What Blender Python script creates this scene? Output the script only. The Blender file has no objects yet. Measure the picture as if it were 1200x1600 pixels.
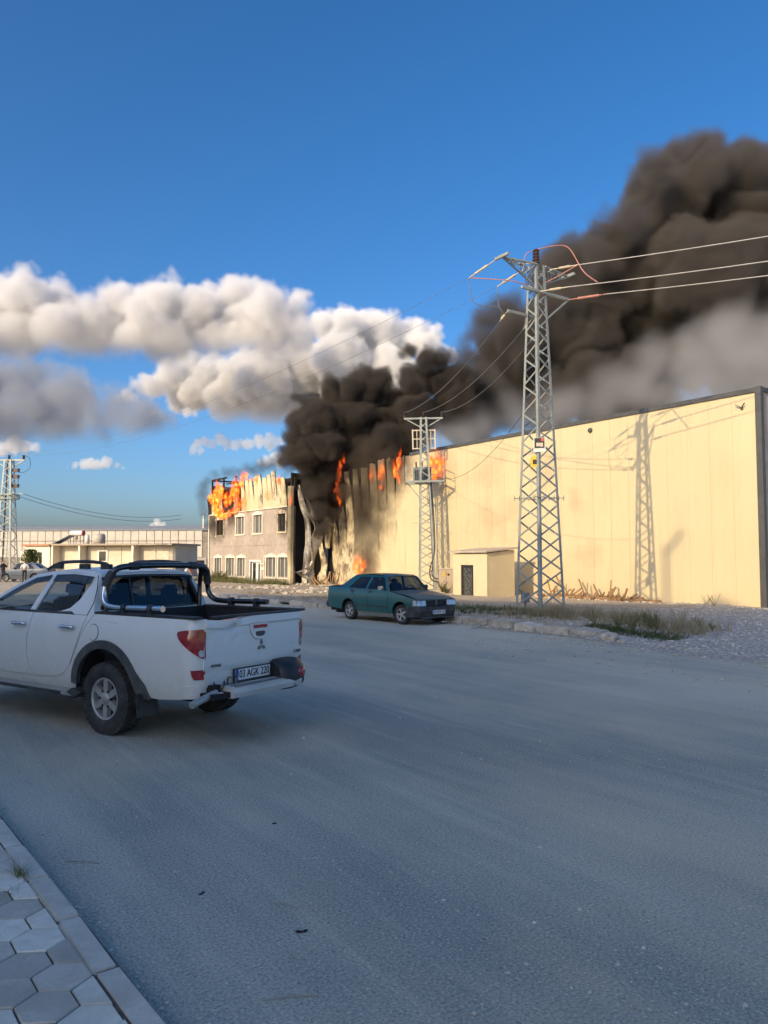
import bpy, bmesh, math, random
from mathutils import Vector, Matrix, noise as mnoise

R = math.radians
scene = bpy.context.scene
COL = scene.collection

# ------------------------------------------------------------------ camera
# World frame: +Y runs along the street away from the camera, +X crosses the
# street towards the burning warehouse, Z is up, metres.
YAW = 34.47
cam_data = bpy.data.cameras.new('camera')
cam = bpy.data.objects.new('camera', cam_data)
COL.objects.link(cam)
cam.location = (0.0, 0.0, 1.9)
cam.rotation_euler = (R(90 + 3.42), 0.0, R(-YAW))
cam_data.sensor_fit = 'VERTICAL'
cam_data.sensor_height = 36.0
cam_data.sensor_width = 27.0
cam_data.lens = 27.09
cam_data.clip_start = 0.1
cam_data.clip_end = 20000.0
scene.camera = cam

# ------------------------------------------------------------------ sky, sun
SUN_EL = R(23.0)
SUN_H = Vector((0.962, 0.274))          # horizontal direction the light travels in
SUN_H.normalize()
world = bpy.data.worlds.new('World')
scene.world = world
world.use_nodes = True
wt = world.node_tree
wt.nodes.clear()
w_out = wt.nodes.new('ShaderNodeOutputWorld')
w_bg = wt.nodes.new('ShaderNodeBackground')
w_sky = wt.nodes.new('ShaderNodeTexSky')
w_sky.sky_type = 'NISHITA'
w_sky.sun_disc = False
w_sky.sun_elevation = SUN_EL
w_sky.sun_rotation = math.atan2(-SUN_H.x, -SUN_H.y)
w_sky.altitude = 0.0
w_sky.air_density = 0.8
w_sky.dust_density = 3.0
w_sky.ozone_density = 3.5
w_bg.inputs['Strength'].default_value = 0.107
w_hs = wt.nodes.new('ShaderNodeHueSaturation')
w_hs.inputs['Saturation'].default_value = 1.27
wt.links.new(w_sky.outputs[0], w_hs.inputs['Color'])
wt.links.new(w_hs.outputs[0], w_bg.inputs['Color'])
wt.links.new(w_bg.outputs[0], w_out.inputs['Surface'])

sun_data = bpy.data.lights.new('sun', 'SUN')
sun_data.energy = 2.0
sun_data.angle = R(0.53)
sun_data.color = (1.0, 0.77, 0.46)
sun = bpy.data.objects.new('sun', sun_data)
COL.objects.link(sun)
sun_dir = Vector((SUN_H.x * math.cos(SUN_EL), SUN_H.y * math.cos(SUN_EL), -math.sin(SUN_EL)))
sun.rotation_euler = sun_dir.to_track_quat('-Z', 'Y').to_euler()
sun.location = (-30, -10, 40)

vs = scene.view_settings
vs.view_transform = 'Standard'
vs.look = 'None'
vs.exposure = 1.0
vs.gamma = 1.0
vs.use_curve_mapping = False

scene.render.engine = 'CYCLES'
cy = scene.cycles
cy.max_bounces = 6
cy.diffuse_bounces = 3
cy.glossy_bounces = 3
cy.transmission_bounces = 4
cy.transparent_max_bounces = 12
cy.volume_bounces = 3
cy.volume_step_rate = 3.0
cy.volume_max_steps = 200
cy.use_denoising = True
cy.use_adaptive_sampling = True
cy.adaptive_threshold = 0.02
cy.adaptive_min_samples = 24
cy.caustics_reflective = False
cy.caustics_refractive = False

# ------------------------------------------------------------------ helpers
class MB:
    """Collects shapes; build() links them as one mesh object."""
    def __init__(self):
        self.v = []
        self.f = []
        self.sm = []
    def add(self, verts, faces, smooth=False):
        b = len(self.v)
        self.v.extend([tuple(p) for p in verts])
        for f in faces:
            self.f.append(tuple(b + i for i in f))
            self.sm.append(smooth)
        return self
    def box(self, c, s, rz=0.0, rx=0.0, ry=0.0):
        m = Matrix.Translation(c) @ Matrix.Rotation(rz, 4, 'Z') @ Matrix.Rotation(ry, 4, 'Y') @ Matrix.Rotation(rx, 4, 'X')
        hx, hy, hz = s[0] / 2, s[1] / 2, s[2] / 2
        vs_ = [m @ Vector((x, y, z)) for z in (-hz, hz) for y in (-hy, hy) for x in (-hx, hx)]
        return self.add(vs_, [(0, 2, 3, 1), (4, 5, 7, 6), (0, 1, 5, 4), (2, 6, 7, 3), (0, 4, 6, 2), (1, 3, 7, 5)])
    def bx(self, x0, x1, y0, y1, z0, z1):
        return self.box(((x0 + x1) / 2, (y0 + y1) / 2, (z0 + z1) / 2), (x1 - x0, y1 - y0, z1 - z0))
    def beam(self, p0, p1, w=0.06, h=None, up=(0, 0, 1)):
        h = w if h is None else h
        p0 = Vector(p0); p1 = Vector(p1)
        d = (p1 - p0)
        if d.length < 1e-6:
            return self
        d.normalize()
        u = Vector(up)
        if abs(d.dot(u)) > 0.98:
            u = Vector((1, 0, 0))
        a = d.cross(u).normalized()
        b = a.cross(d).normalized()
        vs_ = []
        for p in (p0, p1):
            for sx, sy in ((-1, -1), (1, -1), (1, 1), (-1, 1)):
                vs_.append(p + a * (sx * w / 2) + b * (sy * h / 2))
        return self.add(vs_, [(3, 2, 1, 0), (4, 5, 6, 7), (0, 1, 5, 4), (1, 2, 6, 5), (2, 3, 7, 6), (3, 0, 4, 7)])
    def angle(self, p0, p1, w, t, inx, iny):
        """An L-section bar: two thin flanges."""
        p0 = Vector(p0); p1 = Vector(p1)
        inx = Vector(inx).normalized(); iny = Vector(iny).normalized()
        prof = [(0, 0), (w, 0), (w, t), (t, t), (t, w), (0, w)]
        vs_ = [p + inx * a + iny * b for p in (p0, p1) for a, b in prof]
        n = 6
        fs = [(i, (i + 1) % n, n + (i + 1) % n, n + i) for i in range(n)]
        fs += [(5, 4, 3, 0), (3, 2, 1, 0), (6, 9, 10, 11), (6, 7, 8, 9)]
        return self.add(vs_, fs)
    def tube(self, pts, r, seg=8, caps=True, smooth=True):
        pts = [Vector(p) for p in pts]
        n = len(pts)
        rr = r if isinstance(r, (list, tuple)) else [r] * n
        rings = []
        prev = None
        for i, p in enumerate(pts):
            d = (pts[min(i + 1, n - 1)] - pts[max(i - 1, 0)])
            d.normalize()
            if prev is None:
                u = Vector((0, 0, 1)) if abs(d.z) < 0.9 else Vector((1, 0, 0))
                a = d.cross(u).normalized()
            else:
                a = (prev - d * prev.dot(d))
                if a.length < 1e-5:
                    a = d.cross(Vector((0, 0, 1)))
                a.normalize()
            prev = a
            b = d.cross(a)
            rings.append([p + a * (rr[i] * math.cos(2 * math.pi * k / seg)) + b * (rr[i] * math.sin(2 * math.pi * k / seg)) for k in range(seg)])
        vs_ = [q for ring in rings for q in ring]
        fs = []
        for i in range(n - 1):
            for k in range(seg):
                k2 = (k + 1) % seg
                fs.append((i * seg + k, i * seg + k2, (i + 1) * seg + k2, (i + 1) * seg + k))
        self.add(vs_, fs, smooth)
        if caps:
            self.add(rings[0], [tuple(range(seg))[::-1]])
            self.add(rings[-1], [tuple(range(seg))])
        return self
    def cyl(self, p0, p1, r, seg=12, r1=None, smooth=True):
        return self.tube([p0, p1], [r, r if r1 is None else r1], seg, True, smooth)
    def lathe(self, prof, seg=24, axis='Z', origin=(0, 0, 0), smooth=True):
        o = Vector(origin)
        vs_ = []
        for (r, h) in prof:
            for k in range(seg):
                a = 2 * math.pi * k / seg
                if axis == 'Z':
                    q = Vector((r * math.cos(a), r * math.sin(a), h))
                elif axis == 'X':
                    q = Vector((h, r * math.cos(a), r * math.sin(a)))
                else:
                    q = Vector((r * math.cos(a), h, r * math.sin(a)))
                vs_.append(o + q)
        fs = []
        for i in range(len(prof) - 1):
            for k in range(seg):
                k2 = (k + 1) % seg
                fs.append((i * seg + k, i * seg + k2, (i + 1) * seg + k2, (i + 1) * seg + k))
        return self.add(vs_, fs, smooth)
    def prism(self, poly, z0, z1, plane='XY'):
        """Extrude a polygon: plane XY along Z, YZ along X, XZ along Y."""
        def m(a, b, c):
            return {'XY': (a, b, c), 'YZ': (c, a, b), 'XZ': (a, c, b)}[plane]
        n = len(poly)
        vs_ = [m(a, b, z0) for a, b in poly] + [m(a, b, z1) for a, b in poly]
        fs = [tuple(range(n))[::-1], tuple(range(n, 2 * n))]
        fs += [(i, (i + 1) % n, n + (i + 1) % n, n + i) for i in range(n)]
        return self.add(vs_, fs)
    def grid(self, rows, smooth=True):
        """rows: list of equal-length point lists."""
        nr, nc = len(rows), len(rows[0])
        vs_ = [p for row in rows for p in row]
        fs = [(i * nc + j, i * nc + j + 1, (i + 1) * nc + j + 1, (i + 1) * nc + j) for i in range(nr - 1) for j in range(nc - 1)]
        return self.add(vs_, fs, smooth)
    def mesh(self, name, mat=None):
        me = bpy.data.meshes.new(name)
        me.from_pydata(self.v, [], self.f)
        me.polygons.foreach_set('use_smooth', self.sm)
        me.update()
        if mat is not None:
            me.materials.append(mat)
        return me
    def build(self, name, mat=None, parent=None, loc=None, rz=0.0, bevel=0.0, fix=True, seg=2, smooth=False):
        me = self.mesh(name, mat)
        if fix:
            bm = bmesh.new(); bm.from_mesh(me)
            bmesh.ops.recalc_face_normals(bm, faces=bm.faces)
            if bevel > 0:
                bmesh.ops.remove_doubles(bm, verts=bm.verts, dist=1e-4)
                es = [e for e in bm.edges if len(e.link_faces) == 2 and e.calc_face_angle(0) > 0.5]
                bmesh.ops.bevel(bm, geom=es, offset=bevel, segments=seg, affect='EDGES', clamp_overlap=True)
            bm.to_mesh(me); bm.free()
        if smooth:
            me.shade_smooth()
        o = bpy.data.objects.new(name, me)
        COL.objects.link(o)
        if parent is not None:
            o.parent = parent
        if loc is not None:
            o.location = loc
        o.rotation_euler.z = rz
        return o

def tag(o, label=None, cat=None, group=None, kind=None):
    if label: o['label'] = label
    if cat: o['category'] = cat
    if group: o['group'] = group
    if kind: o['kind'] = kind
    return o

def thing(name, label, cat, loc=(0, 0, 0), rz=0.0, group=None):
    o = bpy.data.objects.new(name, None)
    o.empty_display_size = 0.2
    COL.objects.link(o)
    o.location = loc
    o.rotation_euler.z = rz
    return tag(o, label, cat, group)

def inst(me, name, parent=None, loc=(0, 0, 0), rot=(0, 0, 0), scale=(1, 1, 1)):
    o = bpy.data.objects.new(name, me)
    COL.objects.link(o)
    o.parent = parent
    o.location = loc; o.rotation_euler = rot; o.scale = scale
    return o

def kids(o):
    return [c for c in bpy.data.objects if c.parent == o]

def copy_tree(o, parent=None):
    c = o.copy(); COL.objects.link(c); c.parent = parent
    for ch in kids(o):
        copy_tree(ch, c)
    return c

def catmull(pts, n=6):
    pts = [Vector(p) for p in pts]
    out = []
    for i in range(len(pts) - 1):
        p0 = pts[max(i - 1, 0)]; p1 = pts[i]; p2 = pts[i + 1]; p3 = pts[min(i + 2, len(pts) - 1)]
        for k in range(n):
            t = k / n
            out.append(0.5 * ((2 * p1) + (p2 - p0) * t + (2 * p0 - 5 * p1 + 4 * p2 - p3) * t * t + (3 * p1 - p0 - 3 * p2 + p3) * t ** 3))
    out.append(pts[-1])
    return out

def lerp(a, b, t):
    return a + (b - a) * t

# ------------------------------------------------------------------ materials
MATS = {}
class NT:
    """Tiny node-tree writer."""
    def __init__(self, name):
        self.m = bpy.data.materials.new(name)
        self.m.use_nodes = True
        self.t = self.m.node_tree
        self.t.nodes.clear()
        self.out = self.t.nodes.new('ShaderNodeOutputMaterial')
    def n(self, typ, **kw):
        nd = self.t.nodes.new(typ)
        for k, v in kw.items():
            if k.startswith('_'):
                setattr(nd, k[1:], v)
            else:
                nd.inputs[k.replace('__', ' ')].default_value = v
        return nd
    def l(self, a, b):
        self.t.links.new(a, b)
    def coord(self, kind='Object'):
        if not hasattr(self, 'tc'):
            self.tc = self.t.nodes.new('ShaderNodeTexCoord')
        return self.tc.outputs[kind]
    def pos(self):
        if not hasattr(self, 'geo'):
            self.geo = self.t.nodes.new('ShaderNodeNewGeometry')
        return self.geo.outputs['Position']
    def noise(self, scale, detail=4, rough=0.55, vec=None, dist=0.0, out=0):
        nd = self.n('ShaderNodeTexNoise', Scale=scale, Detail=detail, Roughness=rough, Distortion=dist)
        self.l(vec if vec is not None else self.pos(), nd.inputs['Vector'])
        return nd.outputs[out]
    def mapping(self, scale=(1, 1, 1), loc=(0, 0, 0), rot=(0, 0, 0), vec=None):
        nd = self.n('ShaderNodeMapping')
        nd.inputs['Scale'].default_value = scale
        nd.inputs['Location'].default_value = loc
        nd.inputs['Rotation'].default_value = rot
        self.l(vec if vec is not None else self.pos(), nd.inputs['Vector'])
        return nd.outputs[0]
    def ramp(self, fac, stops, interp='LINEAR'):
        nd = self.n('ShaderNodeValToRGB')
        cr = nd.color_ramp
        cr.interpolation = interp
        while len(cr.elements) < len(stops):
            cr.elements.new(0.5)
        for e, (p, c) in zip(cr.elements, stops):
            e.position = p
            e.color = (c, c, c, 1) if isinstance(c, (int, float)) else (*c[:3], 1)
        self.l(fac, nd.inputs[0])
        return nd.outputs[0]
    def mix(self, fac, a, b, mode='MIX'):
        nd = self.t.nodes.new('ShaderNodeMix')
        nd.data_type = 'RGBA'; nd.blend_type = mode
        for sock, v in ((0, fac), (6, a), (7, b)):
            if isinstance(v, (int, float)):
                nd.inputs[sock].default_value = v if sock == 0 else (v, v, v, 1)
            elif isinstance(v, (tuple, list)):
                nd.inputs[sock].default_value = (*v[:3], 1)
            else:
                self.l(v, nd.inputs[sock])
        return nd.outputs[2]
    def math(self, op, a, b=None, c=None, clamp=False):
        nd = self.t.nodes.new('ShaderNodeMath')
        nd.operation = op; nd.use_clamp = clamp
        for i, v in enumerate((a, b, c)):
            if v is None: continue
            if isinstance(v, (int, float)):
                nd.inputs[i].default_value = v
            else:
                self.l(v, nd.inputs[i])
        return nd.outputs[0]
    def sep(self, vec):
        nd = self.t.nodes.new('ShaderNodeSeparateXYZ'); self.l(vec, nd.inputs[0])
        return nd.outputs
    def bump(self, h, strength=0.3, dist=0.02):
        nd = self.n('ShaderNodeBump', Strength=strength, Distance=dist)
        self.l(h, nd.inputs['Height'])
        return nd.outputs[0]
    def bsdf(self, color=None, rough=0.6, metal=0.0, normal=None, spec=None, alpha=None, coat=None, trans=None, ior=None, emit=None, estr=0.0):
        b = self.t.nodes.new('ShaderNodeBsdfPrincipled')
        def put(sock, v):
            if v is None: return
            if isinstance(v, (int, float)):
                b.inputs[sock].default_value = v
            elif isinstance(v, (tuple, list)):
                b.inputs[sock].default_value = (*v[:3], 1)
            else:
                self.l(v, b.inputs[sock])
        put('Base Color', color); put('Roughness', rough); put('Metallic', metal)
        put('Specular IOR Level', spec); put('Alpha', alpha); put('Coat Weight', coat)
        put('Transmission Weight', trans); put('IOR', ior)
        if emit is not None:
            put('Emission Color', emit); put('Emission Strength', estr)
        if normal is not None: self.l(normal, b.inputs['Normal'])
        self.l(b.outputs[0], self.out.inputs['Surface'])
        self.b = b
        return b
    def done(self, key=None):
        MATS[key or self.m.name] = self.m
        return self.m

def simple(name, col, rough=0.6, metal=0.0, var=0.12, scale=6.0, bump=0.0, spec=None, coat=None, obj=False):
    t = NT(name)
    vec = t.coord('Object') if obj else None
    nz = t.noise(scale, 5, 0.6, vec)
    dark = tuple(c * (1 - var) for c in col); lite = tuple(min(1, c * (1 + var)) for c in col)
    c = t.ramp(nz, [(0.3, dark), (0.7, lite)])
    nrm = t.bump(t.noise(scale * 8, 3, 0.6, vec), bump, 0.01) if bump else None
    r = t.math('ADD', t.math('MULTIPLY', nz, 0.2), rough - 0.1, clamp=True)
    t.bsdf(c, r, metal, nrm, spec, coat=coat)
    return t.done()
# ------------------------------------------------------------------ ground materials
t = NT('dirt')
n1 = t.noise(0.35, 6, 0.6); n2 = t.noise(6.0, 6, 0.65); n3 = t.noise(40.0, 3, 0.6)
c = t.ramp(n1, [(0.3, (0.46, 0.385, 0.285)), (0.7, (0.60, 0.51, 0.385))])
c = t.mix(t.ramp(n2, [(0.35, 0.0), (0.75, 0.45)]), c, (0.34, 0.285, 0.215))
c = t.mix(t.ramp(n3, [(0.5, 0.0), (0.72, 0.5)]), c, (0.64, 0.56, 0.46))
t.bsdf(c, 0.95, normal=t.bump(t.mix(0.4, n2, n3), 0.7, 0.05), spec=0.2)
M_dirt = t.done()

t = NT('asphalt')
# dusty worn asphalt: fine stone grain, long pale dust streaks along the traffic, patches
p = t.pos()
streak = t.noise(1.0, 5, 0.6, t.mapping(scale=(0.9, 0.10, 1.0), rot=(0, 0, R(7))))
streak2 = t.noise(1.0, 6, 0.65, t.mapping(scale=(5.5, 0.35, 1.0), rot=(0, 0, R(-6))))
patch = t.noise(0.22, 5, 0.6)
grain = t.noise(60.0, 4, 0.8); grain2 = t.noise(30.0, 4, 0.7)
c = t.ramp(grain, [(0.25, (0.10, 0.098, 0.09)), (0.42, (0.27, 0.262, 0.235)), (0.58, (0.35, 0.34, 0.305)), (0.74, (0.70, 0.67, 0.60))])
dust = t.mix(0.5, t.ramp(streak, [(0.44, 0.0), (0.60, 1.0)]), t.ramp(patch, [(0.42, 0.0), (0.60, 1.0)]))
c = t.mix(t.math('MULTIPLY', dust, 0.80), c, (0.60, 0.535, 0.43))
c = t.mix(t.math('MULTIPLY', t.ramp(streak2, [(0.52, 0.0), (0.72, 1.0)]), 0.45), c, (0.62, 0.555, 0.455))
c = t.mix(t.math('MULTIPLY', t.ramp(grain2, [(0.3, 1.0), (0.48, 0.0)]), 0.35), c, (0.20, 0.195, 0.18))
tan = t.noise(1.0, 5, 0.6, t.mapping(scale=(0.45, 0.16, 1.0), loc=(3.1, 0.7, 0), rot=(0, 0, R(-14))))
c = t.mix(t.ramp(tan, [(0.50, 0.0), (0.66, 0.55)]), c, (0.60, 0.49, 0.36))
# paler, sandier towards the verge across the road (tracked-in dirt)
sx = t.sep(p)
edge = t.math('MULTIPLY', t.math('SUBTRACT', sx[0], 6.0), 1 / 9.0, clamp=True)
edge = t.math('MULTIPLY', edge, t.ramp(t.noise(0.5, 5, 0.65, t.mapping(scale=(1.0, 0.35, 1))), [(0.30, 0.25), (0.62, 1.0)]))
c = t.mix(t.math('MULTIPLY', edge, 0.75), c, (0.60, 0.54, 0.45))
c = t.mix(1.0, c, t.ramp(grain, [(0.30, (0.62, 0.62, 0.62)), (0.46, (1.04, 1.07, 1.02)), (0.56, (1.14, 1.18, 1.11)), (0.72, (1.6, 1.64, 1.54))]), 'MULTIPLY')
spk = t.noise(22.0, 3, 0.7)
c = t.mix(t.ramp(spk, [(0.68, 0.0), (0.74, 0.55)]), c, (0.62, 0.59, 0.53))
c = t.mix(t.ramp(spk, [(0.27, 0.6), (0.33, 0.0)]), c, (0.11, 0.11, 0.105))
rr = t.math('SUBTRACT', 0.93, t.math('MULTIPLY', grain2, 0.2))
t.bsdf(c, rr, normal=t.bump(t.mix(0.5, grain, grain2), 0.75, 0.012), spec=0.25)
M_asphalt = t.done()

t = NT('gravel_ground')
vo = t.n('ShaderNodeTexVoronoi', Scale=9.0); t.l(t.pos(), vo.inputs['Vector'])
n1 = t.noise(0.6, 5, 0.6); n2 = t.noise(25, 4, 0.6)
c = t.mix(t.ramp(vo.outputs['Distance'], [(0.1, 0.0), (0.7, 1.0)]), (0.34, 0.325, 0.30), (0.16, 0.15, 0.135))
c = t.mix(t.ramp(n1, [(0.35, 0.0), (0.7, 0.7)]), c, (0.30, 0.265, 0.215))
c = t.mix(t.ramp(n2, [(0.55, 0.0), (0.75, 0.6)]), c, (0.48, 0.46, 0.43))
h = t.math('SUBTRACT', 1.0, vo.outputs['Distance'])
t.bsdf(c, 0.95, normal=t.bump(h, 0.8, 0.05), spec=0.2)
M_gravel = t.done()

def concrete(name, col, var=0.2, scale=5.0, obj_random=0.0, bump=0.4):
    t = NT(name)
    n1 = t.noise(scale, 6, 0.65); n2 = t.noise(scale * 14, 3, 0.6); n3 = t.noise(scale * 0.4, 4, 0.6)
    c = t.ramp(n1, [(0.3, tuple(x * (1 - var) for x in col)), (0.7, tuple(x * (1 + var * 0.6) for x in col))])
    c = t.mix(t.ramp(n2, [(0.55, 0.0), (0.8, 0.5)]), c, tuple(x * 0.55 for x in col))
    c = t.mix(t.ramp(n3, [(0.45, 0.0), (0.7, 0.65)]), c, tuple(x * q for x, q in zip(col, (0.66, 0.62, 0.54))))
    n4 = t.noise(scale * 3.0, 5, 0.7)
    c = t.mix(t.ramp(n4, [(0.60, 0.0), (0.72, 0.5)]), c, tuple(min(1, x * 1.35) for x in col))
    if obj_random:
        oi = t.n('ShaderNodeObjectInfo')
        k = t.math('ADD', 1.0 - obj_random, t.math('MULTIPLY', oi.outputs['Random'], obj_random * 1.7))
        c = t.mix(1.0, c, k, 'MULTIPLY')
    t.bsdf(c, 0.9, normal=t.bump(t.mix(0.5, n1, n2), bump, 0.01), spec=0.25)
    return t.done()
M_paver_a = concrete('paver_pale', (0.80, 0.75, 0.62), obj_random=0.12)
M_paver_b = concrete('paver_brown', (0.56, 0.51, 0.42), obj_random=0.18)
M_kerb = concrete('kerb_concrete', (0.66, 0.61, 0.51), obj_random=0.12)
M_kerb_old = concrete('broken_kerb_concrete', (0.58, 0.52, 0.43), var=0.3, obj_random=0.2, bump=0.8)
M_soil = simple('joint_soil', (0.13, 0.115, 0.095), 0.95, var=0.4, scale=20, bump=0.5)

# ------------------------------------------------------------------ ground, road, pavement
random.seed(1)
mb = MB()
mb.add([(-3000, -3000, -0.012), (3000, -3000, -0.012), (3000, 3000, -0.012), (-3000, 3000, -0.012)], [(0, 1, 2, 3)])
tag(mb.build('ground', M_dirt), 'pale dusty earth of the industrial estate', kind='structure')
mb = MB()
# the carriageway with a ragged far edge where the gravel spills over it
edge_pts = []
for i in range(60):
    u = -40 + i * (56.0 / 59)
    w = 14.0 + 0.45 * mnoise.noise(Vector((u * 0.35, 3.1, 0))) + 0.12 * mnoise.noise(Vector((u * 2.1, 1.1, 0)))
    edge_pts.append((w, u))
poly = [(-6.0, -40)] + edge_pts + [(14.62, 16.2), (14.62, 40), (13.6, 43), (11.5, 46.5), (8.0, 48.5), (4.0, 49.2), (-6.0, 49)]
bm = bmesh.new()
bm.faces.new([bm.verts.new((a, b, 0.0)) for a, b in poly])
bmesh.ops.triangulate(bm, faces=bm.faces)
me = bpy.data.meshes.new('road'); bm.to_mesh(me); bm.free(); me.materials.append(M_asphalt)
road = bpy.data.objects.new('road', me); COL.objects.link(road)
tag(road, 'dusty grey asphalt road in shade', kind='structure')

# near pavement: bed, kerb stones, hexagonal pavers
PZ = 0.12
mb = MB(); mb.bx(-14.0, 0.997, -10, 60, -0.3, PZ - 0.012)
pavement = mb.build('pavement', M_soil)
tag(pavement, 'grey concrete pavement of hexagonal pavers with kerb', kind='structure')
# pavers: pointed along the street, 0.22 across, 0.2 row pitch
HW = 0.11; HA = 0.0667; HB = 0.1333
def hex_mesh(name, half=False, gap=0.0045):
    m = MB()
    w = HW - gap
    pts = [(-w, -HA + gap * .4), (0, -HB + gap), (w, -HA + gap * .4), (w, HA - gap * .4), (0, HB - gap), (-w, HA - gap * .4)]
    if half:
        pts = [(-w, -HA + gap * .4), (-gap * .5, -HB + gap * 1.3), (-gap * .5, HB - gap * 1.3), (-w, HA - gap * .4)]
    n = len(pts)
    c = Vector((sum(q[0] for q in pts) / n, sum(q[1] for q in pts) / n))
    rings = [(1.0, -0.05), (1.0, -0.006), (0.965, 0.0)]
    vv = [(c.x + (a - c.x) * s, c.y + (b - c.y) * s, z) for s, z in rings for a, b in pts]
    ff = [(r * n + i, r * n + (i + 1) % n, (r + 1) * n + (i + 1) % n, (r + 1) * n + i) for r in range(2) for i in range(n)]
    ff.append(tuple(range(2 * n, 3 * n)))
    m.add(vv, ff)
    return m.mesh(name)
hx = [hex_mesh('paver'), hex_mesh('paver')]
hh = [hex_mesh('paver', True), hex_mesh('paver', True)]
for a in (hx, hh):
    a[0].materials.append(M_paver_a); a[1].materials.append(M_paver_b)
KX = 0.877
cnt = 0
for r in range(30):
    u = 2.35 + r * 0.2
    for k in range(9):
        off = 0.0 if r % 2 == 0 else HW
        x = KX - HW - k * 2 * HW - off
        d = 0 if (mnoise.noise(Vector((x * 1.6, u * 1.2, 4.0))) + random.uniform(-.28, .28)) > 0.0 else 1
        o = inst(hx[d], 'paver', pavement, (x, u, PZ + random.uniform(-0.004, 0.003)), (random.uniform(-.012, .012), random.uniform(-.012, .012), random.uniform(-.01, .01)))
        cnt += 1
    if r % 2 == 1:
        inst(hh[random.random() < 0.6], 'paver', pavement, (KX, u, PZ + random.uniform(-0.004, 0.002)), (0, 0, 0))
# farther pavement surface
mb = MB(); mb.bx(-14.0, 0.877, 8.4, 60, PZ - 0.05, PZ - 0.002)
mb.bx(-14.0, -1.2, -10, 8.38, PZ - 0.05, PZ - 0.002)
mb.build('paving', M_paver_b, pavement)
def kerb_stone_mesh(L=0.592, w=0.118, h=0.2, b=0.012, chips=0, seed=0):
    rnd = random.Random(seed)
    bm = bmesh.new()
    bmesh.ops.create_cube(bm, size=1.0)
    for v in bm.verts:
        v.co = Vector((v.co.x * w, v.co.y * L, v.co.z * h - h / 2))
    bmesh.ops.bevel(bm, geom=list(bm.edges), offset=b, segments=2, affect='EDGES')
    for v in bm.verts:
        n = mnoise.noise_vector(v.co * 6 + Vector((seed * 3.1, 0, 0)))
        v.co += n * (0.004 + 0.02 * chips)
    me = bpy.data.meshes.new('kerb_stone'); bm.to_mesh(me); bm.free()
    me.materials.append(M_kerb if not chips else M_kerb_old)
    return me
ks = [kerb_stone_mesh(seed=i) for i in range(4)]
for i in range(28):
    u = 2.59 + i * 0.6 - 2.4
    inst(ks[i % 4], 'kerb_stone', pavement, (0.94 + random.uniform(-.006, .006), u, PZ + random.uniform(-.006, .004)), (0, random.uniform(-.01, .01), random.uniform(-.012, .012)))
mb = MB(); mb.bx(0.885, 0.999, 17.1, 60, -0.1, PZ); mb.bx(0.885, 0.999, -10, -0.12, -0.1, PZ)
mb.build('kerb', M_kerb, pavement)

# the kerb line runs at a slight angle to the warehouse front
pavement.location = (0.2, 0.0, 0.0); pavement.rotation_euler.z = R(2.8)
# ------------------------------------------------------------------ verge across the road
def verge_z(x, y):
    """Height of the verge: a kerb-high bank that sinks towards the wall and the gravel entrance."""
    a = max(0.0, min(1.0, (x - 14.62) / 0.8))
    b = 1.0 - max(0.0, min(1.0, (x - 19.0) / 8.0)) * 0.85
    c = max(0.0, min(1.0, (y - 11.2) / 2.2))
    d = 1.0 - max(0.0, min(1.0, (y - 38.0) / 8.0)) * 0.85
    n = 0.045 * mnoise.noise(Vector((x * 0.9, y * 0.9, 0))) + 0.02 * mnoise.noise(Vector((x * 3.1, y * 3.1, 2)))
    return 0.012 + (0.06 + 0.10 * a) * b * c * d + max(-0.008, n * (0.3 + 0.7 * c * b) * max(a, 1 - c))
rows = []
NX, NY = 70, 150
for j in range(NY + 1):
    y = -6.0 + (66.0 + 6.0) * j / NY
    row = []
    for i in range(NX + 1):
        x = 14.62 + (28.6 - 14.62) * (i / NX)
        if y < 13.0:
            k = max(0.0, min(1.0, (13.0 - y) / 2.0))
            x = lerp(x, 13.6 + (28.6 - 13.6) * (i / NX) + 0.5 * mnoise.noise(Vector((y * 0.5, 0, 0))), k)
        zz = verge_z(x, y) if i > 0 else (0.004 if y < 13 else 0.1)
        row.append((x, y, zz))
    rows.append(row)
mb = MB(); mb.grid(rows)
t = NT('verge_soil')
n1 = t.noise(0.5, 6, 0.6); n2 = t.noise(5.0, 6, 0.65); n3 = t.noise(45.0, 3, 0.65)
vo = t.n('ShaderNodeTexVoronoi', Scale=11.0); t.l(t.pos(), vo.inputs['Vector'])
sx = t.sep(t.pos())
grav = t.math('MULTIPLY', t.math('SUBTRACT', 15.0, sx[1]), 0.3, clamp=True)
c = t.ramp(n1, [(0.3, (0.40, 0.33, 0.245)), (0.7, (0.55, 0.465, 0.35))])
c = t.mix(t.ramp(n2, [(0.4, 0.0), (0.75, 0.6)]), c, (0.29, 0.24, 0.18))
cg = t.mix(t.ramp(vo.outputs['Distance'], [(0.1, 0.0), (0.7, 1.0)]), (0.66, 0.61, 0.53), (0.33, 0.295, 0.25))
cg = t.mix(t.ramp(n2, [(0.45, 0.0), (0.75, 0.5)]), cg, (0.50, 0.455, 0.39))
c = t.mix(grav, c, cg)
c = t.mix(t.ramp(n3, [(0.55, 0.0), (0.75, 0.55)]), c, (0.50, 0.46, 0.40))
t.bsdf(c, 0.95, normal=t.bump(t.mix(0.4, n2, n3), 0.8, 0.04), spec=0.2)
M_verge = t.done()
verge = tag(mb.build('verge', M_verge), 'dusty earth and gravel strip in front of the warehouse', kind='structure')
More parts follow.
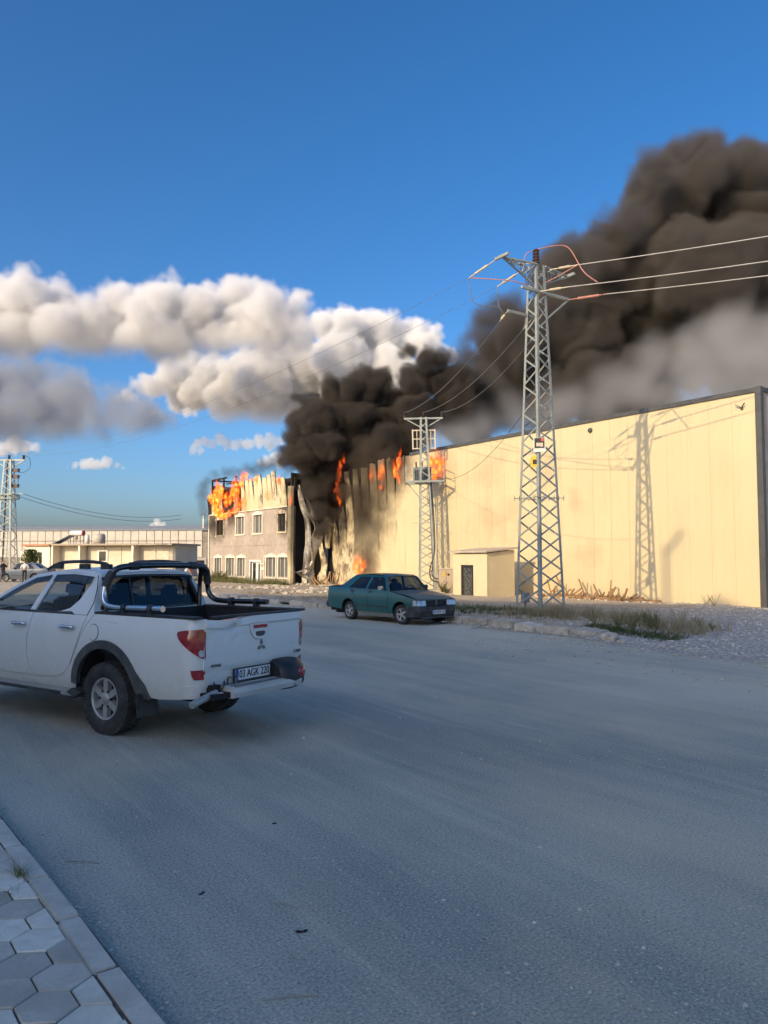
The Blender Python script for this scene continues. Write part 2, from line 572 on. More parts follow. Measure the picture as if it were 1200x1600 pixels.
# broken kerb along the verge
kb = [kerb_stone_mesh(0.95, 0.52, 0.22, 0.03, 1.0, i) for i in range(5)]
kerb = thing('kerb', 'broken pale concrete kerb across the road', None, (0, 0, 0))
kerb['kind'] = 'structure'
u = 12.35
while u < 47:
    L = random.uniform(0.7, 1.25)
    far = u > 31
    if random.random() < (0.22 if far else 0.05):
        u += L; continue
    inst(random.choice(kb), 'kerb_stone', kerb, (14.83 + random.uniform(-.03, .03) + (0.08 * (u - 14) if u < 14 else 0) * -0.4, u + L / 2, 0.185 + random.uniform(-.03, .02)),
         (random.uniform(-.05, .05), random.uniform(-.06, .03), random.uniform(-.05, .05)), (1, L / 0.98, 1))
    u += L + 0.02
# ------------------------------------------------------------------ building materials
def soot_mask(t, spots, wob=0.9, scale=0.8):
    """Soot clings in smeared patches round given (y, z, ry, rz) places on a wall; returns 0..1."""
    nz = t.n('ShaderNodeTexNoise', Scale=scale, Detail=5.0, Roughness=0.65)
    t.l(t.pos(), nz.inputs['Vector'])
    sx = t.sep(t.pos())
    w = t.math('MULTIPLY', t.math('SUBTRACT', nz.outputs[0], 0.5), wob * 2)
    total = None
    for (y, z, ry, rz) in spots:
        dy = t.math('MULTIPLY', t.math('SUBTRACT', sx[1], y), 1.0 / ry)
        dz = t.math('MULTIPLY', t.math('SUBTRACT', sx[2], z), 1.0 / rz)
        d = t.math('SQRT', t.math('ADD', t.math('MULTIPLY', dy, dy), t.math('MULTIPLY', dz, dz)))
        k = t.math('SUBTRACT', 1.0, t.math('ADD', d, w), clamp=True)
        total = k if total is None else t.math('MAXIMUM', total, k)
    return total

t = NT('cream_panel')
sx = t.sep(t.pos())
n1 = t.noise(0.35, 5, 0.6); n2 = t.noise(2.5, 5, 0.6); 
nv = t.noise(1.0, 5, 0.65, t.mapping(scale=(1, 3.2, 0.22)))
c = t.ramp(n1, [(0.3, (0.615, 0.505, 0.300)), (0.7, (0.665, 0.555, 0.340))])
oi = t.n('ShaderNodeObjectInfo')
c = t.mix(t.math('MULTIPLY', oi.outputs['Random'], 0.3), c, (0.56, 0.47, 0.30))
c = t.mix(t.math('MULTIPLY', t.ramp(nv, [(0.5, 0.0), (0.75, 1.0)]), 0.30), c, (0.48, 0.39, 0.24))
# splashed dirt by the foot of the wall
foot = t.math('MULTIPLY', t.math('SUBTRACT', 1.1, t.math('ADD', sx[2], n2)), 0.8, clamp=True)
c = t.mix(t.math('MULTIPLY', foot, 0.35), c, (0.50, 0.40, 0.27))
s1 = soot_mask(t, [(44.5, 5.2, 4.6, 4.6), (43.4, 1.6, 1.7, 2.6), (40.2, 8.2, 2.4, 3.2), (47.2, 4.5, 2.6, 6.0)], 0.55, 0.55)
c = t.mix(t.math('MULTIPLY', t.ramp(s1, [(0.0, 0.0), (0.45, 0.75), (0.9, 1.0)]), 0.93), c, (0.045, 0.036, 0.028))
# fainter brown smears farther along
s2 = soot_mask(t, [(31.6, 6.6, 2.2, 1.6), (31.0, 4.0, 3.0, 1.9), (27.0, 6.3, 1.2, 1.6), (35.4, 6.9, 1.6, 2.4), (25.4, 4.6, 1.0, 1.0), (24.5, 2.2, 1.3, 0.8)], 1.1, 0.9)
c = t.mix(t.math('MULTIPLY', t.ramp(s2, [(0.15, 0.0), (0.9, 1.0)]), 0.38), c, (0.40, 0.28, 0.16))
# pressed micro-ribs
wv = t.n('ShaderNodeTexWave', Scale=3.2); wv.wave_type = 'BANDS'; wv.bands_direction = 'Y'
t.l(t.pos(), wv.inputs['Vector'])
t.bsdf(c, t.math('ADD', 0.42, t.math('MULTIPLY', n2, 0.25)), normal=t.bump(t.mix(0.2, wv.outputs['Fac'], n2), 0.22, 0.012), spec=0.35)
M_panel = t.done()

t = NT('scorched_panel')
n1 = t.noise(0.9, 6, 0.7); n2 = t.noise(4.0, 5, 0.65, t.mapping(scale=(1, 2.0, 0.5)))
c = t.ramp(t.mix(0.5, n1, n2), [(0.32, (0.05, 0.042, 0.034)), (0.44, (0.22, 0.17, 0.115)), (0.52, (0.60, 0.50, 0.32)), (0.66, (0.74, 0.64, 0.42))])
t.bsdf(c, 0.6, 0.0, normal=t.bump(n2, 0.5, 0.03))
M_scorched = t.done()
t = NT('bare_buckled_steel')
n1 = t.noise(1.1, 6, 0.7); n2 = t.noise(6.0, 5, 0.65)
c = t.ramp(n1, [(0.3, (0.10, 0.085, 0.07)), (0.5, (0.34, 0.31, 0.27)), (0.7, (0.58, 0.52, 0.42))])
t.bsdf(c, 0.5, 0.35, normal=t.bump(n2, 0.5, 0.03))
M_buckled = t.done()
M_char = simple('charred_black', (0.018, 0.015, 0.013), 0.9, var=0.5, scale=2.0, bump=0.5)
M_trim = simple('dark_grey_trim', (0.075, 0.075, 0.072), 0.5, var=0.2, scale=3.0)
M_roofsheet = simple('grey_roof_sheet', (0.30, 0.30, 0.30), 0.6, var=0.2, scale=2.0)
M_sidewall = concrete('beige_plaster', (0.46, 0.40, 0.33), var=0.25, scale=2.0, bump=0.6)

t = NT('stucco')
n1 = t.noise(0.7, 6, 0.65); n2 = t.noise(3.0, 6, 0.7); n3 = t.noise(60, 3, 0.6)
c = t.ramp(n1, [(0.3, (0.36, 0.30, 0.245)), (0.7, (0.47, 0.40, 0.335))])
c = t.mix(t.ramp(n2, [(0.42, 0.0), (0.7, 0.55)]), c, (0.27, 0.215, 0.17))
c = t.mix(t.ramp(n2, [(0.25, 0.6), (0.40, 0.0)]), c, (0.56, 0.49, 0.42))
s1 = soot_mask(t, [(62.4, 5.0, 2.6, 2.2), (49.6, 4.9, 1.5, 2.0), (58.8, 5.3, 1.6, 1.2), (48.6, 2.5, 0.7, 3.0)], 0.6, 0.8)
c = t.mix(t.math('MULTIPLY', t.ramp(s1, [(0.0, 0.0), (0.5, 0.8), (0.9, 1.0)]), 0.92), c, (0.05, 0.04, 0.033))
t.bsdf(c, 0.92, normal=t.bump(t.mix(0.5, n2, n3), 0.5, 0.02), spec=0.2)
M_stucco = t.done()
M_cream = simple('cream_paint', (0.72, 0.66, 0.52), 0.6, var=0.1, scale=3.0)
M_white = simple('white_paint', (0.72, 0.70, 0.65), 0.5, var=0.08, scale=3.0)
t = NT('window_pane')
wv = t.n('ShaderNodeTexWave', Scale=4.0); wv.bands_direction = 'Y'; wv.inputs['Distortion'].default_value = 1.5
t.l(t.pos(), wv.inputs['Vector'])
c = t.ramp(wv.outputs['Fac'], [(0.2, (0.07, 0.068, 0.06)), (0.8, (0.19, 0.18, 0.155))])
t.bsdf(c, 0.12, spec=0.6)
M_pane = t.done()
M_darkglass = simple('dark_glass', (0.02, 0.022, 0.024), 0.08, var=0.3, scale=0.7, spec=0.7)

def wall_holes(mb, x, y0, y1, z0, z1, holes, depth=0.2):
    """Front face at x (facing -X) with rectangular openings (ya, yb, za, zb) and reveals."""
    ys = sorted({y0, y1} | {h[0] for h in holes} | {h[1] for h in holes})
    zs = sorted({z0, z1} | {h[2] for h in holes} | {h[3] for h in holes})
    for i in range(len(ys) - 1):
        for j in range(len(zs) - 1):
            cy_, cz_ = (ys[i] + ys[i + 1]) / 2, (zs[j] + zs[j + 1]) / 2
            if any(h[0] < cy_ < h[1] and h[2] < cz_ < h[3] for h in holes):
                continue
            mb.add([(x, ys[i], zs[j]), (x, ys[i + 1], zs[j]), (x, ys[i + 1], zs[j + 1]), (x, ys[i], zs[j + 1])], [(0, 3, 2, 1)])
    for (a, b, c_, d) in holes:
        X = x + depth
        mb.add([(x, a, c_), (x, b, c_), (x, b, d), (x, a, d), (X, a, c_), (X, b, c_), (X, b, d), (X, a, d)],
               [(0, 1, 5, 4), (2, 3, 7, 6), (1, 2, 6, 5), (3, 0, 4, 7)])

# ------------------------------------------------------------------ the warehouse
WX, WY0, WY1, WH = 28.5, 16.05, 48.6, 8.4
wh = thing('warehouse', 'huge cream panelled warehouse burning at its far corner', 'warehouse', (WX, WY0, 0))
wm = Matrix.Translation((-WX, -WY0, 0))
def wpart(mb, name, mat, **kw):
    o = mb.build(name, mat, wh, **kw)
    o.location = (-WX, -WY0, 0)
    return o
# backing behind the panels, gable walls, roof
mb = MB(); mb.bx(WX + 0.10, WX + 0.3, 38.6, WY1 + 0.3, 0, WH - 0.15)
wpart(mb, 'burnt_backing', M_char)
mb = MB(); mb.bx(WX + 0.10, WX + 0.3, WY0 + 0.12, 38.59, 0, WH - 0.15)
wpart(mb, 'backing_wall', M_sidewall)
mb = MB(); mb.bx(WX + 0.12, 62, WY0 - 0.02, WY0 + 0.10, 0, WH - 0.06)
wpart(mb, 'side_wall', M_sidewall)
mb = MB(); mb.bx(61.8, 62, WY0, 63.2, 0, WH); mb.bx(33.1, 61.7, 63.0, 63.2, 0, WH)
wpart(mb, 'rear_wall', M_sidewall)
rows = []
for i in range(13):
    x = WX + 0.1 + (62 - WX - 0.1) * i / 12
    rows.append([(x, WY0 - 0.1 + (46.0 - WY0) * j / 6, WH + 0.02 + 1.6 * (1 - abs(i / 6 - 1))) for j in range(7)])
mb = MB(); mb.grid(rows, False)
wpart(mb, 'roof', M_roofsheet)
# dark trims
mb = MB(); mb.bx(WX - 0.07, WX + 0.16, WY0 - 0.06, 38.6, WH - 0.10, WH + 0.08)
wpart(mb, 'roof_trim', M_trim)
mb = MB(); mb.bx(WX - 0.075, WX + 0.13, WY0 - 0.14, WY0 + 0.10, 0.0, WH + 0.10)
wpart(mb, 'corner_trim', M_trim)
mb = MB(); mb.bx(WX + 0.16, 62, WY0 - 0.1, WY0 + 0.05, WH - 0.07, WH + 0.09)
wpart(mb, 'gable_trim', M_trim)
# sound panels, each its own piece
pm = MB()
pm.bx(0.0, 0.06, 0.0015, 0.9985, 0.0, WH - 0.08)
bm_me = pm.mesh('panel', M_panel)
bm = bmesh.new(); bm.from_mesh(bm_me)
bmesh.ops.recalc_face_normals(bm, faces=bm.faces)
bmesh.ops.bevel(bm, geom=[e for e in bm.edges if abs((e.verts[0].co - e.verts[1].co).z) > 1], offset=0.008, segments=2, affect='EDGES')
bm.to_mesh(bm_me); bm.free()
NP = 23
for k in range(NP):
    inst(bm_me, 'panel', wh, (random.uniform(-.004, .004), 0.1 + k, 0.0))
# burnt panels: seams torn open from the top, edges curled out
def burnt_panel(y0, w, z1, tear_l, tear_r, zl, zr, curl, seed, nz=22, nw=6):
    rnd = random.Random(seed)
    m = MB()
    front = []
    for j in range(nz + 1):
        z = z1 * j / nz
        tl = tear_l * max(0.0, (z - zl) / max(0.1, z1 - zl)) ** 1.3
        tr = tear_r * max(0.0, (z - zr) / max(0.1, z1 - zr)) ** 1.3
        row = []
        for i in range(nw + 1):
            s = i / nw
            y = lerp(y0 + 0.006 + tl, y0 + w - 0.006 - tr, s)
            e = abs(2 * s - 1) ** 2
            side = tl * 1.0 if s < .5 else tr * 1.0
            x = -(curl * max(0.0, z / z1 - 0.35) ** 2) - e * side * 0.9 + 0.05 * mnoise.noise(Vector((y * 2, z * 0.8, seed))) * min(1, z / 2)
            zz = z + (0.25 * mnoise.noise(Vector((y * 3, seed, 1))) if j == nz else 0)
            row.append((x, y, zz))
        front.append(row)
    m.grid(front, False)
    m.grid([[(x + 0.045, y, z) for (x, y, z) in r] for r in front][::-1], False)
    return m
specs = [  # width, top, tear left, tear right, z where tears start, curl
    (1.0, 8.34, 0.05, 0.16, 6.6, 0.0), (1.0, 8.30, 0.16, 0.12, 5.6, 0.1), (1.0, 8.36, 0.13, 0.15, 5.2, 0.1),
    (1.0, 8.2, 0.16, 0.1, 5.8, 0.15), (1.0, 8.0, 0.10, 0.2, 5.0, 0.2), (1.0, 8.1, 0.2, 0.16, 4.6, 0.3),
    (1.0, 8.0, 0.20, 0.22, 3.8, 0.5), (1.0, 7.6, 0.25, 0.3, 2.6, 0.75), (1.0, 6.6, 0.3, 0.34, 2.0, 0.9)]
y = NP + 0.1
for i, (w, top, tl, tr, zt, curl) in enumerate(specs):
    m = burnt_panel(y, w, top, tl, tr, zt, zt + 0.4, curl, i)
    o = m.build('scorched_panel', M_panel if i < 6 else M_scorched, wh)
    y += w
# small wall lamp and bracket near the roof edge
mb = MB(); mb.lathe([(0.0, -0.10), (0.09, -0.10), (0.11, -0.02), (0.11, 0.02), (0.0, 0.02)], 14, 'X', (WX - 0.02, 24.25, 7.92))
mb.bx(WX - 0.04, WX - 0.002, 24.2, 24.3, 7.86, 8.04)
wpart(mb, 'wall_lamp', M_trim)
mb = MB(); mb.bx(WX - 0.10, WX - 0.002, 16.66, 16.74, 7.72, 7.80); mb.beam((WX - 0.06, 16.7, 7.78), (WX - 0.16, 16.52, 7.92), 0.035); mb.beam((WX - 0.06, 16.7, 7.78), (WX - 0.16, 16.9, 7.9), 0.035)
wpart(mb, 'bracket', M_trim)

# ------------------------------------------------------------------ the office block
OX, OY0, OY1, OH = 25.4, 48.6, 63.7, 8.45
of = thing('office_block', 'two storey grey stucco office block with its upper cladding on fire', 'building', (OX, OY0, 0))
def opart(mb, name, mat, parent=None, **kw):
    o = mb.build(name, mat, parent or of, **kw)
    if parent is None:
        o.location = (-OX, -OY0, 0)
    return o
wins = [(61.0, 62.5, 0.5, 1.9), (58.4, 60.0, 0.5, 1.9), (56.3, 57.75, 0.5, 1.9), (50.95, 52.5, 0.55, 1.95), (49.0, 50.5, 0.55, 1.95),
        (60.7, 62.2, 3.85, 5.1), (56.55, 58.1, 3.85, 5.2), (53.3, 54.8, 3.85, 5.2), (49.4, 50.6, 3.85, 5.1)]
door = (53.5, 55.3, 0.02, 1.62)
mb = MB(); wall_holes(mb, OX, OY0, OY1, 0, 5.62, wins + [door], 0.22)
mb.bx(OX + 0.24, OX + 0.4, OY0 + 0.1, OY1 - 0.1, 0, 5.6)
opart(mb, 'front_wall', M_stucco, fix=False)
mb = MB(); mb.bx(OX + 0.002, 33, OY1 - 0.2, OY1, 0, OH - 0.3)
opart(mb, 'end_wall', M_stucco)
mb = MB(); mb.bx(OX + 0.25, 28.4, OY0 + 0.45, OY0 + 0.6, 0, 8.0); mb.bx(OX + 0.45, OX + 0.6, OY0 + 0.3, OY1 - 0.25, 5.4, 7.7)
opart(mb, 'burnt_interior', M_char)
mb = MB(); mb.bx(OX - 0.03, OX + 0.06, OY0, OY1, 2.86, 2.98)
opart(mb, 'ledge', M_stucco)
for i, (a, b, c_, d) in enumerate(wins):
    mb = MB(); fw = 0.13; X0, X1 = OX - 0.05, OX + 0.1
    mb.bx(X0, X1, a - fw, a, c_ - 0.06, d); mb.bx(X0, X1, b, b + fw, c_ - 0.06, d)
    mb.bx(X0 - 0.03, X1, a - fw - 0.06, b + fw + 0.06, c_ - 0.16, c_ - 0.062)
    mid = (a + b) / 2
    mb.prism([(a - fw - 0.08, d + 0.002), (b + fw + 0.08, d + 0.002), (b + fw + 0.08, d + 0.12), (mid, d + 0.32), (a - fw - 0.08, d + 0.12)], X0 - 0.02, X1, 'YZ')
    f = opart(mb, 'window', M_cream if i not in (5, 8) else M_scorched)
    mb = MB(); mb.bx(OX + 0.14, OX + 0.16, a, b, c_, d)
    p_ = opart(mb, 'pane', M_pane if i not in (5, 8) else M_char, f)
    for ma, mc in ((mid - 0.03, mid + 0.03), (a, a + 0.05), (b - 0.05, b)):
        mb = MB(); mb.bx(OX + 0.09, OX + 0.138, ma, mc, c_, d)
        opart(mb, 'mullion', M_white if i not in (5, 8) else M_char, f)
a, b, c_, d = door
mb = MB(); mb.bx(OX - 0.06, OX + 0.1, a - 0.12, a, 0, d); mb.bx(OX - 0.06, OX + 0.1, b, b + 0.12, 0, d); mb.bx(OX - 0.065, OX + 0.1, a - 0.12, b + 0.12, d, d + 0.14)
f = opart(mb, 'door_frame', M_white)
mb = MB(); mb.bx(OX + 0.1, OX + 0.15, a, b, 0.02, d)
dl = opart(mb, 'door', M_white)
mb = MB(); mb.bx(OX + 0.075, OX + 0.098, a + 0.15, a + 0.55, 0.1, d - 0.15); mb.bx(OX + 0.075, OX + 0.098, b - 0.75, b - 0.25, 0.1, d - 0.1)
opart(mb, 'door_glass', M_darkglass, dl)
mb = MB(); mb.bx(OX - 0.10, OX + 0.02, 52.7, 52.78, 0.05, 2.2); mb.bx(OX - 0.12, OX, 52.7, 53.35, 1.42, 1.5); mb.bx(OX - 0.12, OX, 52.72, 53.3, 1.0, 1.22)
opart(mb, 'door_sign_bracket', M_cream)
# upper cladding: narrow cream panels, torn and curled, half of them burning away
y = 49.2; i = 0
rnd = random.Random(5)
while y < 63.4:
    w = 0.78
    burning = y > 56.6
    top = 2.55 + rnd.uniform(-0.25, 0.15) - (rnd.uniform(0.0, 1.4) if burning else 0) - (0.5 if y < 50.2 else 0)
    m = MB(); front = []
    s0 = rnd.random() * 9
    tear = rnd.uniform(0.06, 0.2)
    for j in range(13):
        z = top * j / 12
        row = []
        for q in range(5):
            s = q / 4
            tt = tear * max(0, j / 12 - 0.25) ** 1.1
            yy = lerp(y + 0.01 + tt, y + w - 0.01 - tt, s)
            xx = OX - 0.05 - (abs(2 * s - 1) ** 2) * tt * 1.3 - 0.10 * max(0, mnoise.noise(Vector((s0, z * 0.9, s)))) * j / 12
            row.append((xx, yy, 5.64 + z - (0.10 if j == 0 else 0)))
        front.append(row)
    m.grid(front, False); m.grid([[(a_ + 0.04, b_, c2) for (a_, b_, c2) in r] for r in front][::-1], False)
    opart(m, 'cladding_panel', (M_char if rnd.random() < 0.65 else M_scorched) if burning else (M_scorched if rnd.random() < 0.5 else M_panel))
    y += w; i += 1
mb = MB(); mb.bx(OX - 0.09, OX + 0.02, 49.1, OY1, 5.56, 5.64)
opart(mb, 'cladding_rail', M_cream)
# cream corner post, downpipe, charred roof frame
mb = MB()
rows = []
for j in range(17):
    z = 7.0 * j / 16
    wv_ = 0.10 * mnoise.noise(Vector((z * 0.7, 4, 0)))
    rows.append([(OX - 0.10 + wv_, OY0 - 0.12 + wv_, z), (OX - 0.08 + wv_, OY0 + 0.34, z)])
mb.grid(rows, False)
mb.grid([[(a_ + 0.22, b_ - 0.02, c2) for (a_, b_, c2) in r][::-1] for r in rows], False)
mb.grid([[r[0], (r[0][0] + 0.22, r[0][1] - 0.02, r[0][2])] for r in rows][::-1], False)
opart(mb, 'corner_post', M_panel)
mb = MB(); mb.cyl((OX - 0.08, OY1 + 0.03, 0), (OX - 0.08, OY1 + 0.03, 5.6), 0.06, 10)
opart(mb, 'downpipe', M_cream)
mb = MB()
for yy in (63.5, 61.0, 58.5): mb.beam((OX + 0.1, yy, 5.7), (OX + 0.1, yy, 8.6), 0.12)
mb.beam((OX + 0.1, 63.56, 8.62), (OX + 0.1, 60.5, 8.62), 0.13); mb.beam((OX + 0.1, 60.5, 8.1), (OX + 0.1, 57.0, 7.9), 0.1)
mb.beam((OX + 0.1, 63.56, 8.62), (OX + 2.5, 63.56, 8.62), 0.13)
opart(mb, 'charred_frame', M_char)
# buckled sheets hanging out of the opened corner
rnd = random.Random(12)
def ribbon(pts, widths, ang, mat, name, seed, th=0.03, parent=of):
    m = MB(); pp = catmull(pts, 6); n = len(pp)
    fr = []; bk = []
    for i, p in enumerate(pp):
        k = i / (n - 1) * (len(widths) - 1); a = int(min(k, len(widths) - 2)); w = lerp(widths[a], widths[a + 1], k - a)
        an = ang + 0.5 * math.sin(i * 0.55 + seed)
        d = Vector((math.cos(an), math.sin(an), 0)) * w / 2
        nrm = Vector((-math.sin(an), math.cos(an), 0)) * th
        q = [p - d, p - d * 0.33 + nrm * 1.6 * math.sin(i + seed), p + d * 0.33 - nrm * 1.2, p + d]
        fr.append(q); bk.append([a_ + nrm for a_ in q])
    m.grid(fr, False); m.grid(bk[::-1], False)
    m.grid([[f_[0], b_[0]] for f_, b_ in zip(fr, bk)], False); m.grid([[b_[-1], f_[-1]] for f_, b_ in zip(fr, bk)], False)
    o = m.build(name, mat, parent); o.location = (-OX, -OY0, 0)
    return o
ribbon([(25.9, 48.4, 7.1), (26.0, 48.2, 5.9), (26.5, 48.25, 4.6), (26.6, 48.3, 3.0), (26.5, 48.3, 1.6), (26.3, 48.3, 0.1)], [0.15, 0.5, 0.4, 0.55, 0.4], -0.5, M_buckled, 'buckled_sheet', 1)
ribbon([(26.4, 48.3, 6.3), (26.8, 48.1, 5.1), (27.2, 48.0, 3.9), (27.1, 48.1, 2.8), (26.9, 48.2, 1.2), (26.7, 48.1, 0.1)], [0.1, 0.7, 0.9, 0.5, 0.3], 0.2, M_buckled, 'buckled_sheet', 2)
ribbon([(27.6, 48.3, 3.6), (27.5, 48.0, 2.6), (27.7, 47.9, 1.4), (27.4, 47.7, 0.6), (27.6, 47.6, 0.1)], [0.2, 0.35, 0.6, 0.8], -0.8, M_scorched, 'buckled_sheet', 3)
ribbon([(25.3, 48.2, 1.0), (25.9, 47.9, 0.75), (26.4, 47.6, 0.35), (27.0, 47.2, 0.12)], [0.25, 0.7, 0.8, 0.4], 1.4, M_buckled, 'buckled_sheet', 4)
ribbon([(26.8, 48.0, 1.7), (26.4, 48.0, 1.2), (25.7, 48.1, 0.9)], [0.15, 0.4, 0.3], -0.3, M_buckled, 'buckled_sheet', 5)
ribbon([(27.9, 48.1, 7.4), (27.9, 47.8, 6.0), (28.1, 47.9, 4.2), (28.0, 48.0, 2.6)], [0.2, 0.4, 0.5, 0.3], -0.6, M_scorched, 'buckled_sheet', 6)

# ------------------------------------------------------------------ kiosk by the wall
HX, HY = 24.9, 27.6
M_kiosk = simple('kiosk_cream', (0.64, 0.54, 0.34), 0.7, var=0.06, scale=1.5, bump=0.1)
M_kside = simple('kiosk_side_plaster', (0.56, 0.46, 0.30), 0.8, var=0.10, scale=1.2, bump=0.15)
k = thing('kiosk', 'small cream kiosk with a dark ornamented door against the warehouse', 'kiosk', (HX, HY, 0))
mb = MB(); wall_holes(mb, 0, 0, 2.52, -0.05, 2.12, [(0.98, 1.92, -0.05, 1.56)], 0.1)
mb.add([(0, 0, -.05), (1.8, 0, -.05), (1.8, 0, 2.3), (0, 0, 2.12)], [(0, 1, 2, 3)])
mb.add([(0, 2.52, -.05), (1.8, 2.52, -.05), (1.8, 2.52, 2.3), (0, 2.52, 2.12)], [(3, 2, 1, 0)])
mb.add([(1.8, 0, -.05), (1.8, 2.52, -.05), (1.8, 2.52, 2.3), (1.8, 0, 2.3)], [(0, 1, 2, 3)])
mb.build('wall', M_kiosk, k, fix=False)
mb = MB(); mb.bx(0.0, 0.05, -0.012, -0.002, 0.0, 2.1); mb.bx(1.68, 1.8, -0.012, -0.002, 0.0, 2.2)
mb.build('corner_strip', M_kiosk, k)
mb = MB(); mb.add([(-0.16, -0.12, 2.16), (1.95, -0.12, 2.36), (1.95, 2.66, 2.36), (-0.16, 2.66, 2.16), (-0.16, -0.12, 2.24), (1.95, -0.12, 2.44), (1.95, 2.66, 2.44), (-0.16, 2.66, 2.24)],
       [(0, 3, 2, 1), (4, 5, 6, 7), (0, 1, 5, 4), (1, 2, 6, 5), (2, 3, 7, 6), (3, 0, 4, 7)])
r_ = mb.build('roof', simple('kiosk_roof', (0.50, 0.42, 0.33), 0.7, var=0.2, scale=5), k)
t = NT('ornamented_door')
vo = t.n('ShaderNodeTexVoronoi', Scale=9.0); t.l(t.coord('Object'), vo.inputs['Vector'])
n1 = t.noise(30, 4, 0.7, t.coord('Object'))
c = t.ramp(vo.outputs['Distance'], [(0.2, (0.02, 0.02, 0.018)), (0.75, (0.10, 0.10, 0.09))])
t.bsdf(c, 0.35, normal=t.bump(n1, 0.6, 0.02))
M_odoor = t.done()
mb = MB(); mb.bx(0.06, 0.1, 0.98, 1.92, -0.04, 1.56)
dr = mb.build('door', M_odoor, k)
mb = MB(); mb.bx(0.03, 0.06, 0.98, 1.12, -0.04, 1.56); mb.bx(0.03, 0.06, 1.80, 1.92, -0.04, 1.56); mb.bx(0.03, 0.06, 1.12, 1.80, 1.42, 1.56)
mb.build('door_frame', simple('door_black', (0.022, 0.022, 0.02), 0.4), k)
M_scroll = simple('door_scroll', (0.16, 0.16, 0.145), 0.35, 0.5)
for q in range(5):
    mb = MB(); zz = 0.18 + q * 0.27
    mb.tube([(0.05, 1.46 + 0.12 * math.cos(a_ * 0.7), zz + 0.11 * math.sin(a_ * 0.7)) for a_ in range(10)], 0.018, 6)
    mb.build('scrollwork', M_scroll, dr)

# ------------------------------------------------------------------ far sheds on the horizon side
M_shed = simple('white_shed_sheet', (0.47, 0.43, 0.37), 0.6, var=0.15, scale=0.8)
M_rust = simple('rusty_band', (0.22, 0.19, 0.16), 0.7, var=0.3, scale=1.0)
sh = thing('long_shed', 'long low white ribbed metal shed behind the pickup', 'shed', (7.79, 105.0, 0), 0)
A = Vector((15.5, 117.3)); B = Vector((38.6, 97.4))       # facade from its far end to the burning office
dv = (B - A); SL = dv.length; sh.location = (A.x, A.y, 0); sh.rotation_euler.z = math.atan2(dv.y, dv.x)
mb = MB(); mb.bx(0, SL, 0.06, 14, 0, 5.4)
mb.build('wall', M_rust, sh)
pw = 1.1
m1 = MB().bx(0.04, pw - 0.04, -0.02, 0.05, 4.25, 5.55).mesh('panel', M_shed)
m2 = MB().bx(0.04, pw - 0.04, -0.02, 0.05, 2.0, 4.13).mesh('panel', M_shed)
for q in range(int(SL / pw)):
    inst(m1, 'panel', sh, (q * pw, random.uniform(-.02, .02), 0)); inst(m2, 'panel', sh, (q * pw, random.uniform(-.02, .02), 0))
mb = MB(); mb.bx(-0.2, SL, -0.12, 0.03, 5.56, 5.78); mb.build('gutter', simple('bluegrey_gutter', (0.13, 0.15, 0.18), 0.5), sh)
mb = MB(); mb.bx(0, SL, -0.05, 0.04, 4.14, 4.24); mb.build('band', M_rust, sh)
mb = MB(); mb.add([(-.2, 0, 5.78), (SL, 0, 5.78), (SL, 7, 6.5), (-.2, 7, 6.5), (SL, 14, 5.7), (-.2, 14, 5.7)], [(0, 1, 2, 3), (3, 2, 4, 5)]); mb.build('roof', M_roofsheet, sh)
for q in (12.0, 15.8):
    mb = MB(); mb.bx(q, q + 0.3, -0.08, 0.0, 4.4, 5.1); mb.build('window', M_darkglass, sh)
for q in range(4):
    x0 = SL - 8.4 + q * 2.1
    mb = MB(); mb.bx(x0, x0 + 1.95, -0.10, 0.0, 0.0, 1.95)
    d_ = mb.build('roller_door', simple('grey_door', (0.32, 0.29, 0.26), 0.6) if 'grey_door' not in MATS else MATS['grey_door'], sh)
    mb = MB(); mb.bx(x0 + 0.3, x0 + 1.65, -0.13, -0.10, 1.0, 1.6); mb.build('window', M_darkglass, d_)
mb = MB(); mb.cyl((SL - 1.2, 1.5, 5.7), (SL - 1.2, 1.5, 7.6), 0.12, 10); mb.build('vent_pipe', M_cream, sh)

gb = thing('gabled_shed', 'white gabled shed roof peeping out behind the lattice pylon', 'shed', (6, 128, 0), math.atan2(-18.3, 27.6))
mb = MB(); mb.prism([(-8, 0), (20, 0), (20, 4.6), (6, 7.0), (-8, 4.6)], 0, 20, 'XZ'); mb.build('wall', M_shed, gb)
mb = MB(); mb.add([(-8.4, -.3, 4.6), (6, -.3, 7.06), (20.4, -.3, 4.6), (-8.4, 20.3, 4.6), (6, 20.3, 7.06), (20.4, 20.3, 4.6)], [(0, 1, 4, 3), (1, 2, 5, 4)])
mb.build('roof', simple('white_roof', (0.62, 0.62, 0.60), 0.5, var=0.05), gb)

# front service building with its terrace roof
sb = thing('service_building', 'low cream flat roofed building in front of the long shed', 'building')
A = Vector((15.0, 89.3)); B = Vector((26.3, 76.7)); dv = B - A; L_ = dv.length
sb.location = (A.x, A.y, 0); sb.rotation_euler.z = math.atan2(dv.y, dv.x)
M_sb = simple('service_cream', (0.60, 0.53, 0.40), 0.8, var=0.12, scale=0.9)
mb = MB(); wall_holes_done = mb.bx(0, 3.0, 0.0, 6, 0, 3.15); mb.build('wing', M_cream, sb)
mb = MB(); mb.bx(-0.3, 3.1, -0.25, 6, 3.16, 3.36); mb.build('tiled_eave', simple('terracotta', (0.42, 0.19, 0.10), 0.8, var=0.25, scale=3), sb)
mb = MB(); mb.bx(3.0, L_, 1.2, 6, 0, 3.2); mb.build('wall', M_sb, sb)
mb = MB(); mb.bx(2.9, L_ + 0.3, -0.1, 6.2, 3.21, 3.40); mb.build('roof_slab', simple('slab_edge', (0.36, 0.29, 0.22), 0.8), sb)
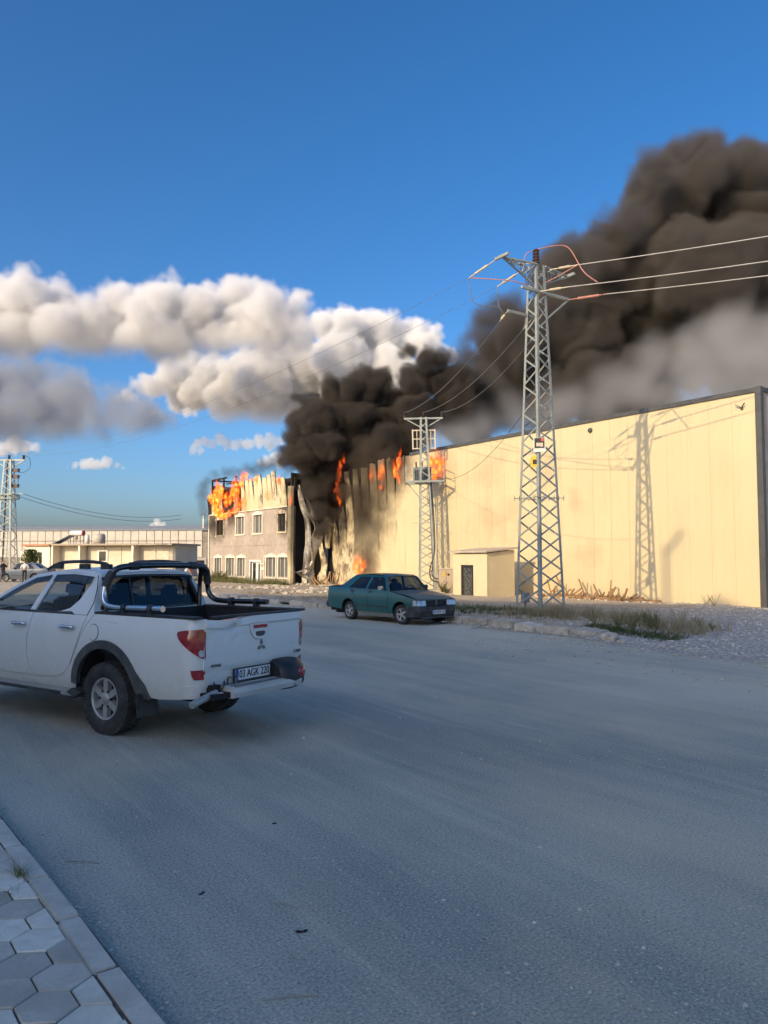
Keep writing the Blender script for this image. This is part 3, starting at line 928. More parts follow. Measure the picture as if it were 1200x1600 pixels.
for q in (0.95, 1.75):
    mb = MB(); mb.bx(q, q + 0.28, -0.06, 0.0, 1.2, 2.5); mb.build('window', M_darkglass, sb)
for q in (3.15, 6.4, L_ - 4.3):
    mb = MB(); mb.bx(q, q + 0.22, 0.0, 1.2, 0, 3.2); mb.build('pier', M_cream, sb)
for q in range(5):
    x0 = 6.8 + q * (L_ - 6.9) / 5
    mb = MB(); mb.bx(x0, x0 + (L_ - 6.9) / 5 - 0.06, 1.12, 1.2, 0.1, 3.1); mb.build('wall_panel', M_sb, sb)
mb = MB(); mb.bx(8.0, 9.2, 1.02, 1.12, 1.5, 2.75); wf = mb.build('window', M_white, sb)
mb = MB(); mb.bx(8.2, 9.0, 0.99, 1.02, 1.6, 2.6); mb.build('pane', M_darkglass, wf)
mb = MB(); mb.bx(-0.9, -0.35, 0.3, 0.9, 0, 2.6); mb.build('gate_pier', M_cream, sb)

# solar water heater and barrels on that roof
shw = thing('solar_water_heater', 'solar water heater with tilted panel on the low flat roof', 'water heater', tuple(sb.matrix_basis @ Vector((4.6, 1.0, 3.405))), sb.rotation_euler.z)
mb = MB(); mb.cyl((-0.2, 0.6, 1.15), (1.2, 0.6, 1.15), 0.28, 14); tk = mb.build('tank', M_white, shw)
mb = MB(); mb.cyl((1.2, 0.6, 1.15), (1.32, 0.6, 1.15), 0.29, 14); mb.build('end_cap', simple('red_cap', (0.45, 0.05, 0.05), 0.5), tk)
mb = MB(); mb.add([(-1.9, -0.3, 0.05), (-0.2, 0.2, 0.95), (-0.2, 1.2, 0.95), (-1.9, 0.9, 0.05), (-1.9, -0.3, -0.03), (-0.2, 0.2, 0.87), (-0.2, 1.2, 0.87), (-1.9, 0.9, -0.03)], [(0, 1, 2, 3), (7, 6, 5, 4), (0, 4, 5, 1), (1, 5, 6, 2), (2, 6, 7, 3), (3, 7, 4, 0)])
mb.build('collector', simple('collector', (0.20, 0.22, 0.25), 0.2, spec=0.8), shw)
mb = MB()
for q in ((-0.1, 0.3), (1.1, 0.3), (-0.1, 0.9), (1.1, 0.9)): mb.beam((q[0], q[1], 0), (q[0], q[1], 0.95), 0.06)
mb.build('stand', M_trim, shw)
for q, (dx, lab, r) in enumerate([(6.55, 'slim white water drum next to the solar heater', 0.24), (8.0, 'fat grey water tank on the low roof', 0.62)]):
    mb = MB(); mb.lathe([(0, 0), (r, 0), (r, 0.75 + 0.1 * q), (r * 0.8, 0.95 + 0.1 * q), (0, 0.98 + 0.1 * q)], 16)
    o = mb.build('water_tank', M_white if q == 0 else M_shed); o.location = sb.matrix_basis @ Vector((dx, 1.3, 3.405)); tag(o, lab, 'water tank')

# ------------------------------------------------------------------ the hall behind the camera that shades the street
gh = thing('gabled_hall', 'tall gabled hall on the camera side of the street casting the shade', 'building', (-26, 0, 0))
def shade_h(wall_x, wall_y, z):
    """Height on the hall's front (x = -26) and the y there whose shadow falls on the given point."""
    run = (wall_x + 26.0) / SUN_H.x
    return wall_y - run * SUN_H.y, z + run * math.tan(SUN_EL)
roofline = [shade_h(28.5, 18.0, 0.32), shade_h(24.0, 21.1, 0.0), shade_h(15.9, 33.5, 0.0), shade_h(11.5, 44.0, 0.0)]
y_a, h_a = roofline[0]
poly = [(roofline[-1][0] + 0.01, 0)] + roofline[::-1] + [(y_a - 16, h_a - 5.6), (y_a - 16, 0)]
mb = MB(); mb.prism(poly, 0, -30, 'YZ')
mb.build('wall', simple('hall_wall', (0.74, 0.72, 0.68), 0.7), gh)
y1, h1 = shade_h(28.5, 20.22, 2.22); y2, h2 = shade_h(28.5, 19.43, 3.1)
mb = MB(); mb.tube(catmull([(-0.3, y1, h1 - 5.0), (-0.3, y1, h1 - 0.15), (-0.3, y1 - 0.04, h1 + 0.05), (-0.3, y2, h2)], 5), 0.13, 10)
mb.build('lamp_shadow_pipe', M_trim, gh)  # unseen roof pipe, added to cast the lamp-shaped shadow on the warehouse
# ------------------------------------------------------------------ lattice pylons
t = NT('galvanised_steel')
n1 = t.noise(3.0, 5, 0.6); n2 = t.noise(25.0, 4, 0.65)
c = t.ramp(n1, [(0.3, (0.27, 0.295, 0.27)), (0.7, (0.38, 0.40, 0.365))])
c = t.mix(t.ramp(n2, [(0.6, 0.0), (0.85, 0.4)]), c, (0.25, 0.22, 0.18))
t.bsdf(c, 0.55, 0.25, spec=0.4)
M_galv = t.done()
M_insul = simple('brown_porcelain', (0.06, 0.032, 0.028), 0.25, var=0.2, scale=6, spec=0.6)
M_cer = simple('cream_polymer', (0.60, 0.52, 0.38), 0.4, var=0.1, scale=6)
M_wire = simple('aluminium_wire', (0.42, 0.41, 0.39), 0.6, 0.0, var=0.1, scale=4)
M_wire_d = simple('weathered_wire', (0.16, 0.17, 0.18), 0.6, var=0.1, scale=4)
M_cable = simple('black_cable', (0.03, 0.03, 0.03), 0.5)
M_pink = simple('red_sleeve', (0.50, 0.22, 0.18), 0.5, var=0.15, scale=8)
M_foot = concrete('footing_concrete', (0.38, 0.35, 0.31), scale=3)
M_trafo = simple('transformer_grey', (0.20, 0.23, 0.24), 0.45, var=0.15, scale=3)
M_yellow = simple('warning_yellow', (0.75, 0.48, 0.03), 0.5, var=0.1, scale=8)
M_signw = simple('sign_white', (0.72, 0.68, 0.60), 0.5, var=0.06, scale=8)
M_signd = simple('sign_black', (0.03, 0.022, 0.02), 0.5, var=0.2)
M_signr = simple('sign_red', (0.50, 0.10, 0.09), 0.5, var=0.2)

def insulator(mb_, p0, p1, r=0.07, n=6, core=0.03):
    """Ribbed insulator body between two points."""
    p0 = Vector(p0); p1 = Vector(p1)
    pts = []; rr = []
    for i in range(2 * n + 1):
        pts.append(p0.lerp(p1, i / (2 * n))); rr.append(r if i % 2 else core)
    mb_.tube(pts, rr, 10, True, False)

def lattice(name, label, loc, rz, H, a0, a1, group=None, leg=0.095, brace=0.05, k0=0.30, k1=0.26, z_top=None, tilt=0.0):
    """A four-legged tapering lattice mast; each leg and each lacing bar is its own part."""
    T = thing(name, label, 'pylon', loc, rz, group)
    T.rotation_euler.y = tilt
    def half(z): return lerp(a0, a1, z / H) / 2
    for sx, sy in ((-1, -1), (1, -1), (1, 1), (-1, 1)):
        mb = MB()
        p0 = Vector((sx * half(0), sy * half(0), -0.05)); p1 = Vector((sx * half(H), sy * half(H), H))
        mb.angle(p0, p1, leg, 0.014, (-sx, 0, 0), (0, -sy, 0))
        mb.build('leg', M_galv, T)
        mb = MB(); mb.box((p0.x, p0.y, -0.05), (0.34, 0.34, 0.34)); mb.build('footing', M_foot, T, bevel=0.02)
    faces = [((-1, -1), (1, -1)), ((1, -1), (1, 1)), ((1, 1), (-1, 1)), ((-1, 1), (-1, -1))]
    zs = [0.22]
    while zs[-1] < H - 0.3:
        zs.append(zs[-1] + k0 + k1 * lerp(a0, a1, zs[-1] / H))
    zs[-1] = min(zs[-1], H - 0.02)
    for fi, (A, B) in enumerate(faces):
        for i in range(len(zs) - 1):
            za, zb = zs[i], zs[i + 1]
            s = i % 2
            P, Q = (A, B) if s == 0 else (B, A)
            n = Vector(((A[0] + B[0]) / 2, (A[1] + B[1]) / 2, 0)) * -0.012
            p0 = Vector((P[0] * half(za), P[1] * half(za), za)) + n
            p1 = Vector((Q[0] * half(zb), Q[1] * half(zb), zb)) + n
            mb = MB(); mb.beam(p0, p1, brace, 0.03, up=tuple(n.normalized()))
            mb.build('brace', M_galv, T)
    T['_h'] = H
    return T, half

def sag_wire(name, a, b, sag, r, mat, label, group=None, n=24):
    a = Vector(a); b = Vector(b)
    pts = []
    for i in range(n + 1):
        s = i / n
        p = a.lerp(b, s); p.z -= 4 * sag * s * (1 - s)
        pts.append(p)
    mb = MB(); mb.tube(pts, r, 6)
    o = mb.build(name, mat)
    return tag(o, label, 'wire', group)

# ---- the big terminal pylon
TX, TY = 19.34, 18.76
p1, half = lattice('lattice_pylon', 'tall lattice pylon in front of the cream wall with wide cross arms', (TX, TY, 0.05), 0, 12.05, 1.18, 0.42)
ZA = 12.02
mb = MB()   # upper cross arm: triangular truss along X, tapering to its ends
def arm(mb, L, z, d, w, n, flip=1, th=0.05):
    for s in (-1, 1):
        tip = Vector((s * L, 0, z))
        roots = [Vector((s * w / 2, -w / 2, z)), Vector((s * w / 2, w / 2, z)), Vector((s * w / 2, 0, z - d * flip))]
        for r_ in roots: mb.beam(r_, tip, th)
        for i in range(1, n):
            f = i / n
            q = [r_.lerp(tip, f) for r_ in roots]
            mb.beam(q[0], q[1], th * 0.7); mb.beam(q[0], q[2], th * 0.7); mb.beam(q[1], q[2], th * 0.7)
            q2 = [r_.lerp(tip, f - 1 / n) for r_ in roots]
            mb.beam(q2[0], q[2], th * 0.7); mb.beam(q2[1], q[2], th * 0.7); mb.beam(q2[0], q[1], th * 0.7)
arm(mb, 1.62, ZA, 0.62, 0.44, 3)
arm_o = mb.build('cross_arm', M_galv, p1); arm_o['kind'] = 'stuff'
mb = MB(); mb.beam((-1.62, -0.32, ZA + 0.02), (-1.62, 0.32, ZA + 0.02), 0.09); mb.build('end_plate', M_galv, p1)
mb = MB(); mb.beam((1.62, -0.30, ZA + 0.02), (1.62, 0.30, ZA + 0.02), 0.09); mb.build('end_plate', M_galv, p1)
mb = MB(); mb.beam((-0.95, -0.24, 11.05), (1.35, -0.24, 11.05), 0.09); mb.build('lower_arm', M_galv, p1)
mb = MB(); mb.beam((1.30, -0.24, 11.0), (0.24, -0.24, 10.15), 0.05); mb.build('strut', M_galv, p1)
mb = MB(); mb.beam((-1.15, 0.24, 10.32), (0.24, 0.24, 10.32), 0.08); mb.build('side_arm', M_galv, p1)
mb = MB(); insulator(mb, (0, 0, ZA + 0.08), (0, 0, ZA + 0.62), 0.13, 5, 0.09); mb.build('post_insulator', M_insul, p1)
# tension insulators
def tension(p, d, L=0.62, mat=None, r=0.05):
    p = Vector(p); d = Vector(d).normalized()
    mb = MB(); mb.tube([p, p + d * 0.35], 0.018, 6); insulator(mb, p + d * 0.35, p + d * (0.35 + L), r, 7, 0.035); mb.tube([p + d * (0.35 + L), p + d * (0.6 + L)], 0.02, 6)
    mb.build('tension_insulator', mat or M_cer, p1)
    return p + d * (0.6 + L)
west = Vector((-0.27, 0.94, -0.34))
toT2 = (Vector((26.2, 35.3, 10.2)) - Vector((TX - 1.1, TY, 10.3))).normalized()
e1 = tension((-1.62, 0.3, ZA), west, 0.55)
e2 = tension((-0.30, 0.3, ZA - 0.05), west, 0.55)
f1 = tension((-1.12, 0.28, 10.32), toT2 * 1.0 + Vector((0, 0, -0.1)), 0.3)
f2 = tension((0.05, 0.28, 10.25), toT2 + Vector((0, 0, -0.1)), 0.3)
f3 = tension((0.30, 0.28, 9.75), toT2 + Vector((0, 0, -0.1)), 0.3)
east = Vector((0.40, -0.916, -0.03)).normalized()
g1 = tension((0.35, -0.30, ZA - 0.12), east, 0.4, M_cer)
g2 = tension((-0.1, -0.26, 11.05), east, 0.4, M_cer)
g3 = tension((1.32, -0.26, 11.03), east, 0.75, M_pink)
base1 = Vector((TX, TY, 0.05))
# jumpers (part of the pylon's fittings)
def jumper(pts, r, mat, name='jumper'):
    mb = MB(); mb.tube(catmull(pts, 8), r, 6); mb.build(name, mat, p1)
jumper([e1, e1 + Vector((0.15, -0.1, -0.9)), f1 + Vector((-0.15, -0.2, 0.4)), f1], 0.014, M_wire_d)
jumper([e2, e2 + Vector((0.1, -0.1, -0.9)), f2 + Vector((-0.12, -0.15, 0.5)), f2], 0.014, M_wire_d)
jumper([e1, (-0.9, 0.4, ZA - 0.55), (0.1, 0.0, ZA - 0.62), g1], 0.018, M_pink)
jumper([(-0.2, 0.3, ZA - 0.55), (-0.35, 0.2, ZA + 0.35), (0, 0, ZA + 0.62)], 0.016, M_pink)
jumper([(0, 0, ZA + 0.62), (0.75, -0.25, ZA + 0.85), (1.15, -0.5, ZA + 0.75), (1.45, -0.85, ZA - 0.1), g2 + east * 1.0], 0.022, M_pink)
# warning plates, climbing guard, cabinet
mb = MB(); mb.box((-0.42, -0.46, 5.66), (0.40, 0.02, 0.48), rz=R(-45)); s1 = mb.build('warning_sign', M_signw, p1)
mb = MB(); mb.box((-0.428, -0.468, 5.72), (0.33, 0.014, 0.34), rz=R(-45)); mb.build('picture', M_signd, s1)
mb = MB(); mb.box((-0.36, -0.55, 5.83), (0.11, 0.012, 0.1), rz=R(-45)); mb.build('lettering', M_signr, s1)
mb = MB()
for dx in (-0.075, 0.06): mb.lathe([(0, -0.012), (0.06, -0.008), (0.062, 0.0)], 10, 'Y', (0, 0, 0))
sk = MB(); sk.box((-0.47, -0.44, 5.67), (0.12, 0.012, 0.12), rz=R(-45)); sk.box((-0.385, -0.52, 5.66), (0.10, 0.012, 0.13), rz=R(-45)); sk.build('picture_shape', M_cer, s1)
mb = MB(); mb.prism([(-0.15, 0), (0.15, 0), (0.15, 0.3), (0.0, 0.42), (-0.15, 0.3)], -0.008, 0.008, 'XZ'); o = mb.build('warning_plate', M_yellow, p1); o.location = (-0.45, -0.27, 4.92); o.rotation_euler.z = R(-45)
mb = MB(); mb.prism([(-0.07, 0), (0.07, 0), (0.07, 0.16), (-0.07, 0.16)], -0.012, -0.009, 'XZ'); o2 = mb.build('mark', M_signd, o); o2.location = (0, 0, 0.1)
hz = half(3.9) + 0.02
for s in ((-hz - 0.2, -hz, hz + 0.2, -hz), (-hz, -hz - 0.2, -hz, hz + 0.2), (-hz - .2, hz, hz + .2, hz), (hz, -hz - .2, hz, hz + .2)):
    mb = MB(); mb.beam((s[0], s[1], 3.9), (s[2], s[3], 3.9), 0.02); 
    for q in range(7):
        f = q / 6; x = lerp(s[0], s[2], f); y = lerp(s[1], s[3], f); mb.beam((x, y, 3.82), (x, y, 3.98), 0.015)
    mb.build('climbing_guard', M_galv, p1)
mb = MB(); mb.box((-0.35, 0.35, 0.5), (0.26, 0.16, 0.34)); mb.beam((-0.35, 0.35, 0.0), (-0.35, 0.35, 0.35), 0.05); mb.build('meter_box', M_trafo, p1)

# ---- wires leaving to the east (towards the next pylon out of view)
for q, (g, dz) in enumerate(((g1, 0.3), (g2, 0.0), (g3, -0.15))):
    a = base1 + g; b = a + Vector((16.0, -36.6, 0.6 + dz))
    sag_wire('power_line', a, b, 0.9, 0.017, M_wire, ['topmost of the three bright wires crossing the smoke', 'middle of the three bright wires crossing the smoke', 'lowest bright wire crossing the smoke with a red sleeve at the pylon'][q], 'bright wires running off the big pylon')

# ---- the transformer pylon by the wall
RZ2 = R(-34.5)
p2, half2 = lattice('lattice_pylon', 'slim lattice pylon carrying a transformer platform by the kiosk', (27.0, 34.95, 0.0), RZ2, 10.0, 0.98, 0.40, leg=0.11, brace=0.055, k0=0.26, k1=0.28, tilt=R(-1.2))
mb = MB(); mb.beam((-1.12, 0, 9.95), (1.12, 0, 9.95), 0.10); mb.build('cross_arm', M_galv, p2)
for s in (-1, 1):
    mb = MB(); mb.beam((s * 1.0, 0, 9.92), (s * 0.2, 0, 9.45), 0.06); mb.build('strut', M_galv, p2)
ins2 = []
for x in (-1.08, 0.0, 1.08):
    mb = MB(); insulator(mb, (x, 0, 10.0), (x, 0, 10.32), 0.09, 3, 0.06); mb.build('post_insulator', M_insul, p2); ins2.append((x, 0, 10.3))
for s in (-1, 1):
    mb = MB()
    for z in (9.25, 8.75, 8.2): mb.beam((s * 0.2, -0.05, z), (s * 0.66, -0.05, z), 0.06)
    mb.beam((s * 0.64, -0.05, 8.15), (s * 0.64, -0.05, 9.3), 0.075); mb.beam((s * 0.40, -0.05, 8.15), (s * 0.40, -0.05, 9.3), 0.04)
    mb.build('fuse_frame', M_cer, p2)
# transformer platform: floor frame, rails, tank with fins and bushings
mb = MB()
for y in (-0.55, 0.75): mb.beam((-1.08, y, 6.25), (1.08, y, 6.25), 0.11)
for x in (-1.08, 0.0, 1.08): mb.beam((x, -0.55, 6.25), (x, 0.75, 6.25), 0.08)
mb.build('platform', M_galv, p2)
mb = MB()
for x in (-1.08, 1.08):
    for y in (-0.55, 0.75): mb.beam((x, y, 6.25), (x, y, 7.2), 0.04)
for z in (7.2, 6.75):
    mb.beam((-1.08, 0.75, z), (1.08, 0.75, z), 0.035)
    for x in (-1.08, 1.08): mb.beam((x, -0.55, z), (x, 0.75, z), 0.035)
mb.build('guard_rail', M_galv, p2)
mb = MB(); mb.bx(-0.62, 0.42, 0.28, 1.05, 6.32, 7.15); tr = mb.build('transformer', M_trafo, p2, bevel=0.03)
for q in range(9):
    x = -0.58 + q * 0.12
    mb = MB(); mb.bx(x, x + 0.03, 0.14, 0.28, 6.4, 7.05); mb.build('cooling_fin', M_trafo, tr)
for q in range(3):
    mb = MB(); insulator(mb, (-0.45 + q * 0.35, 0.6, 7.15), (-0.45 + q * 0.35, 0.6, 7.5), 0.06, 3, 0.035); mb.build('bushing', M_insul, tr)
for s in (-1, 1):
    mb = MB(); mb.beam((s * 0.98, 0.1, 6.2), (s * 0.3, 0.1, 5.35), 0.05); mb.build('platform_strut', M_galv, p2)
mb = MB(); mb.beam((-0.75, -0.36, 3.9), (0.75, -0.36, 3.9), 0.03); mb.build('climbing_guard', M_galv, p2)
mb = MB(); mb.tube(catmull([(0.30, -0.30, 6.2), (0.36, -0.33, 4.6), (0.40, -0.38, 2.6), (0.34, -0.42, 1.9), (0.15, -0.46, 1.3), (0.18, -0.47, 0.75), (0.55, -0.45, 0.55), (0.95, -0.45, 0.75), (1.25, -0.45, 0.95)], 6), 0.035, 8); mb.build('cable', M_cable, p2)
mb = MB(); mb.tube(catmull([(0.36, -0.30, 6.2), (0.45, -0.33, 4.0), (0.46, -0.38, 2.4), (0.3, -0.40, 1.4), (0.25, -0.46, 0.95), (0.5, -0.47, 0.72), (0.9, -0.45, 0.8), (1.22, -0.45, 0.98)], 6), 0.03, 8); mb.build('cable', M_cable, p2)
mb = MB(); mb.tube([(0.55, 0.1, 6.2), (0.62, 0.1, 3.0), (0.66, 0.1, 0.2)], 0.03, 6); mb.build('conduit', M_galv, p2)
bpy.context.view_layer.update()
m2w = p2.matrix_world
for q, f in enumerate((f1, f2, f3)):
    sag_wire('power_line', base1 + f, m2w @ Vector(ins2[q]), 0.55, 0.013, M_wire_d, ['wire from the big pylon to the near end of the slim pylon arm', 'wire from the big pylon to the middle insulator of the slim pylon', 'lowest wire from the big pylon down to the slim pylon'][q], 'wires between the two pylons by the warehouse')
# thin service wire from the big pylon down to the transformer platform
sag_wire('service_wire', (TX - 0.3, TY + 0.45, 6.9), m2w @ Vector((0.6, 0.2, 6.6)), 0.9, 0.009, M_cable, 'thin dark service wire sagging across the cream wall', None)

# ---- electrical cabinet beside it
cb = thing('electrical_cabinet', 'beige electrical cabinet with yellow sticker beside the slim pylon', 'cabinet', (26.2, 32.3, 0.02), RZ2)
mb = MB(); mb.bx(-0.38, 0.38, -0.22, 0.22, 0, 1.28); bd = mb.build('body', simple('cabinet_beige', (0.50, 0.40, 0.29), 0.6, var=0.1, scale=3), cb, bevel=0.015)
mb = MB(); mb.bx(-0.41, 0.41, -0.25, 0.25, 1.281, 1.33); mb.build('lid', M_cer, cb)
mb = MB(); mb.bx(-0.16, -0.05, -0.235, -0.222, 0.92, 1.10); mb.build('sticker', M_yellow, cb)
mb = MB(); mb.cyl((0.12, -0.222, 1.0), (0.12, -0.24, 1.0), 0.06, 10); mb.build('lock', M_signd, cb)
mb = MB(); mb.bx(-0.006, 0.006, -0.228, -0.2215, 0.06, 1.22); mb.build('door_joint', M_trim, cb)

# ---- distant pylon at the street's end
p3, half3 = lattice('lattice_pylon', 'distant lattice pylon rising behind the pickup with black switchgear', (10.77, 72.93, 0.0), RZ2, 10.4, 1.5, 0.62, leg=0.12, brace=0.06, k0=0.34, k1=0.28)
mb = MB(); mb.beam((-1.35, 0, 10.35), (1.35, 0, 10.35), 0.13); mb.build('cross_arm', M_galv, p3)
for s in (-1, 1):
    mb = MB(); mb.beam((s * 1.25, 0, 10.3), (s * 0.3, 0, 9.75), 0.09); mb.build('strut', M_galv, p3)
ins3 = []
for x in (-1.3, 0.0, 1.25):
    mb = MB(); insulator(mb, (x, 0, 10.4), (x, 0, 10.78), 0.13, 3, 0.08); mb.build('post_insulator', M_insul, p3); ins3.append((x, 0, 10.75))
for q, z in enumerate((9.45, 8.9, 8.1)):
    mb = MB(); mb.bx(0.36, 0.85, -0.2, 0.2, z - 0.13, z + 0.16); mb.beam((0.3, 0, z - 0.1), (1.0, 0, z + 0.12), 0.06); mb.build('switch', M_insul, p3)
mb = MB(); mb.beam((0.82, 0, 8.1), (0.82, 0, 8.95), 0.05); mb.build('switch_rod', M_insul, p3)
for q, z in enumerate((7.55, 7.3, 7.05)):
    mb = MB(); mb.beam((0.2, 0.1, z), (1.25 - 0.3 * q, 0.1, z - 0.1), 0.06); mb.build('bracket', M_galv, p3)
mb = MB()
for z, e in ((7.35, 0.28), (7.0, 0.22)):
    for a_, b_ in (((-1, -1), (1, -1)), ((1, -1), (1, 1)), ((1, 1), (-1, 1)), ((-1, 1), (-1, -1))):
        h_ = half3(z) + e * 0.8
        mb.beam((a_[0] * h_, a_[1] * h_, z), (b_[0] * h_, b_[1] * h_, z), 0.07)
        for k_ in range(5):
            f = k_ / 4; x = lerp(a_[0], b_[0], f) * h_; y_ = lerp(a_[1], b_[1], f) * h_
            mb.beam((x, y_, 7.0), (x, y_, 7.36), 0.04)
mb.build('climbing_cage', M_galv, p3)
mb = MB(); mb.tube(catmull([(1.25, 0, 10.75), (1.75, 0, 10.5), (1.8, 0, 9.7), (1.3, 0, 9.3), (0.85, 0, 9.3)], 6), 0.02, 6); mb.build('jumper', M_cable, p3)
bpy.context.view_layer.update()
m3w = p3.matrix_world
for q, e in enumerate((e1, e2)):
    sag_wire('power_line', base1 + e, m3w @ Vector(ins3[q * 2]), 1.6, 0.007, M_wire_d, ['faint wire from the big pylon arm end to the distant pylon', 'faint wire from the big pylon mast to the distant pylon'][q], 'long faint wires across the sky')
for q in range(2):
    sag_wire('power_line', m3w @ Vector((1.2 - 0.3 * q, 0.1, 7.45 - 0.25 * q)), (33.0, 92.0, 7.2 - 0.5 * q), 1.0, 0.022, M_wire_d, ['upper thin wire sagging from the distant pylon over the sheds', 'lower thin wire sagging from the distant pylon over the sheds'][q], 'thin wires over the sheds')
# ------------------------------------------------------------------ vehicle tools and materials
def car_paint(name, col, dirt=(0.33, 0.29, 0.23), dz=(0.45, 0.95), rough=0.32, amount=0.55, coat=0.5, metal=0.0):
    t = NT(name)
    o = t.coord('Object')
    n1 = t.noise(2.2, 6, 0.65, o); n2 = t.noise(14.0, 5, 0.7, o); n3 = t.noise(1.0, 5, 0.7, t.mapping(scale=(1.2, 6, 9), vec=o))
    sx = t.sep(o)
    low = t.math('MULTIPLY', t.math('SUBTRACT', dz[1], t.math('ADD', sx[2], t.math('MULTIPLY', t.math('SUBTRACT', n1, 0.5), 0.5))), 1.0 / (dz[1] - dz[0]), clamp=True)
    film = t.math('ADD', t.math('MULTIPLY', low, 0.75), t.ramp(n1, [(0.45, 0.0), (0.8, 0.35)]), clamp=True)
    film = t.math('MULTIPLY', film, t.ramp(n2, [(0.2, 0.55), (0.7, 1.0)]))
    film = t.math('MULTIPLY', film, amount)
    c = t.mix(film, col, dirt)
    c = t.mix(t.math('MULTIPLY', t.ramp(n3, [(0.66, 0.0), (0.70, 1.0)]), 0.22), c, tuple(x * 0.35 for x in dirt))
    r = t.math('ADD', rough, t.math('MULTIPLY', film, 0.5), clamp=True)
    t.bsdf(c, r, metal, coat=coat, normal=t.bump(n2, 0.03, 0.01))
    t.b.inputs['Coat Roughness'].default_value = 0.12
    return t.done()
M_pkwhite = car_paint('dirty_white_paint', (0.76, 0.78, 0.75), dirt=(0.42, 0.38, 0.31), dz=(0.42, 1.2), amount=0.75, coat=0.35)
M_green = car_paint('dusty_green_paint', (0.0, 0.092, 0.092), dirt=(0.20, 0.18, 0.15), dz=(0.25, 0.6), amount=0.14, coat=0.7, metal=0.15)
M_greendust = car_paint('dusted_bonnet_paint', (0.05, 0.09, 0.078), dirt=(0.30, 0.255, 0.205), dz=(0.3, 1.5), amount=0.85, coat=0.2)
M_bluecar = car_paint('blue_grey_paint', (0.06, 0.085, 0.13), dirt=(0.30, 0.27, 0.23), dz=(0.2, 0.7), amount=0.3)
M_chrome = simple('chrome', (0.72, 0.72, 0.72), 0.14, 1.0, var=0.06, scale=5)
M_dchrome = simple('dark_chrome', (0.10, 0.105, 0.11), 0.2, 0.9, var=0.15, scale=5)
t = NT('black_plastic')
n1 = t.noise(5, 5, 0.65, t.coord('Object')); n2 = t.noise(40, 4, 0.6, t.coord('Object'))
c = t.ramp(n1, [(0.35, (0.022, 0.023, 0.025)), (0.75, (0.075, 0.073, 0.07))])
t.bsdf(c, 0.55, normal=t.bump(n2, 0.1, 0.01)); M_plastic = t.done()
t = NT('grey_flare_plastic')
n1 = t.noise(4, 6, 0.7, t.coord('Object')); n2 = t.noise(40, 4, 0.6, t.coord('Object'))
c = t.ramp(n1, [(0.35, (0.045, 0.046, 0.048)), (0.6, (0.10, 0.098, 0.094)), (0.78, (0.24, 0.225, 0.20))])
t.bsdf(c, 0.65, normal=t.bump(n2, 0.15, 0.01)); M_flare = t.done()
t = NT('tyre_rubber')
n1 = t.noise(6, 5, 0.65, t.coord('Object')); n2 = t.noise(60, 3, 0.6, t.coord('Object'))
c = t.ramp(n1, [(0.35, (0.028, 0.028, 0.028)), (0.62, (0.06, 0.058, 0.055)), (0.8, (0.17, 0.155, 0.135))])
t.bsdf(c, 0.85, normal=t.bump(n2, 0.2, 0.01), spec=0.3); M_tyre = t.done()
t = NT('dusty_alloy')
n1 = t.noise(9, 5, 0.65, t.coord('Object'))
c = t.ramp(n1, [(0.3, (0.36, 0.34, 0.31)), (0.7, (0.52, 0.51, 0.48))])
t.bsdf(c, 0.45, 0.5); M_alloy = t.done()
M_dark = simple('underbody_black', (0.012, 0.012, 0.012), 0.9, var=0.3)
M_seat = simple('seat_fabric', (0.045, 0.047, 0.05), 0.9, var=0.2, scale=10)
M_liner = simple('bed_liner', (0.02, 0.021, 0.023), 0.6, var=0.3, scale=6, bump=0.2)
M_redlamp = simple('red_lens', (0.30, 0.006, 0.012), 0.12, var=0.35, scale=14, spec=0.8, coat=0.8)
M_amber = simple('amber_lens', (0.32, 0.04, 0.018), 0.12, var=0.25, scale=14, spec=0.8, coat=0.8)
M_clearlamp = simple('clear_lens', (0.55, 0.57, 0.58), 0.10, 0.3, var=0.35, scale=9, spec=0.9, coat=0.9)
M_plate = simple('plate_white', (0.70, 0.70, 0.68), 0.4, var=0.05, scale=12)
M_plateblue = simple('plate_blue', (0.02, 0.05, 0.30), 0.4)
M_ink = simple('black_ink', (0.012, 0.012, 0.012), 0.5)
t = NT('car_glass')
tr = t.n('ShaderNodeBsdfTransparent'); tr.inputs['Color'].default_value = (0.70, 0.74, 0.73, 1)
gl = t.n('ShaderNodeBsdfGlossy', Roughness=0.03); gl.inputs['Color'].default_value = (0.9, 0.95, 1.0, 1)
lw = t.n('ShaderNodeLayerWeight', Blend=0.5); fr = t.n('ShaderNodeMath'); fr.operation = 'MULTIPLY_ADD'; t.l(t.math('POWER', lw.outputs['Facing'], 4.0), fr.inputs[0]); fr.inputs[1].default_value = 0.65; fr.inputs[2].default_value = 0.035; mx = t.n('ShaderNodeMixShader')
t.l(fr.outputs[0], mx.inputs[0]); t.l(tr.outputs[0], mx.inputs[1]); t.l(gl.outputs[0], mx.inputs[2]); t.l(mx.outputs[0], t.out.inputs['Surface'])
M_glass = t.done()
t = NT('tinted_glass')
tr = t.n('ShaderNodeBsdfTransparent'); tr.inputs['Color'].default_value = (0.36, 0.38, 0.38, 1)
gl = t.n('ShaderNodeBsdfGlossy', Roughness=0.03); gl.inputs['Color'].default_value = (0.9, 0.95, 1.0, 1)
lw = t.n('ShaderNodeLayerWeight', Blend=0.5); fr = t.n('ShaderNodeMath'); fr.operation = 'MULTIPLY_ADD'; t.l(t.math('POWER', lw.outputs['Facing'], 4.0), fr.inputs[0]); fr.inputs[1].default_value = 0.65; fr.inputs[2].default_value = 0.035; mx = t.n('ShaderNodeMixShader')
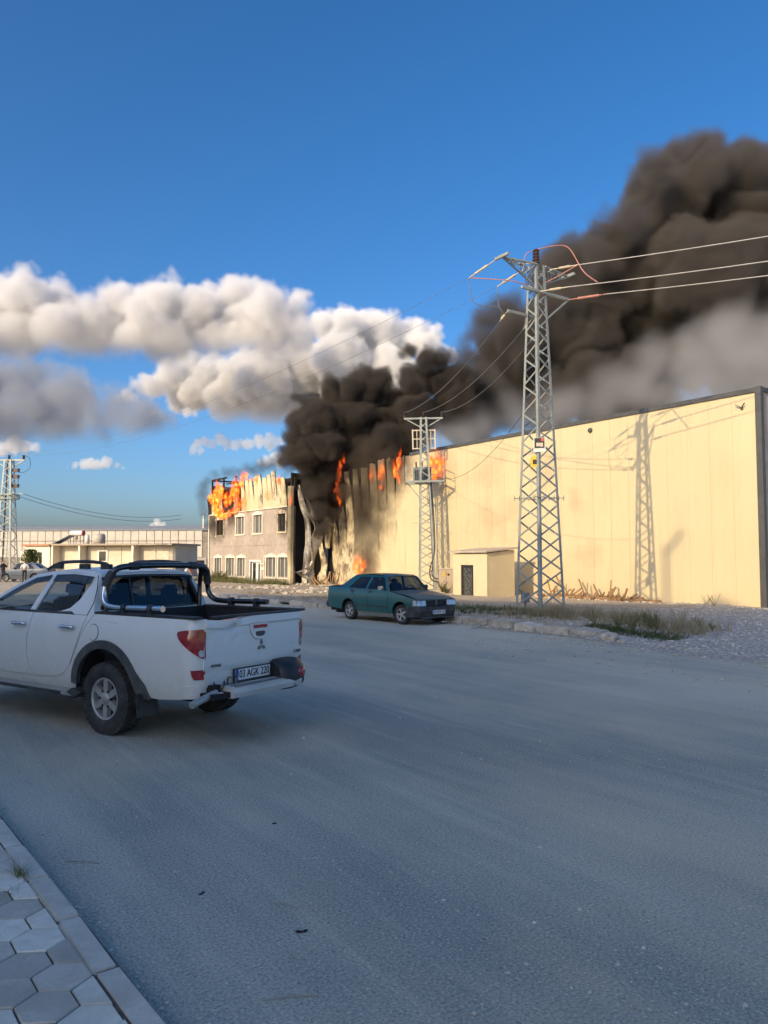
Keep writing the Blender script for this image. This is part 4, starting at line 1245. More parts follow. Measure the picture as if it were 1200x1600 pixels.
t.l(fr.outputs[0], mx.inputs[0]); t.l(tr.outputs[0], mx.inputs[1]); t.l(gl.outputs[0], mx.inputs[2]); t.l(mx.outputs[0], t.out.inputs['Surface'])
M_tint = t.done()

def smooth_poly(pts, n=4, closed=True):
    """Catmull-Rom through a closed 2-D outline."""
    P = [Vector((a, b)) for a, b in pts]; N = len(P); out = []
    for i in range(N):
        p0, p1, p2, p3 = P[(i - 1) % N], P[i], P[(i + 1) % N], P[(i + 2) % N]
        for k in range(n):
            t_ = k / n
            out.append(tuple(0.5 * ((2 * p1) + (p2 - p0) * t_ + (2 * p0 - 5 * p1 + 4 * p2 - p3) * t_ * t_ + (3 * p1 - p0 - 3 * p2 + p3) * t_ ** 3)))
    return out

def arc(cx, cz, r, a0, a1, n=14):
    return [(cx + r * math.cos(R(lerp(a0, a1, i / n))), cz + r * math.sin(R(lerp(a0, a1, i / n)))) for i in range(n + 1)]

def panel(name, poly, mapf, mat, parent, th=0.025, holes=(), cs=0.12, cz=0.08, sign=1, off=0.0, smooth=True):
    """A sheet cut from a 2-D outline (with holes), bent over mapf(s, z) -> point, given thickness inwards."""
    bm = bmesh.new()
    for loop in [poly] + list(holes):
        vs_ = [bm.verts.new((a, 0, b)) for a, b in loop]
        for i in range(len(vs_)):
            bm.edges.new((vs_[i], vs_[(i + 1) % len(vs_)]))
    bmesh.ops.triangle_fill(bm, use_beauty=True, use_dissolve=False, edges=list(bm.edges), normal=(0, -1, 0))
    lo_s = min(p[0] for p in poly); hi_s = max(p[0] for p in poly); lo_z = min(p[1] for p in poly); hi_z = max(p[1] for p in poly)
    k = math.floor(lo_s / cs) * cs + cs
    while k < hi_s - 1e-4:
        bmesh.ops.bisect_plane(bm, geom=list(bm.verts) + list(bm.edges) + list(bm.faces), plane_co=(k, 0, 0), plane_no=(1, 0, 0), dist=1e-5); k += cs
    k = math.floor(lo_z / cz) * cz + cz
    while k < hi_z - 1e-4:
        bmesh.ops.bisect_plane(bm, geom=list(bm.verts) + list(bm.edges) + list(bm.faces), plane_co=(0, 0, k), plane_no=(0, 0, 1), dist=1e-5); k += cz
    bmesh.ops.remove_doubles(bm, verts=bm.verts, dist=1e-4)
    for v in bm.verts:
        v.co = Vector(mapf(v.co.x, v.co.z, off))
    bmesh.ops.recalc_face_normals(bm, faces=bm.faces)
    c = Vector((0, 0, 0)); nsum = Vector((0, 0, 0))
    for f in bm.faces: nsum += f.normal * f.calc_area()
    ref = Vector(mapf((lo_s + hi_s) / 2, (lo_z + hi_z) / 2, 0.1)) - Vector(mapf((lo_s + hi_s) / 2, (lo_z + hi_z) / 2, 0.0))
    if nsum.dot(ref) < 0:
        bmesh.ops.reverse_faces(bm, faces=bm.faces)
    bmesh.ops.solidify(bm, geom=list(bm.faces), thickness=th)
    me = bpy.data.meshes.new(name); bm.to_mesh(me); bm.free()
    if smooth:
        me.shade_smooth(); me.set_sharp_from_angle(angle=R(38))
    me.materials.append(mat)
    o = bpy.data.objects.new(name, me); COL.objects.link(o); o.parent = parent
    return o

def interp(tab, x):
    if x <= tab[0][0]: return tab[0][1]
    for (a, b), (c, d) in zip(tab, tab[1:]):
        if x <= c: return lerp(b, d, (x - a) / (c - a))
    return tab[-1][1]

def lettering(txt, size, loc, rot, mat, parent, name='lettering', extrude=0.002, sx=1.0):
    cu = bpy.data.curves.new(name, 'FONT'); cu.body = txt; cu.size = size; cu.extrude = extrude
    cu.align_x = 'CENTER'; cu.align_y = 'CENTER'
    cu.materials.append(mat)
    tmp = bpy.data.objects.new(name + '_curve', cu)
    me = bpy.data.meshes.new_from_object(tmp)
    bpy.data.objects.remove(tmp)
    me.name = name
    o = bpy.data.objects.new(name, me); COL.objects.link(o); o.parent = parent
    o.location = loc; o.rotation_euler = rot; o.scale = (sx, 1, 1)
    return o

def make_wheel(name, parent, loc, r, w, rim_r, spokes, side, steer=0.0, mat_rim=None, blocks=40):
    """Tyre with tread blocks and an alloy rim; side = +1 when the outer face points to +Y."""
    o = bpy.data.objects.new(name, None); COL.objects.link(o); o.parent = parent; o.location = loc
    o.rotation_euler.z = steer
    sh_ = rim_r + (r - rim_r) * 0.55
    prof = [(rim_r * 0.98, -w * 0.40), (rim_r * 1.04, -w * 0.46), (sh_, -w * 0.5), (r - 0.03, -w * 0.46), (r - 0.008, -w * 0.38), (r - 0.006, 0), (r - 0.008, w * 0.38), (r - 0.03, w * 0.46), (sh_, w * 0.5), (rim_r * 1.04, w * 0.46), (rim_r * 0.98, w * 0.40), (rim_r * 0.96, 0.0), (rim_r * 0.98, -w * 0.40)]
    mb = MB(); mb.lathe(prof, 40, 'Y')
    if blocks:
        for k in range(blocks):
            a = 2 * math.pi * k / blocks
            for row, yy in enumerate((-0.34, -0.12, 0.12, 0.34)):
                aa = a + (0.5 if row % 2 else 0) * 2 * math.pi / blocks
                c_, s_ = math.cos(aa), math.sin(aa)
                wd = 2 * math.pi * r / blocks * 0.36
                pts = []
                for rr in (r - 0.02, r + 0.004):
                    for ey in (-1, 1):
                        for et in (-1, 1):
                            pts.append((rr * c_ - et * wd * s_, (yy + ey * 0.085) * w, rr * s_ + et * wd * c_))
                mb.add(pts, [(0, 1, 3, 2), (4, 6, 7, 5), (0, 4, 5, 1), (2, 3, 7, 6), (0, 2, 6, 4), (1, 5, 7, 3)])
    ty = mb.build('tyre', M_tyre, o)
    mb = MB(); f = side
    mb.lathe([(rim_r, f * w * 0.44), (rim_r * 0.93, f * w * 0.45), (rim_r * 0.90, f * w * 0.36), (rim_r * 0.86, f * w * 0.10), (rim_r * 0.86, -f * w * 0.4)], 36, 'Y')
    for k in range(spokes):
        a = 2 * math.pi * (k + 0.5) / spokes
        d = Vector((math.cos(a), 0, math.sin(a))); n = Vector((-math.sin(a), 0, math.cos(a)))
        wi, wo = rim_r * 0.155, rim_r * 0.15
        y0, y1 = f * w * 0.38, f * w * 0.40
        q = []
        for (rad, hw_, yy) in ((rim_r * 0.18, wi, y0), (rim_r * 0.92, wo, y1)):
            for e in (-1, 1):
                q.append(d * rad + n * (e * hw_) + Vector((0, yy, 0)))
            for e in (1, -1):
                q.append(d * rad + n * (e * hw_ * 1.15) + Vector((0, yy - f * 0.05, 0)))
        mb.add(q, [(0, 1, 5, 4), (1, 2, 6, 5), (2, 3, 7, 6), (3, 0, 4, 7)])
    mb.lathe([(0.0, f * w * 0.44), (rim_r * 0.2, f * w * 0.43), (rim_r * 0.27, f * w * 0.38), (rim_r * 0.29, f * w * 0.2)], 20, 'Y')
    rm = mb.build('rim', mat_rim or M_alloy, o)
    mb = MB(); mb.lathe([(0.0, f * w * 0.12), (rim_r * 0.85, f * w * 0.12)], 24, 'Y'); mb.lathe([(rim_r * 0.2, f * w * 0.14), (rim_r * 0.62, f * w * 0.14)], 24, 'Y')
    mb.build('brake_disc', M_dark, o)
    mb = MB()
    for k in range(spokes):
        a = 2 * math.pi * k / spokes
        c0 = Vector((math.cos(a) * rim_r * 0.38, f * w * 0.30, math.sin(a) * rim_r * 0.38)); mb.cyl(c0, c0 + Vector((0, f * 0.03, 0)), 0.012, 6)
    nuts = mb.build('wheel_nuts', M_dark, o); nuts['kind'] = 'stuff'
    return o

M_badge = simple('badge_silver', (0.20, 0.21, 0.22), 0.35, 0.6, var=0.05)
M_capblack = simple('cap_black', (0.020, 0.022, 0.026), 0.5, var=0.3, scale=5)
# ------------------------------------------------------------------ the white pickup
PK = thing('pickup_truck', 'dirty white double cab pickup with chrome roll bar and dented tailgate', 'pickup truck', (3.595, 7.70, 0.0), R(112.2))
HWT = [(0.38, 0.80), (0.50, 0.845), (0.62, 0.868), (0.80, 0.885), (0.98, 0.893), (1.10, 0.890), (1.20, 0.878), (1.29, 0.855), (1.30, 0.85), (1.42, 0.805), (1.56, 0.745), (1.70, 0.675), (1.76, 0.63)]
def hw(z): return interp(HWT, z)
def side_map(sgn):
    def f(s, z, off):
        return (s, sgn * (hw(z) + off), z)
    return f
CR = 0.17
def bed_map(sgn):
    """Wraps round the rear corner when s drops below the corner radius."""
    def f(s, z, off):
        w = hw(z)
        if s >= CR: return (s, sgn * (w + off), z)
        ph = (CR - s) / CR
        lim = math.pi / 2
        if ph <= lim:
            return (CR - (CR + off) * math.sin(ph), sgn * (w - CR + (CR + off) * math.cos(ph)), z)
        return (-off, sgn * (w - CR - (ph - lim) * CR), z)
    return f
AX, FX, WR = 1.37, 4.37, 0.385
body = MB()
# chassis, wheel wells, floor
body.bx(0.22, 4.7, -0.52, 0.52, 0.40, 0.60)
body.bx(0.15, 1.55, -0.74, 0.74, 0.60, 0.86)
body.bx(1.62, 3.6, -0.80, 0.80, 0.44, 0.56)
body.bx(0.18, 0.55, -0.80, 0.80, 0.50, 0.85)
body.build('chassis', M_dark, PK)
for sgn, tagn in ((1, 'near'), (-1, 'far')):
    m = side_map(sgn); b = bed_map(sgn)
    # load bed side with the wheel arch cut out
    poly = [(-0.085, 1.285), (0.2, 1.285), (0.8, 1.285), (1.575, 1.285), (1.64, 1.21), (1.72, 1.12), (1.79, 1.01), (1.85, 0.88), (1.895, 0.75), (1.90, 0.60)]
    poly += arc(AX, 0.43, 0.505, 12, 168, 16)
    poly += [(0.84, 0.46), (0.55, 0.455), (0.30, 0.475), (0.10, 0.50), (-0.085, 0.52)]
    panel('bed_side', poly, b, M_pkwhite, PK, 0.03, cs=0.06)
    mb = MB()   # wheel well lining
    for i in range(16):
        a0, a1 = R(180 * i / 16), R(180 * (i + 1) / 16)
        q = [(AX + 0.51 * math.cos(a), sgn * y_, 0.43 + 0.51 * math.sin(a)) for a in (a0, a1) for y_ in (0.5, 0.86)]
        mb.add(q, [(0, 1, 3, 2)])
    for i in range(16):
        a0, a1 = R(180 * i / 16), R(180 * (i + 1) / 16)
        q = [(FX + 0.51 * math.cos(a), sgn * y_, 0.43 + 0.51 * math.sin(a)) for a in (a0, a1) for y_ in (0.5, 0.84)]
        mb.add(q, [(0, 1, 3, 2)])
    mb.bx(AX - 0.5, AX + 0.5, sgn * 0.49 - 0.01, sgn * 0.49 + 0.01, 0.4, 0.94)
    mb.build('wheel_well', M_dark, PK, fix=False)
    # flare
    fl = arc(AX, 0.43, 0.585, 8, 150, 20) + [(0.72, 0.58), (0.66, 0.44), (0.85, 0.44)] + arc(AX, 0.43, 0.495, 165, 8, 20)
    panel('wheel_arch_flare', fl, b, M_flare, PK, 0.05, cs=0.05, off=0.028)
    mb = MB(); mb.box((0.76, sgn * 0.80, 0.38), (0.03, 0.27, 0.24), ry=R(8)); mb.build('mud_flap', M_plastic, PK, bevel=0.008)
    # cab strip behind the rear door
    cs_ = [(1.585, 1.29), (1.66, 1.205), (1.735, 1.12), (1.805, 1.01), (1.865, 0.88), (1.91, 0.75), (1.925, 0.5), (2.06, 0.5), (2.12, 0.585), (1.955, 0.735), (1.83, 0.97), (1.73, 1.19), (1.69, 1.29)]
    panel('cab_corner', cs_, m, M_pkwhite, PK, 0.02, cs=0.05, off=-0.004)
    # doors
    dr = [(1.70, 1.265), (1.74, 1.19), (1.84, 0.97), (1.965, 0.745), (2.03, 0.66), (2.13, 0.595), (2.29, 0.55), (2.69, 0.535), (2.755, 0.62), (2.80, 0.74), (2.805, 0.85), (2.785, 1.0), (2.745, 1.12), (2.70, 1.265)]
    d1 = panel('door', dr, m, M_pkwhite, PK, 0.03)
    df = [(2.71, 1.265), (2.757, 1.12), (2.797, 1.0), (2.817, 0.85), (2.812, 0.74), (2.768, 0.62), (2.705, 0.535), (3.55, 0.535), (3.70, 0.62), (3.77, 0.85), (3.76, 1.1), (3.73, 1.265)]
    d2 = panel('door', df, m, M_pkwhite, PK, 0.03)
    for d_, hx in ((d1, 2.02), (d2, 2.95)):
        mb = MB(); y0 = hw(1.13)
        mb.tube(catmull([(hx - 0.125, sgn * (y0 - 0.005), 1.125), (hx - 0.11, sgn * (y0 + 0.035), 1.13), (hx, sgn * (y0 + 0.045), 1.132), (hx + 0.11, sgn * (y0 + 0.035), 1.13), (hx + 0.125, sgn * (y0 - 0.005), 1.128)], 4), 0.019, 8)
        mb.build('handle', M_chrome, d_)
        panel('handle_recess', smooth_poly([(hx - 0.1, 1.13), (hx, 1.095), (hx + 0.1, 1.13), (hx, 1.175)], 4), m, M_pkwhite, d_, 0.006, off=0.003)
    # rocker and running board
    panel('rocker', [(1.93, 0.49), (1.95, 0.42), (3.75, 0.42), (3.75, 0.56), (2.22, 0.60), (2.06, 0.66), (1.97, 0.60)], m, M_pkwhite, PK, 0.03, off=-0.012)
    mb = MB(); mb.prism([(1.83, 0.385), (3.72, 0.385), (3.72, 0.43), (1.98, 0.43)], sgn * 0.80, sgn * 0.97, 'XZ')
    rb = mb.build('running_board', M_alloy, PK, bevel=0.012)
    mb = MB(); mb.bx(2.0, 3.7, sgn * 0.972 - 0.006, sgn * 0.972 + 0.006, 0.392, 0.425); mb.build('trim_strip', M_plastic, rb)
    mb = MB(); mb.prism([(1.66, 0.44), (1.90, 0.34), (2.0, 0.384), (1.84, 0.47)], sgn * 0.78, sgn * 0.94, 'XZ'); mb.build('step_bracket', M_plastic, PK)
    # upper cab side with two window openings
    up = [(1.60, 1.27), (1.66, 1.45), (1.715, 1.62), (1.75, 1.715), (1.90, 1.748), (2.2, 1.758), (2.6, 1.75), (2.95, 1.705), (3.3, 1.56), (3.62, 1.40), (3.88, 1.262)]
    w_r = [(2.70, 1.285), (2.62, 1.47), (2.535, 1.70), (2.2, 1.71), (1.82, 1.685), (1.84, 1.58), (1.93, 1.43), (2.05, 1.335), (2.2, 1.295), (2.4, 1.285)]
    w_f = [(2.79, 1.285), (2.70, 1.47), (2.62, 1.695), (2.90, 1.66), (3.22, 1.53), (3.5, 1.395), (3.66, 1.30), (3.64, 1.283)]
    panel('cab_side', up, m, M_pkwhite, PK, 0.025, holes=[w_r, w_f], off=-0.002)
    for w_, nm in ((w_r, 0), (w_f, 1)):
        if nm == 1 and sgn == 1:
            # the driver's pane is wound down: only a sliver shows above the sill
            panel('window', [(2.80, 1.286), (2.775, 1.325), (3.60, 1.325), (3.63, 1.286)], m, M_glass, PK, 0.004, off=-0.016)
        else:
            panel('window', w_, m, M_glass, PK, 0.004, off=-0.016)
    # black seals and wind deflectors
    panel('window_seal', [(1.93, 1.268), (3.72, 1.268), (3.70, 1.29), (2.2, 1.292), (2.0, 1.30)], m, M_plastic, PK, 0.01, off=0.006, cs=0.3)
    panel('pillar_trim', [(2.70, 1.295), (2.79, 1.295), (2.70, 1.50), (2.625, 1.695), (2.535, 1.695), (2.62, 1.50)], m, M_pkwhite, PK, 0.01, off=0.004)
    panel('wind_deflector', [(2.53, 1.705), (2.2, 1.715), (1.82, 1.69), (1.83, 1.64), (1.86, 1.60), (2.2, 1.628), (2.55, 1.63)], m, M_tint, PK, 0.006, off=0.022)
    panel('wind_deflector', [(2.615, 1.70), (2.90, 1.665), (3.22, 1.535), (3.5, 1.40), (3.44, 1.37), (3.18, 1.475), (2.88, 1.595), (2.64, 1.63)], m, M_tint, PK, 0.006, off=0.022)
    panel('window_bar', [(1.985, 1.39), (2.005, 1.375), (1.955, 1.695), (1.93, 1.695)], m, M_plastic, PK, 0.012, off=0.0)
    # C-pillar shut line (a shallow recess strip)
    panel('shut_line', [(1.70, 1.27), (1.71, 1.27), (1.665, 1.40), (1.70, 1.56), (1.78, 1.70), (1.772, 1.705), (1.69, 1.56), (1.655, 1.40)], m, M_ink, PK, 0.004, off=0.0015, cs=0.05)
    # front wing
    wing = [(3.745, 0.45), (3.86, 0.45)] + arc(FX, 0.43, 0.50, 172, 8, 14) + [(4.90, 0.46), (5.02, 0.6), (5.0, 0.9), (4.92, 1.05), (4.5, 1.14), (3.9, 1.22), (3.76, 1.262), (3.785, 1.1), (3.79, 0.85), (3.73, 0.62)]
    panel('front_wing', wing, m, M_pkwhite, PK, 0.03)
    fl = arc(FX, 0.43, 0.58, 175, 5, 18) + arc(FX, 0.43, 0.49, 5, 175, 18)
    panel('wheel_arch_flare', fl, m, M_flare, PK, 0.05, off=0.026, cs=0.06)
    # door mirror
    mb = MB(); mb.box((3.62, sgn * 1.0, 1.36), (0.14, 0.24, 0.2)); mb.beam((3.62, sgn * 0.82, 1.30), (3.62, sgn * 0.92, 1.33), 0.06)
    mb.build('door_mirror', M_plastic, PK, bevel=0.03)
    # lamps and reflectors on the rear corner
    lamp = smooth_poly([(0.20, 1.165), (0.05, 1.185), (-0.075, 1.185), (-0.088, 1.16), (-0.092, 1.04), (-0.095, 0.905), (-0.06, 0.90), (0.03, 0.955), (0.13, 1.04), (0.20, 1.11)], 3)
    lp = panel('tail_lamp', lamp, b, M_redlamp, PK, 0.03, off=0.014, cs=0.03, cz=0.04)
    panel('indicator', smooth_poly([(-0.083, 1.16), (-0.03, 1.158), (-0.01, 1.13), (-0.035, 1.075), (-0.085, 1.07)], 3), b, M_amber, lp, 0.006, off=0.018, cs=0.03)
    panel('reverse_lamp', [(-0.05 + 0.032 * math.cos(R(a)), 0.95 + 0.034 * math.sin(R(a))) for a in range(0, 360, 24)], b, M_clearlamp, lp, 0.006, off=0.019, cs=0.03)
    panel('rear_reflector', [(0.06, 0.785), (-0.085, 0.785), (-0.085, 0.69), (0.03, 0.69), (0.05, 0.72)], b, M_redlamp, PK, 0.02, off=0.008, cs=0.03)
    panel('lower_corner', [(0.20, 0.50), (-0.09, 0.50), (-0.09, 0.64), (0.2, 0.62)], b, M_pkwhite, PK, 0.02, off=0.004, cs=0.03)
    # rail cap
    mb = MB(); mb.bx(0.0, 1.585, sgn * 0.80 - 0.062, sgn * 0.80 + 0.062, 1.286, 1.312); mb.build('rail_cap', M_plastic, PK, bevel=0.008)
    make_wheel('wheel', PK, (AX, sgn * 0.755, WR), WR, 0.255, 0.225, 6, sgn)
    make_wheel('wheel', PK, (FX, sgn * 0.755, WR), WR, 0.255, 0.225, 6, sgn)
# fuel flap
fm = side_map(1)
panel('fuel_flap', [(1.55 + 0.088 * math.cos(R(a)), 1.09 + 0.092 * math.sin(R(a))) for a in range(0, 360, 18)], fm, M_ink, PK, 0.004, off=0.001, cs=0.06)
ff = panel('fuel_flap', [(1.55 + 0.081 * math.cos(R(a)), 1.09 + 0.085 * math.sin(R(a))) for a in range(0, 360, 18)], fm, M_pkwhite, PK, 0.006, off=0.006, cs=0.06)
# load bed inside
mb = MB(); mb.bx(0.06, 1.56, -0.80, 0.80, 0.86, 0.90)
for k in range(7): mb.bx(0.08, 1.54, -0.66 + k * 0.2, -0.58 + k * 0.2, 0.90, 0.915)
mb.build('bed_floor', M_liner, PK)
for sgn in (1, -1):
    mb = MB(); mb.bx(0.06, 1.56, sgn * 0.775 - 0.02, sgn * 0.775 + 0.02, 0.90, 1.284); mb.build('bed_liner', M_liner, PK)
mb = MB(); mb.bx(1.54, 1.58, -0.80, 0.80, 0.90, 1.30); mb.build('bed_headboard', M_liner, PK)
# tailgate: crumpled top edge
rows = []
NYT, NZT = 44, 22
for j in range(NZT + 1):
    row = []
    for i in range(NYT + 1):
        y = 0.745 - 1.49 * i / NYT
        z = 0.745 + (1.285 - 0.745) * j / NZT
        x = -0.012 - 0.02 * (1 - (y / 0.75) ** 2)
        if z < 0.80: x += (0.80 - z) * 0.25
        lip = max(0.0, min(1.0, (z - 1.19) / 0.02))
        dmg = max(0.0, min(1.0, (y - 0.05) / 0.25)) 
        n = mnoise.noise(Vector((y * 5.0, z * 9.0, 1.3)))
        n2 = mnoise.noise(Vector((y * 11.0, z * 16.0, 5.3)))
        x -= lip * (0.022 + dmg * (0.014 + 0.028 * n))
        x += dmg * 0.014 * n2 * max(0.0, min(1.0, (z - 0.98) / 0.1))
        dent = math.exp(-(((y - 0.42) / 0.16) ** 2 + ((z - 1.19) / 0.05) ** 2))
        x += 0.030 * dent
        zz = z - lip * dmg * (0.012 + 0.022 * max(0, n + 0.2))
        row.append((x, y, zz))
    rows.append(row)
mb = MB(); mb.grid(rows)
mb.grid([[(0.045, p[1], p[2]) for p in r] for r in rows][::-1])
mb.grid([rows[-1], [(0.045, p[1], p[2]) for p in rows[-1]]][::-1]); mb.grid([rows[0], [(0.045, p[1], p[2]) for p in rows[0]]])
for e in (0, -1): mb.grid([[r[e], (0.045, r[e][1], r[e][2])] for r in rows])
TG = mb.build('tailgate', M_pkwhite, PK); TG.data.set_sharp_from_angle(angle=R(30))
mb = MB(); mb.bx(-0.012, 0.06, -0.74, 0.62, 1.2855, 1.306); mb.build('tailgate_cap', M_plastic, TG, bevel=0.006)
def rear_map(x0):
    def f(s, z, off): return (x0 - off - 0.018 * (1 - (s / 0.75) ** 2), s, z)
    return f
rm_ = rear_map(-0.014)
hd = smooth_poly([(0.105, 1.195), (-0.03, 1.205), (-0.175, 1.195), (-0.18, 1.15), (-0.15, 1.07), (-0.10, 1.035), (-0.035, 1.03), (0.03, 1.04), (0.08, 1.08), (0.11, 1.15)], 3)
h2 = [(-0.035 + (a + 0.035) * 1.035, 1.12 + (b_ - 1.12) * 1.05) for a, b_ in hd]
panel('handle_groove', h2, rm_, M_flare, TG, 0.006, off=0.002, cs=0.1)
hp = panel('tailgate_handle', hd, rm_, M_pkwhite, TG, 0.02, off=0.012, cs=0.05)
panel('brake_lamp', [(0.07, 1.15), (0.07, 1.185), (-0.145, 1.185), (-0.145, 1.15)], rm_, M_redlamp, hp, 0.012, off=0.018, cs=0.05)
panel('handle_grip', smooth_poly([(0.03, 1.11), (-0.035, 1.115), (-0.11, 1.11), (-0.10, 1.07), (-0.035, 1.06), (0.02, 1.07)], 3), rm_, M_flare, hp, 0.006, off=0.014, cs=0.05)
# three-diamond emblem
mb = MB()
for k in range(3):
    a = math.pi / 2 + k * 2 * math.pi / 3
    d = Vector((0, math.cos(a), math.sin(a))); n = Vector((0, -math.sin(a), math.cos(a)))
    L = 0.072; c0 = Vector((-0.034, -0.065, 0.955))
    pts = [c0 + d * 0.003, c0 + d * (L / 2) + n * (L * 0.29), c0 + d * L, c0 + d * (L / 2) - n * (L * 0.29)]
    mb.add([p for p in pts] + [p + Vector((-0.008, 0, 0)) for p in pts], [(0, 1, 2, 3), (7, 6, 5, 4), (0, 4, 5, 1), (1, 5, 6, 2), (2, 6, 7, 3), (3, 7, 4, 0)])
mb.build('emblem', M_badge, TG)
TR = (R(90), 0, R(-90))
lettering('L200', 0.052, (-0.030, -0.675, 0.838), TR, M_dchrome, TG, sx=1.15)
lettering('INTENSE', 0.038, (-0.030, 0.595, 0.812), TR, M_dchrome, TG, sx=0.95)
# number plate
mb = MB(); mb.bx(-0.05, -0.03, -0.205, 0.365, 0.605, 0.755); pf = mb.build('plate_holder', M_plastic, PK, bevel=0.006)
mb = MB(); mb.bx(-0.055, -0.049, -0.185, 0.345, 0.632, 0.742); pl = mb.build('number_plate', M_plate, PK)
mb = MB(); mb.bx(-0.0575, -0.0545, 0.302, 0.345, 0.632, 0.742); mb.build('country_band', M_plateblue, pl)
lettering('03 AGK 220', 0.112, (-0.0565, 0.06, 0.688), TR, M_ink, pl, sx=0.80)
lettering('TR', 0.03, (-0.059, 0.323, 0.655), TR, M_plate, pl, sx=0.8)
# rear valance, step bumper, end cap, broken left end
mb = MB(); mb.prism([(-0.72, 0.60), (0.72, 0.60), (0.74, 0.745), (-0.74, 0.745)], -0.02, 0.05, 'YZ'); mb.build('rear_valance', M_pkwhite, PK, bevel=0.01)
mb = MB()
prof = [(-0.06, 0.61), (-0.16, 0.605), (-0.235, 0.585), (-0.25, 0.55), (-0.24, 0.50), (-0.10, 0.49), (-0.06, 0.52)]
secs = []
for y, dx in ((0.56, 0.0), (0.3, -0.012), (0.0, -0.018), (-0.3, -0.012), (-0.5, 0.0)):
    secs.append([(x + dx, y, z) for x, z in prof])
mb.grid([s + [s[0]] for s in secs], False)
mb.add(secs[0], [tuple(range(7))]); mb.add(secs[-1], [tuple(range(7))[::-1]])
bp = mb.build('step_bumper', simple('bumper_grey', (0.50, 0.49, 0.45), 0.45, var=0.15, scale=4), PK)
for q in range(3):
    mb = MB(); mb.bx(-0.20 + 0.05 * q, -0.185 + 0.05 * q, -0.5, 0.5, 0.605, 0.609); mb.build('tread_strip', M_flare, bp)
mb = MB()
secs = []
capprof = [(-0.02, 0.80), (-0.12, 0.79), (-0.25, 0.72), (-0.285, 0.62), (-0.27, 0.50), (-0.18, 0.455), (-0.02, 0.48)]
for y, k, sh in ((-0.22, 0.60, 0.0), (-0.26, 0.86, 0.0), (-0.38, 0.92, 0.0), (-0.52, 0.88, 0.01), (-0.63, 0.72, 0.03), (-0.70, 0.45, 0.08), (-0.72, 0.30, 0.12)):
    secs.append([(lerp(-0.02, x, k) + sh, y, lerp(0.62, z, 0.5 + 0.5 * k)) for x, z in capprof])
mb.grid([s + [s[0]] for s in secs]); mb.add(secs[0], [tuple(range(7))])
ec = mb.build('bumper_end_cap', M_capblack, PK)
mb = MB(); mb.lathe([(0, -0.02), (0.052, -0.016), (0.056, 0.0), (0.05, 0.05)], 18, 'X', (-0.238, -0.50, 0.64)); mb.build('reflector', M_redlamp, ec)
mb = MB(); mb.cyl((-0.10, 0.66, 0.56), (-0.12, 1.0, 0.49), 0.035, 12); mb.cyl((-0.12, 1.0, 0.49), (-0.121, 1.006, 0.489), 0.026, 12); mb.build('bumper_tube', M_alloy, PK)
mb = MB(); mb.bx(-0.20, 0.0, 0.48, 0.78, 0.505, 0.56); mb.bx(-0.10, 0.0, 0.60, 0.70, 0.56, 0.63); mb.build('bumper_bracket', M_dark, PK)
mb = MB()
mb.tube(catmull([(-0.06, 0.66, 0.66), (-0.09, 0.62, 0.58), (-0.13, 0.6, 0.60), (-0.10, 0.55, 0.66), (-0.07, 0.5, 0.60), (-0.12, 0.47, 0.53)], 5), 0.007, 6)
mb.build('loose_wire', M_cable, PK)
mb = MB(); mb.tube(catmull([(-0.12, 0.74, 0.53), (-0.17, 0.66, 0.565), (-0.17, 0.60, 0.535), (-0.18, 0.52, 0.565), (-0.15, 0.46, 0.60), (-0.16, 0.42, 0.55)], 5), 0.009, 6); mb.build('loose_wire', M_wire, PK)
mb = MB(); mb.tube([(-0.06, 0.47, 0.55), (-0.06, 0.46, 0.68), (-0.10, 0.38, 0.685), (-0.10, 0.37, 0.54)], 0.011, 6); mb.build('bent_rod', M_dchrome, PK)
# cab back wall with rear window, roof, windscreen, bonnet, nose
def back_map(s, z, off): return (lerp(1.61, 1.745, (z - 1.28) / 0.46) - off, s, z)
bw = [(-0.845, 1.27), (0.845, 1.27), (0.80, 1.42), (0.74, 1.56), (0.655, 1.71), (0.5, 1.745), (-0.5, 1.745), (-0.655, 1.71), (-0.74, 1.56), (-0.80, 1.42)]
rw = smooth_poly([(-0.60, 1.33), (0.60, 1.33), (0.69, 1.40), (0.63, 1.60), (0.54, 1.68), (-0.54, 1.68), (-0.63, 1.60), (-0.69, 1.40)], 3)
panel('cab_back', bw, back_map, M_pkwhite, PK, 0.03, holes=[rw])
panel('rear_window', rw, back_map, M_tint, PK, 0.005, off=-0.012)
rwo = [(a * 1.045, 1.505 + (b_ - 1.505) * 1.10) for a, b_ in rw]
panel('window_seal', rwo, back_map, M_plastic, PK, 0.012, holes=[[(a * 0.985, 1.505 + (b_ - 1.505) * 0.97) for a, b_ in rw]], off=0.008)
panel('sliding_sash', [(0.28, 1.33), (0.30, 1.33), (0.30, 1.675), (0.28, 1.675)], back_map, M_plastic, PK, 0.01, off=0.0)
rows = []
for i in range(15):
    s = i / 14; x = lerp(1.735, 3.03, s)
    row = []
    zr = interp([(0, 1.742), (0.15, 1.775), (0.5, 1.795), (0.8, 1.775), (1, 1.715)], s)
    for k in range(13):
        y = -0.665 + 1.33 * k / 12
        e = abs(y) / 0.665
        row.append((x, y * interp([(0, 0.96), (0.2, 1.0), (1, 0.94)], s), zr - 0.055 * e ** 2.6))
    rows.append(row)
mb = MB(); mb.grid(rows); mb.grid([[(p[0], p[1], p[2] - 0.03) for p in r] for r in rows][::-1])
mb.build('roof', M_pkwhite, PK, fix=False)
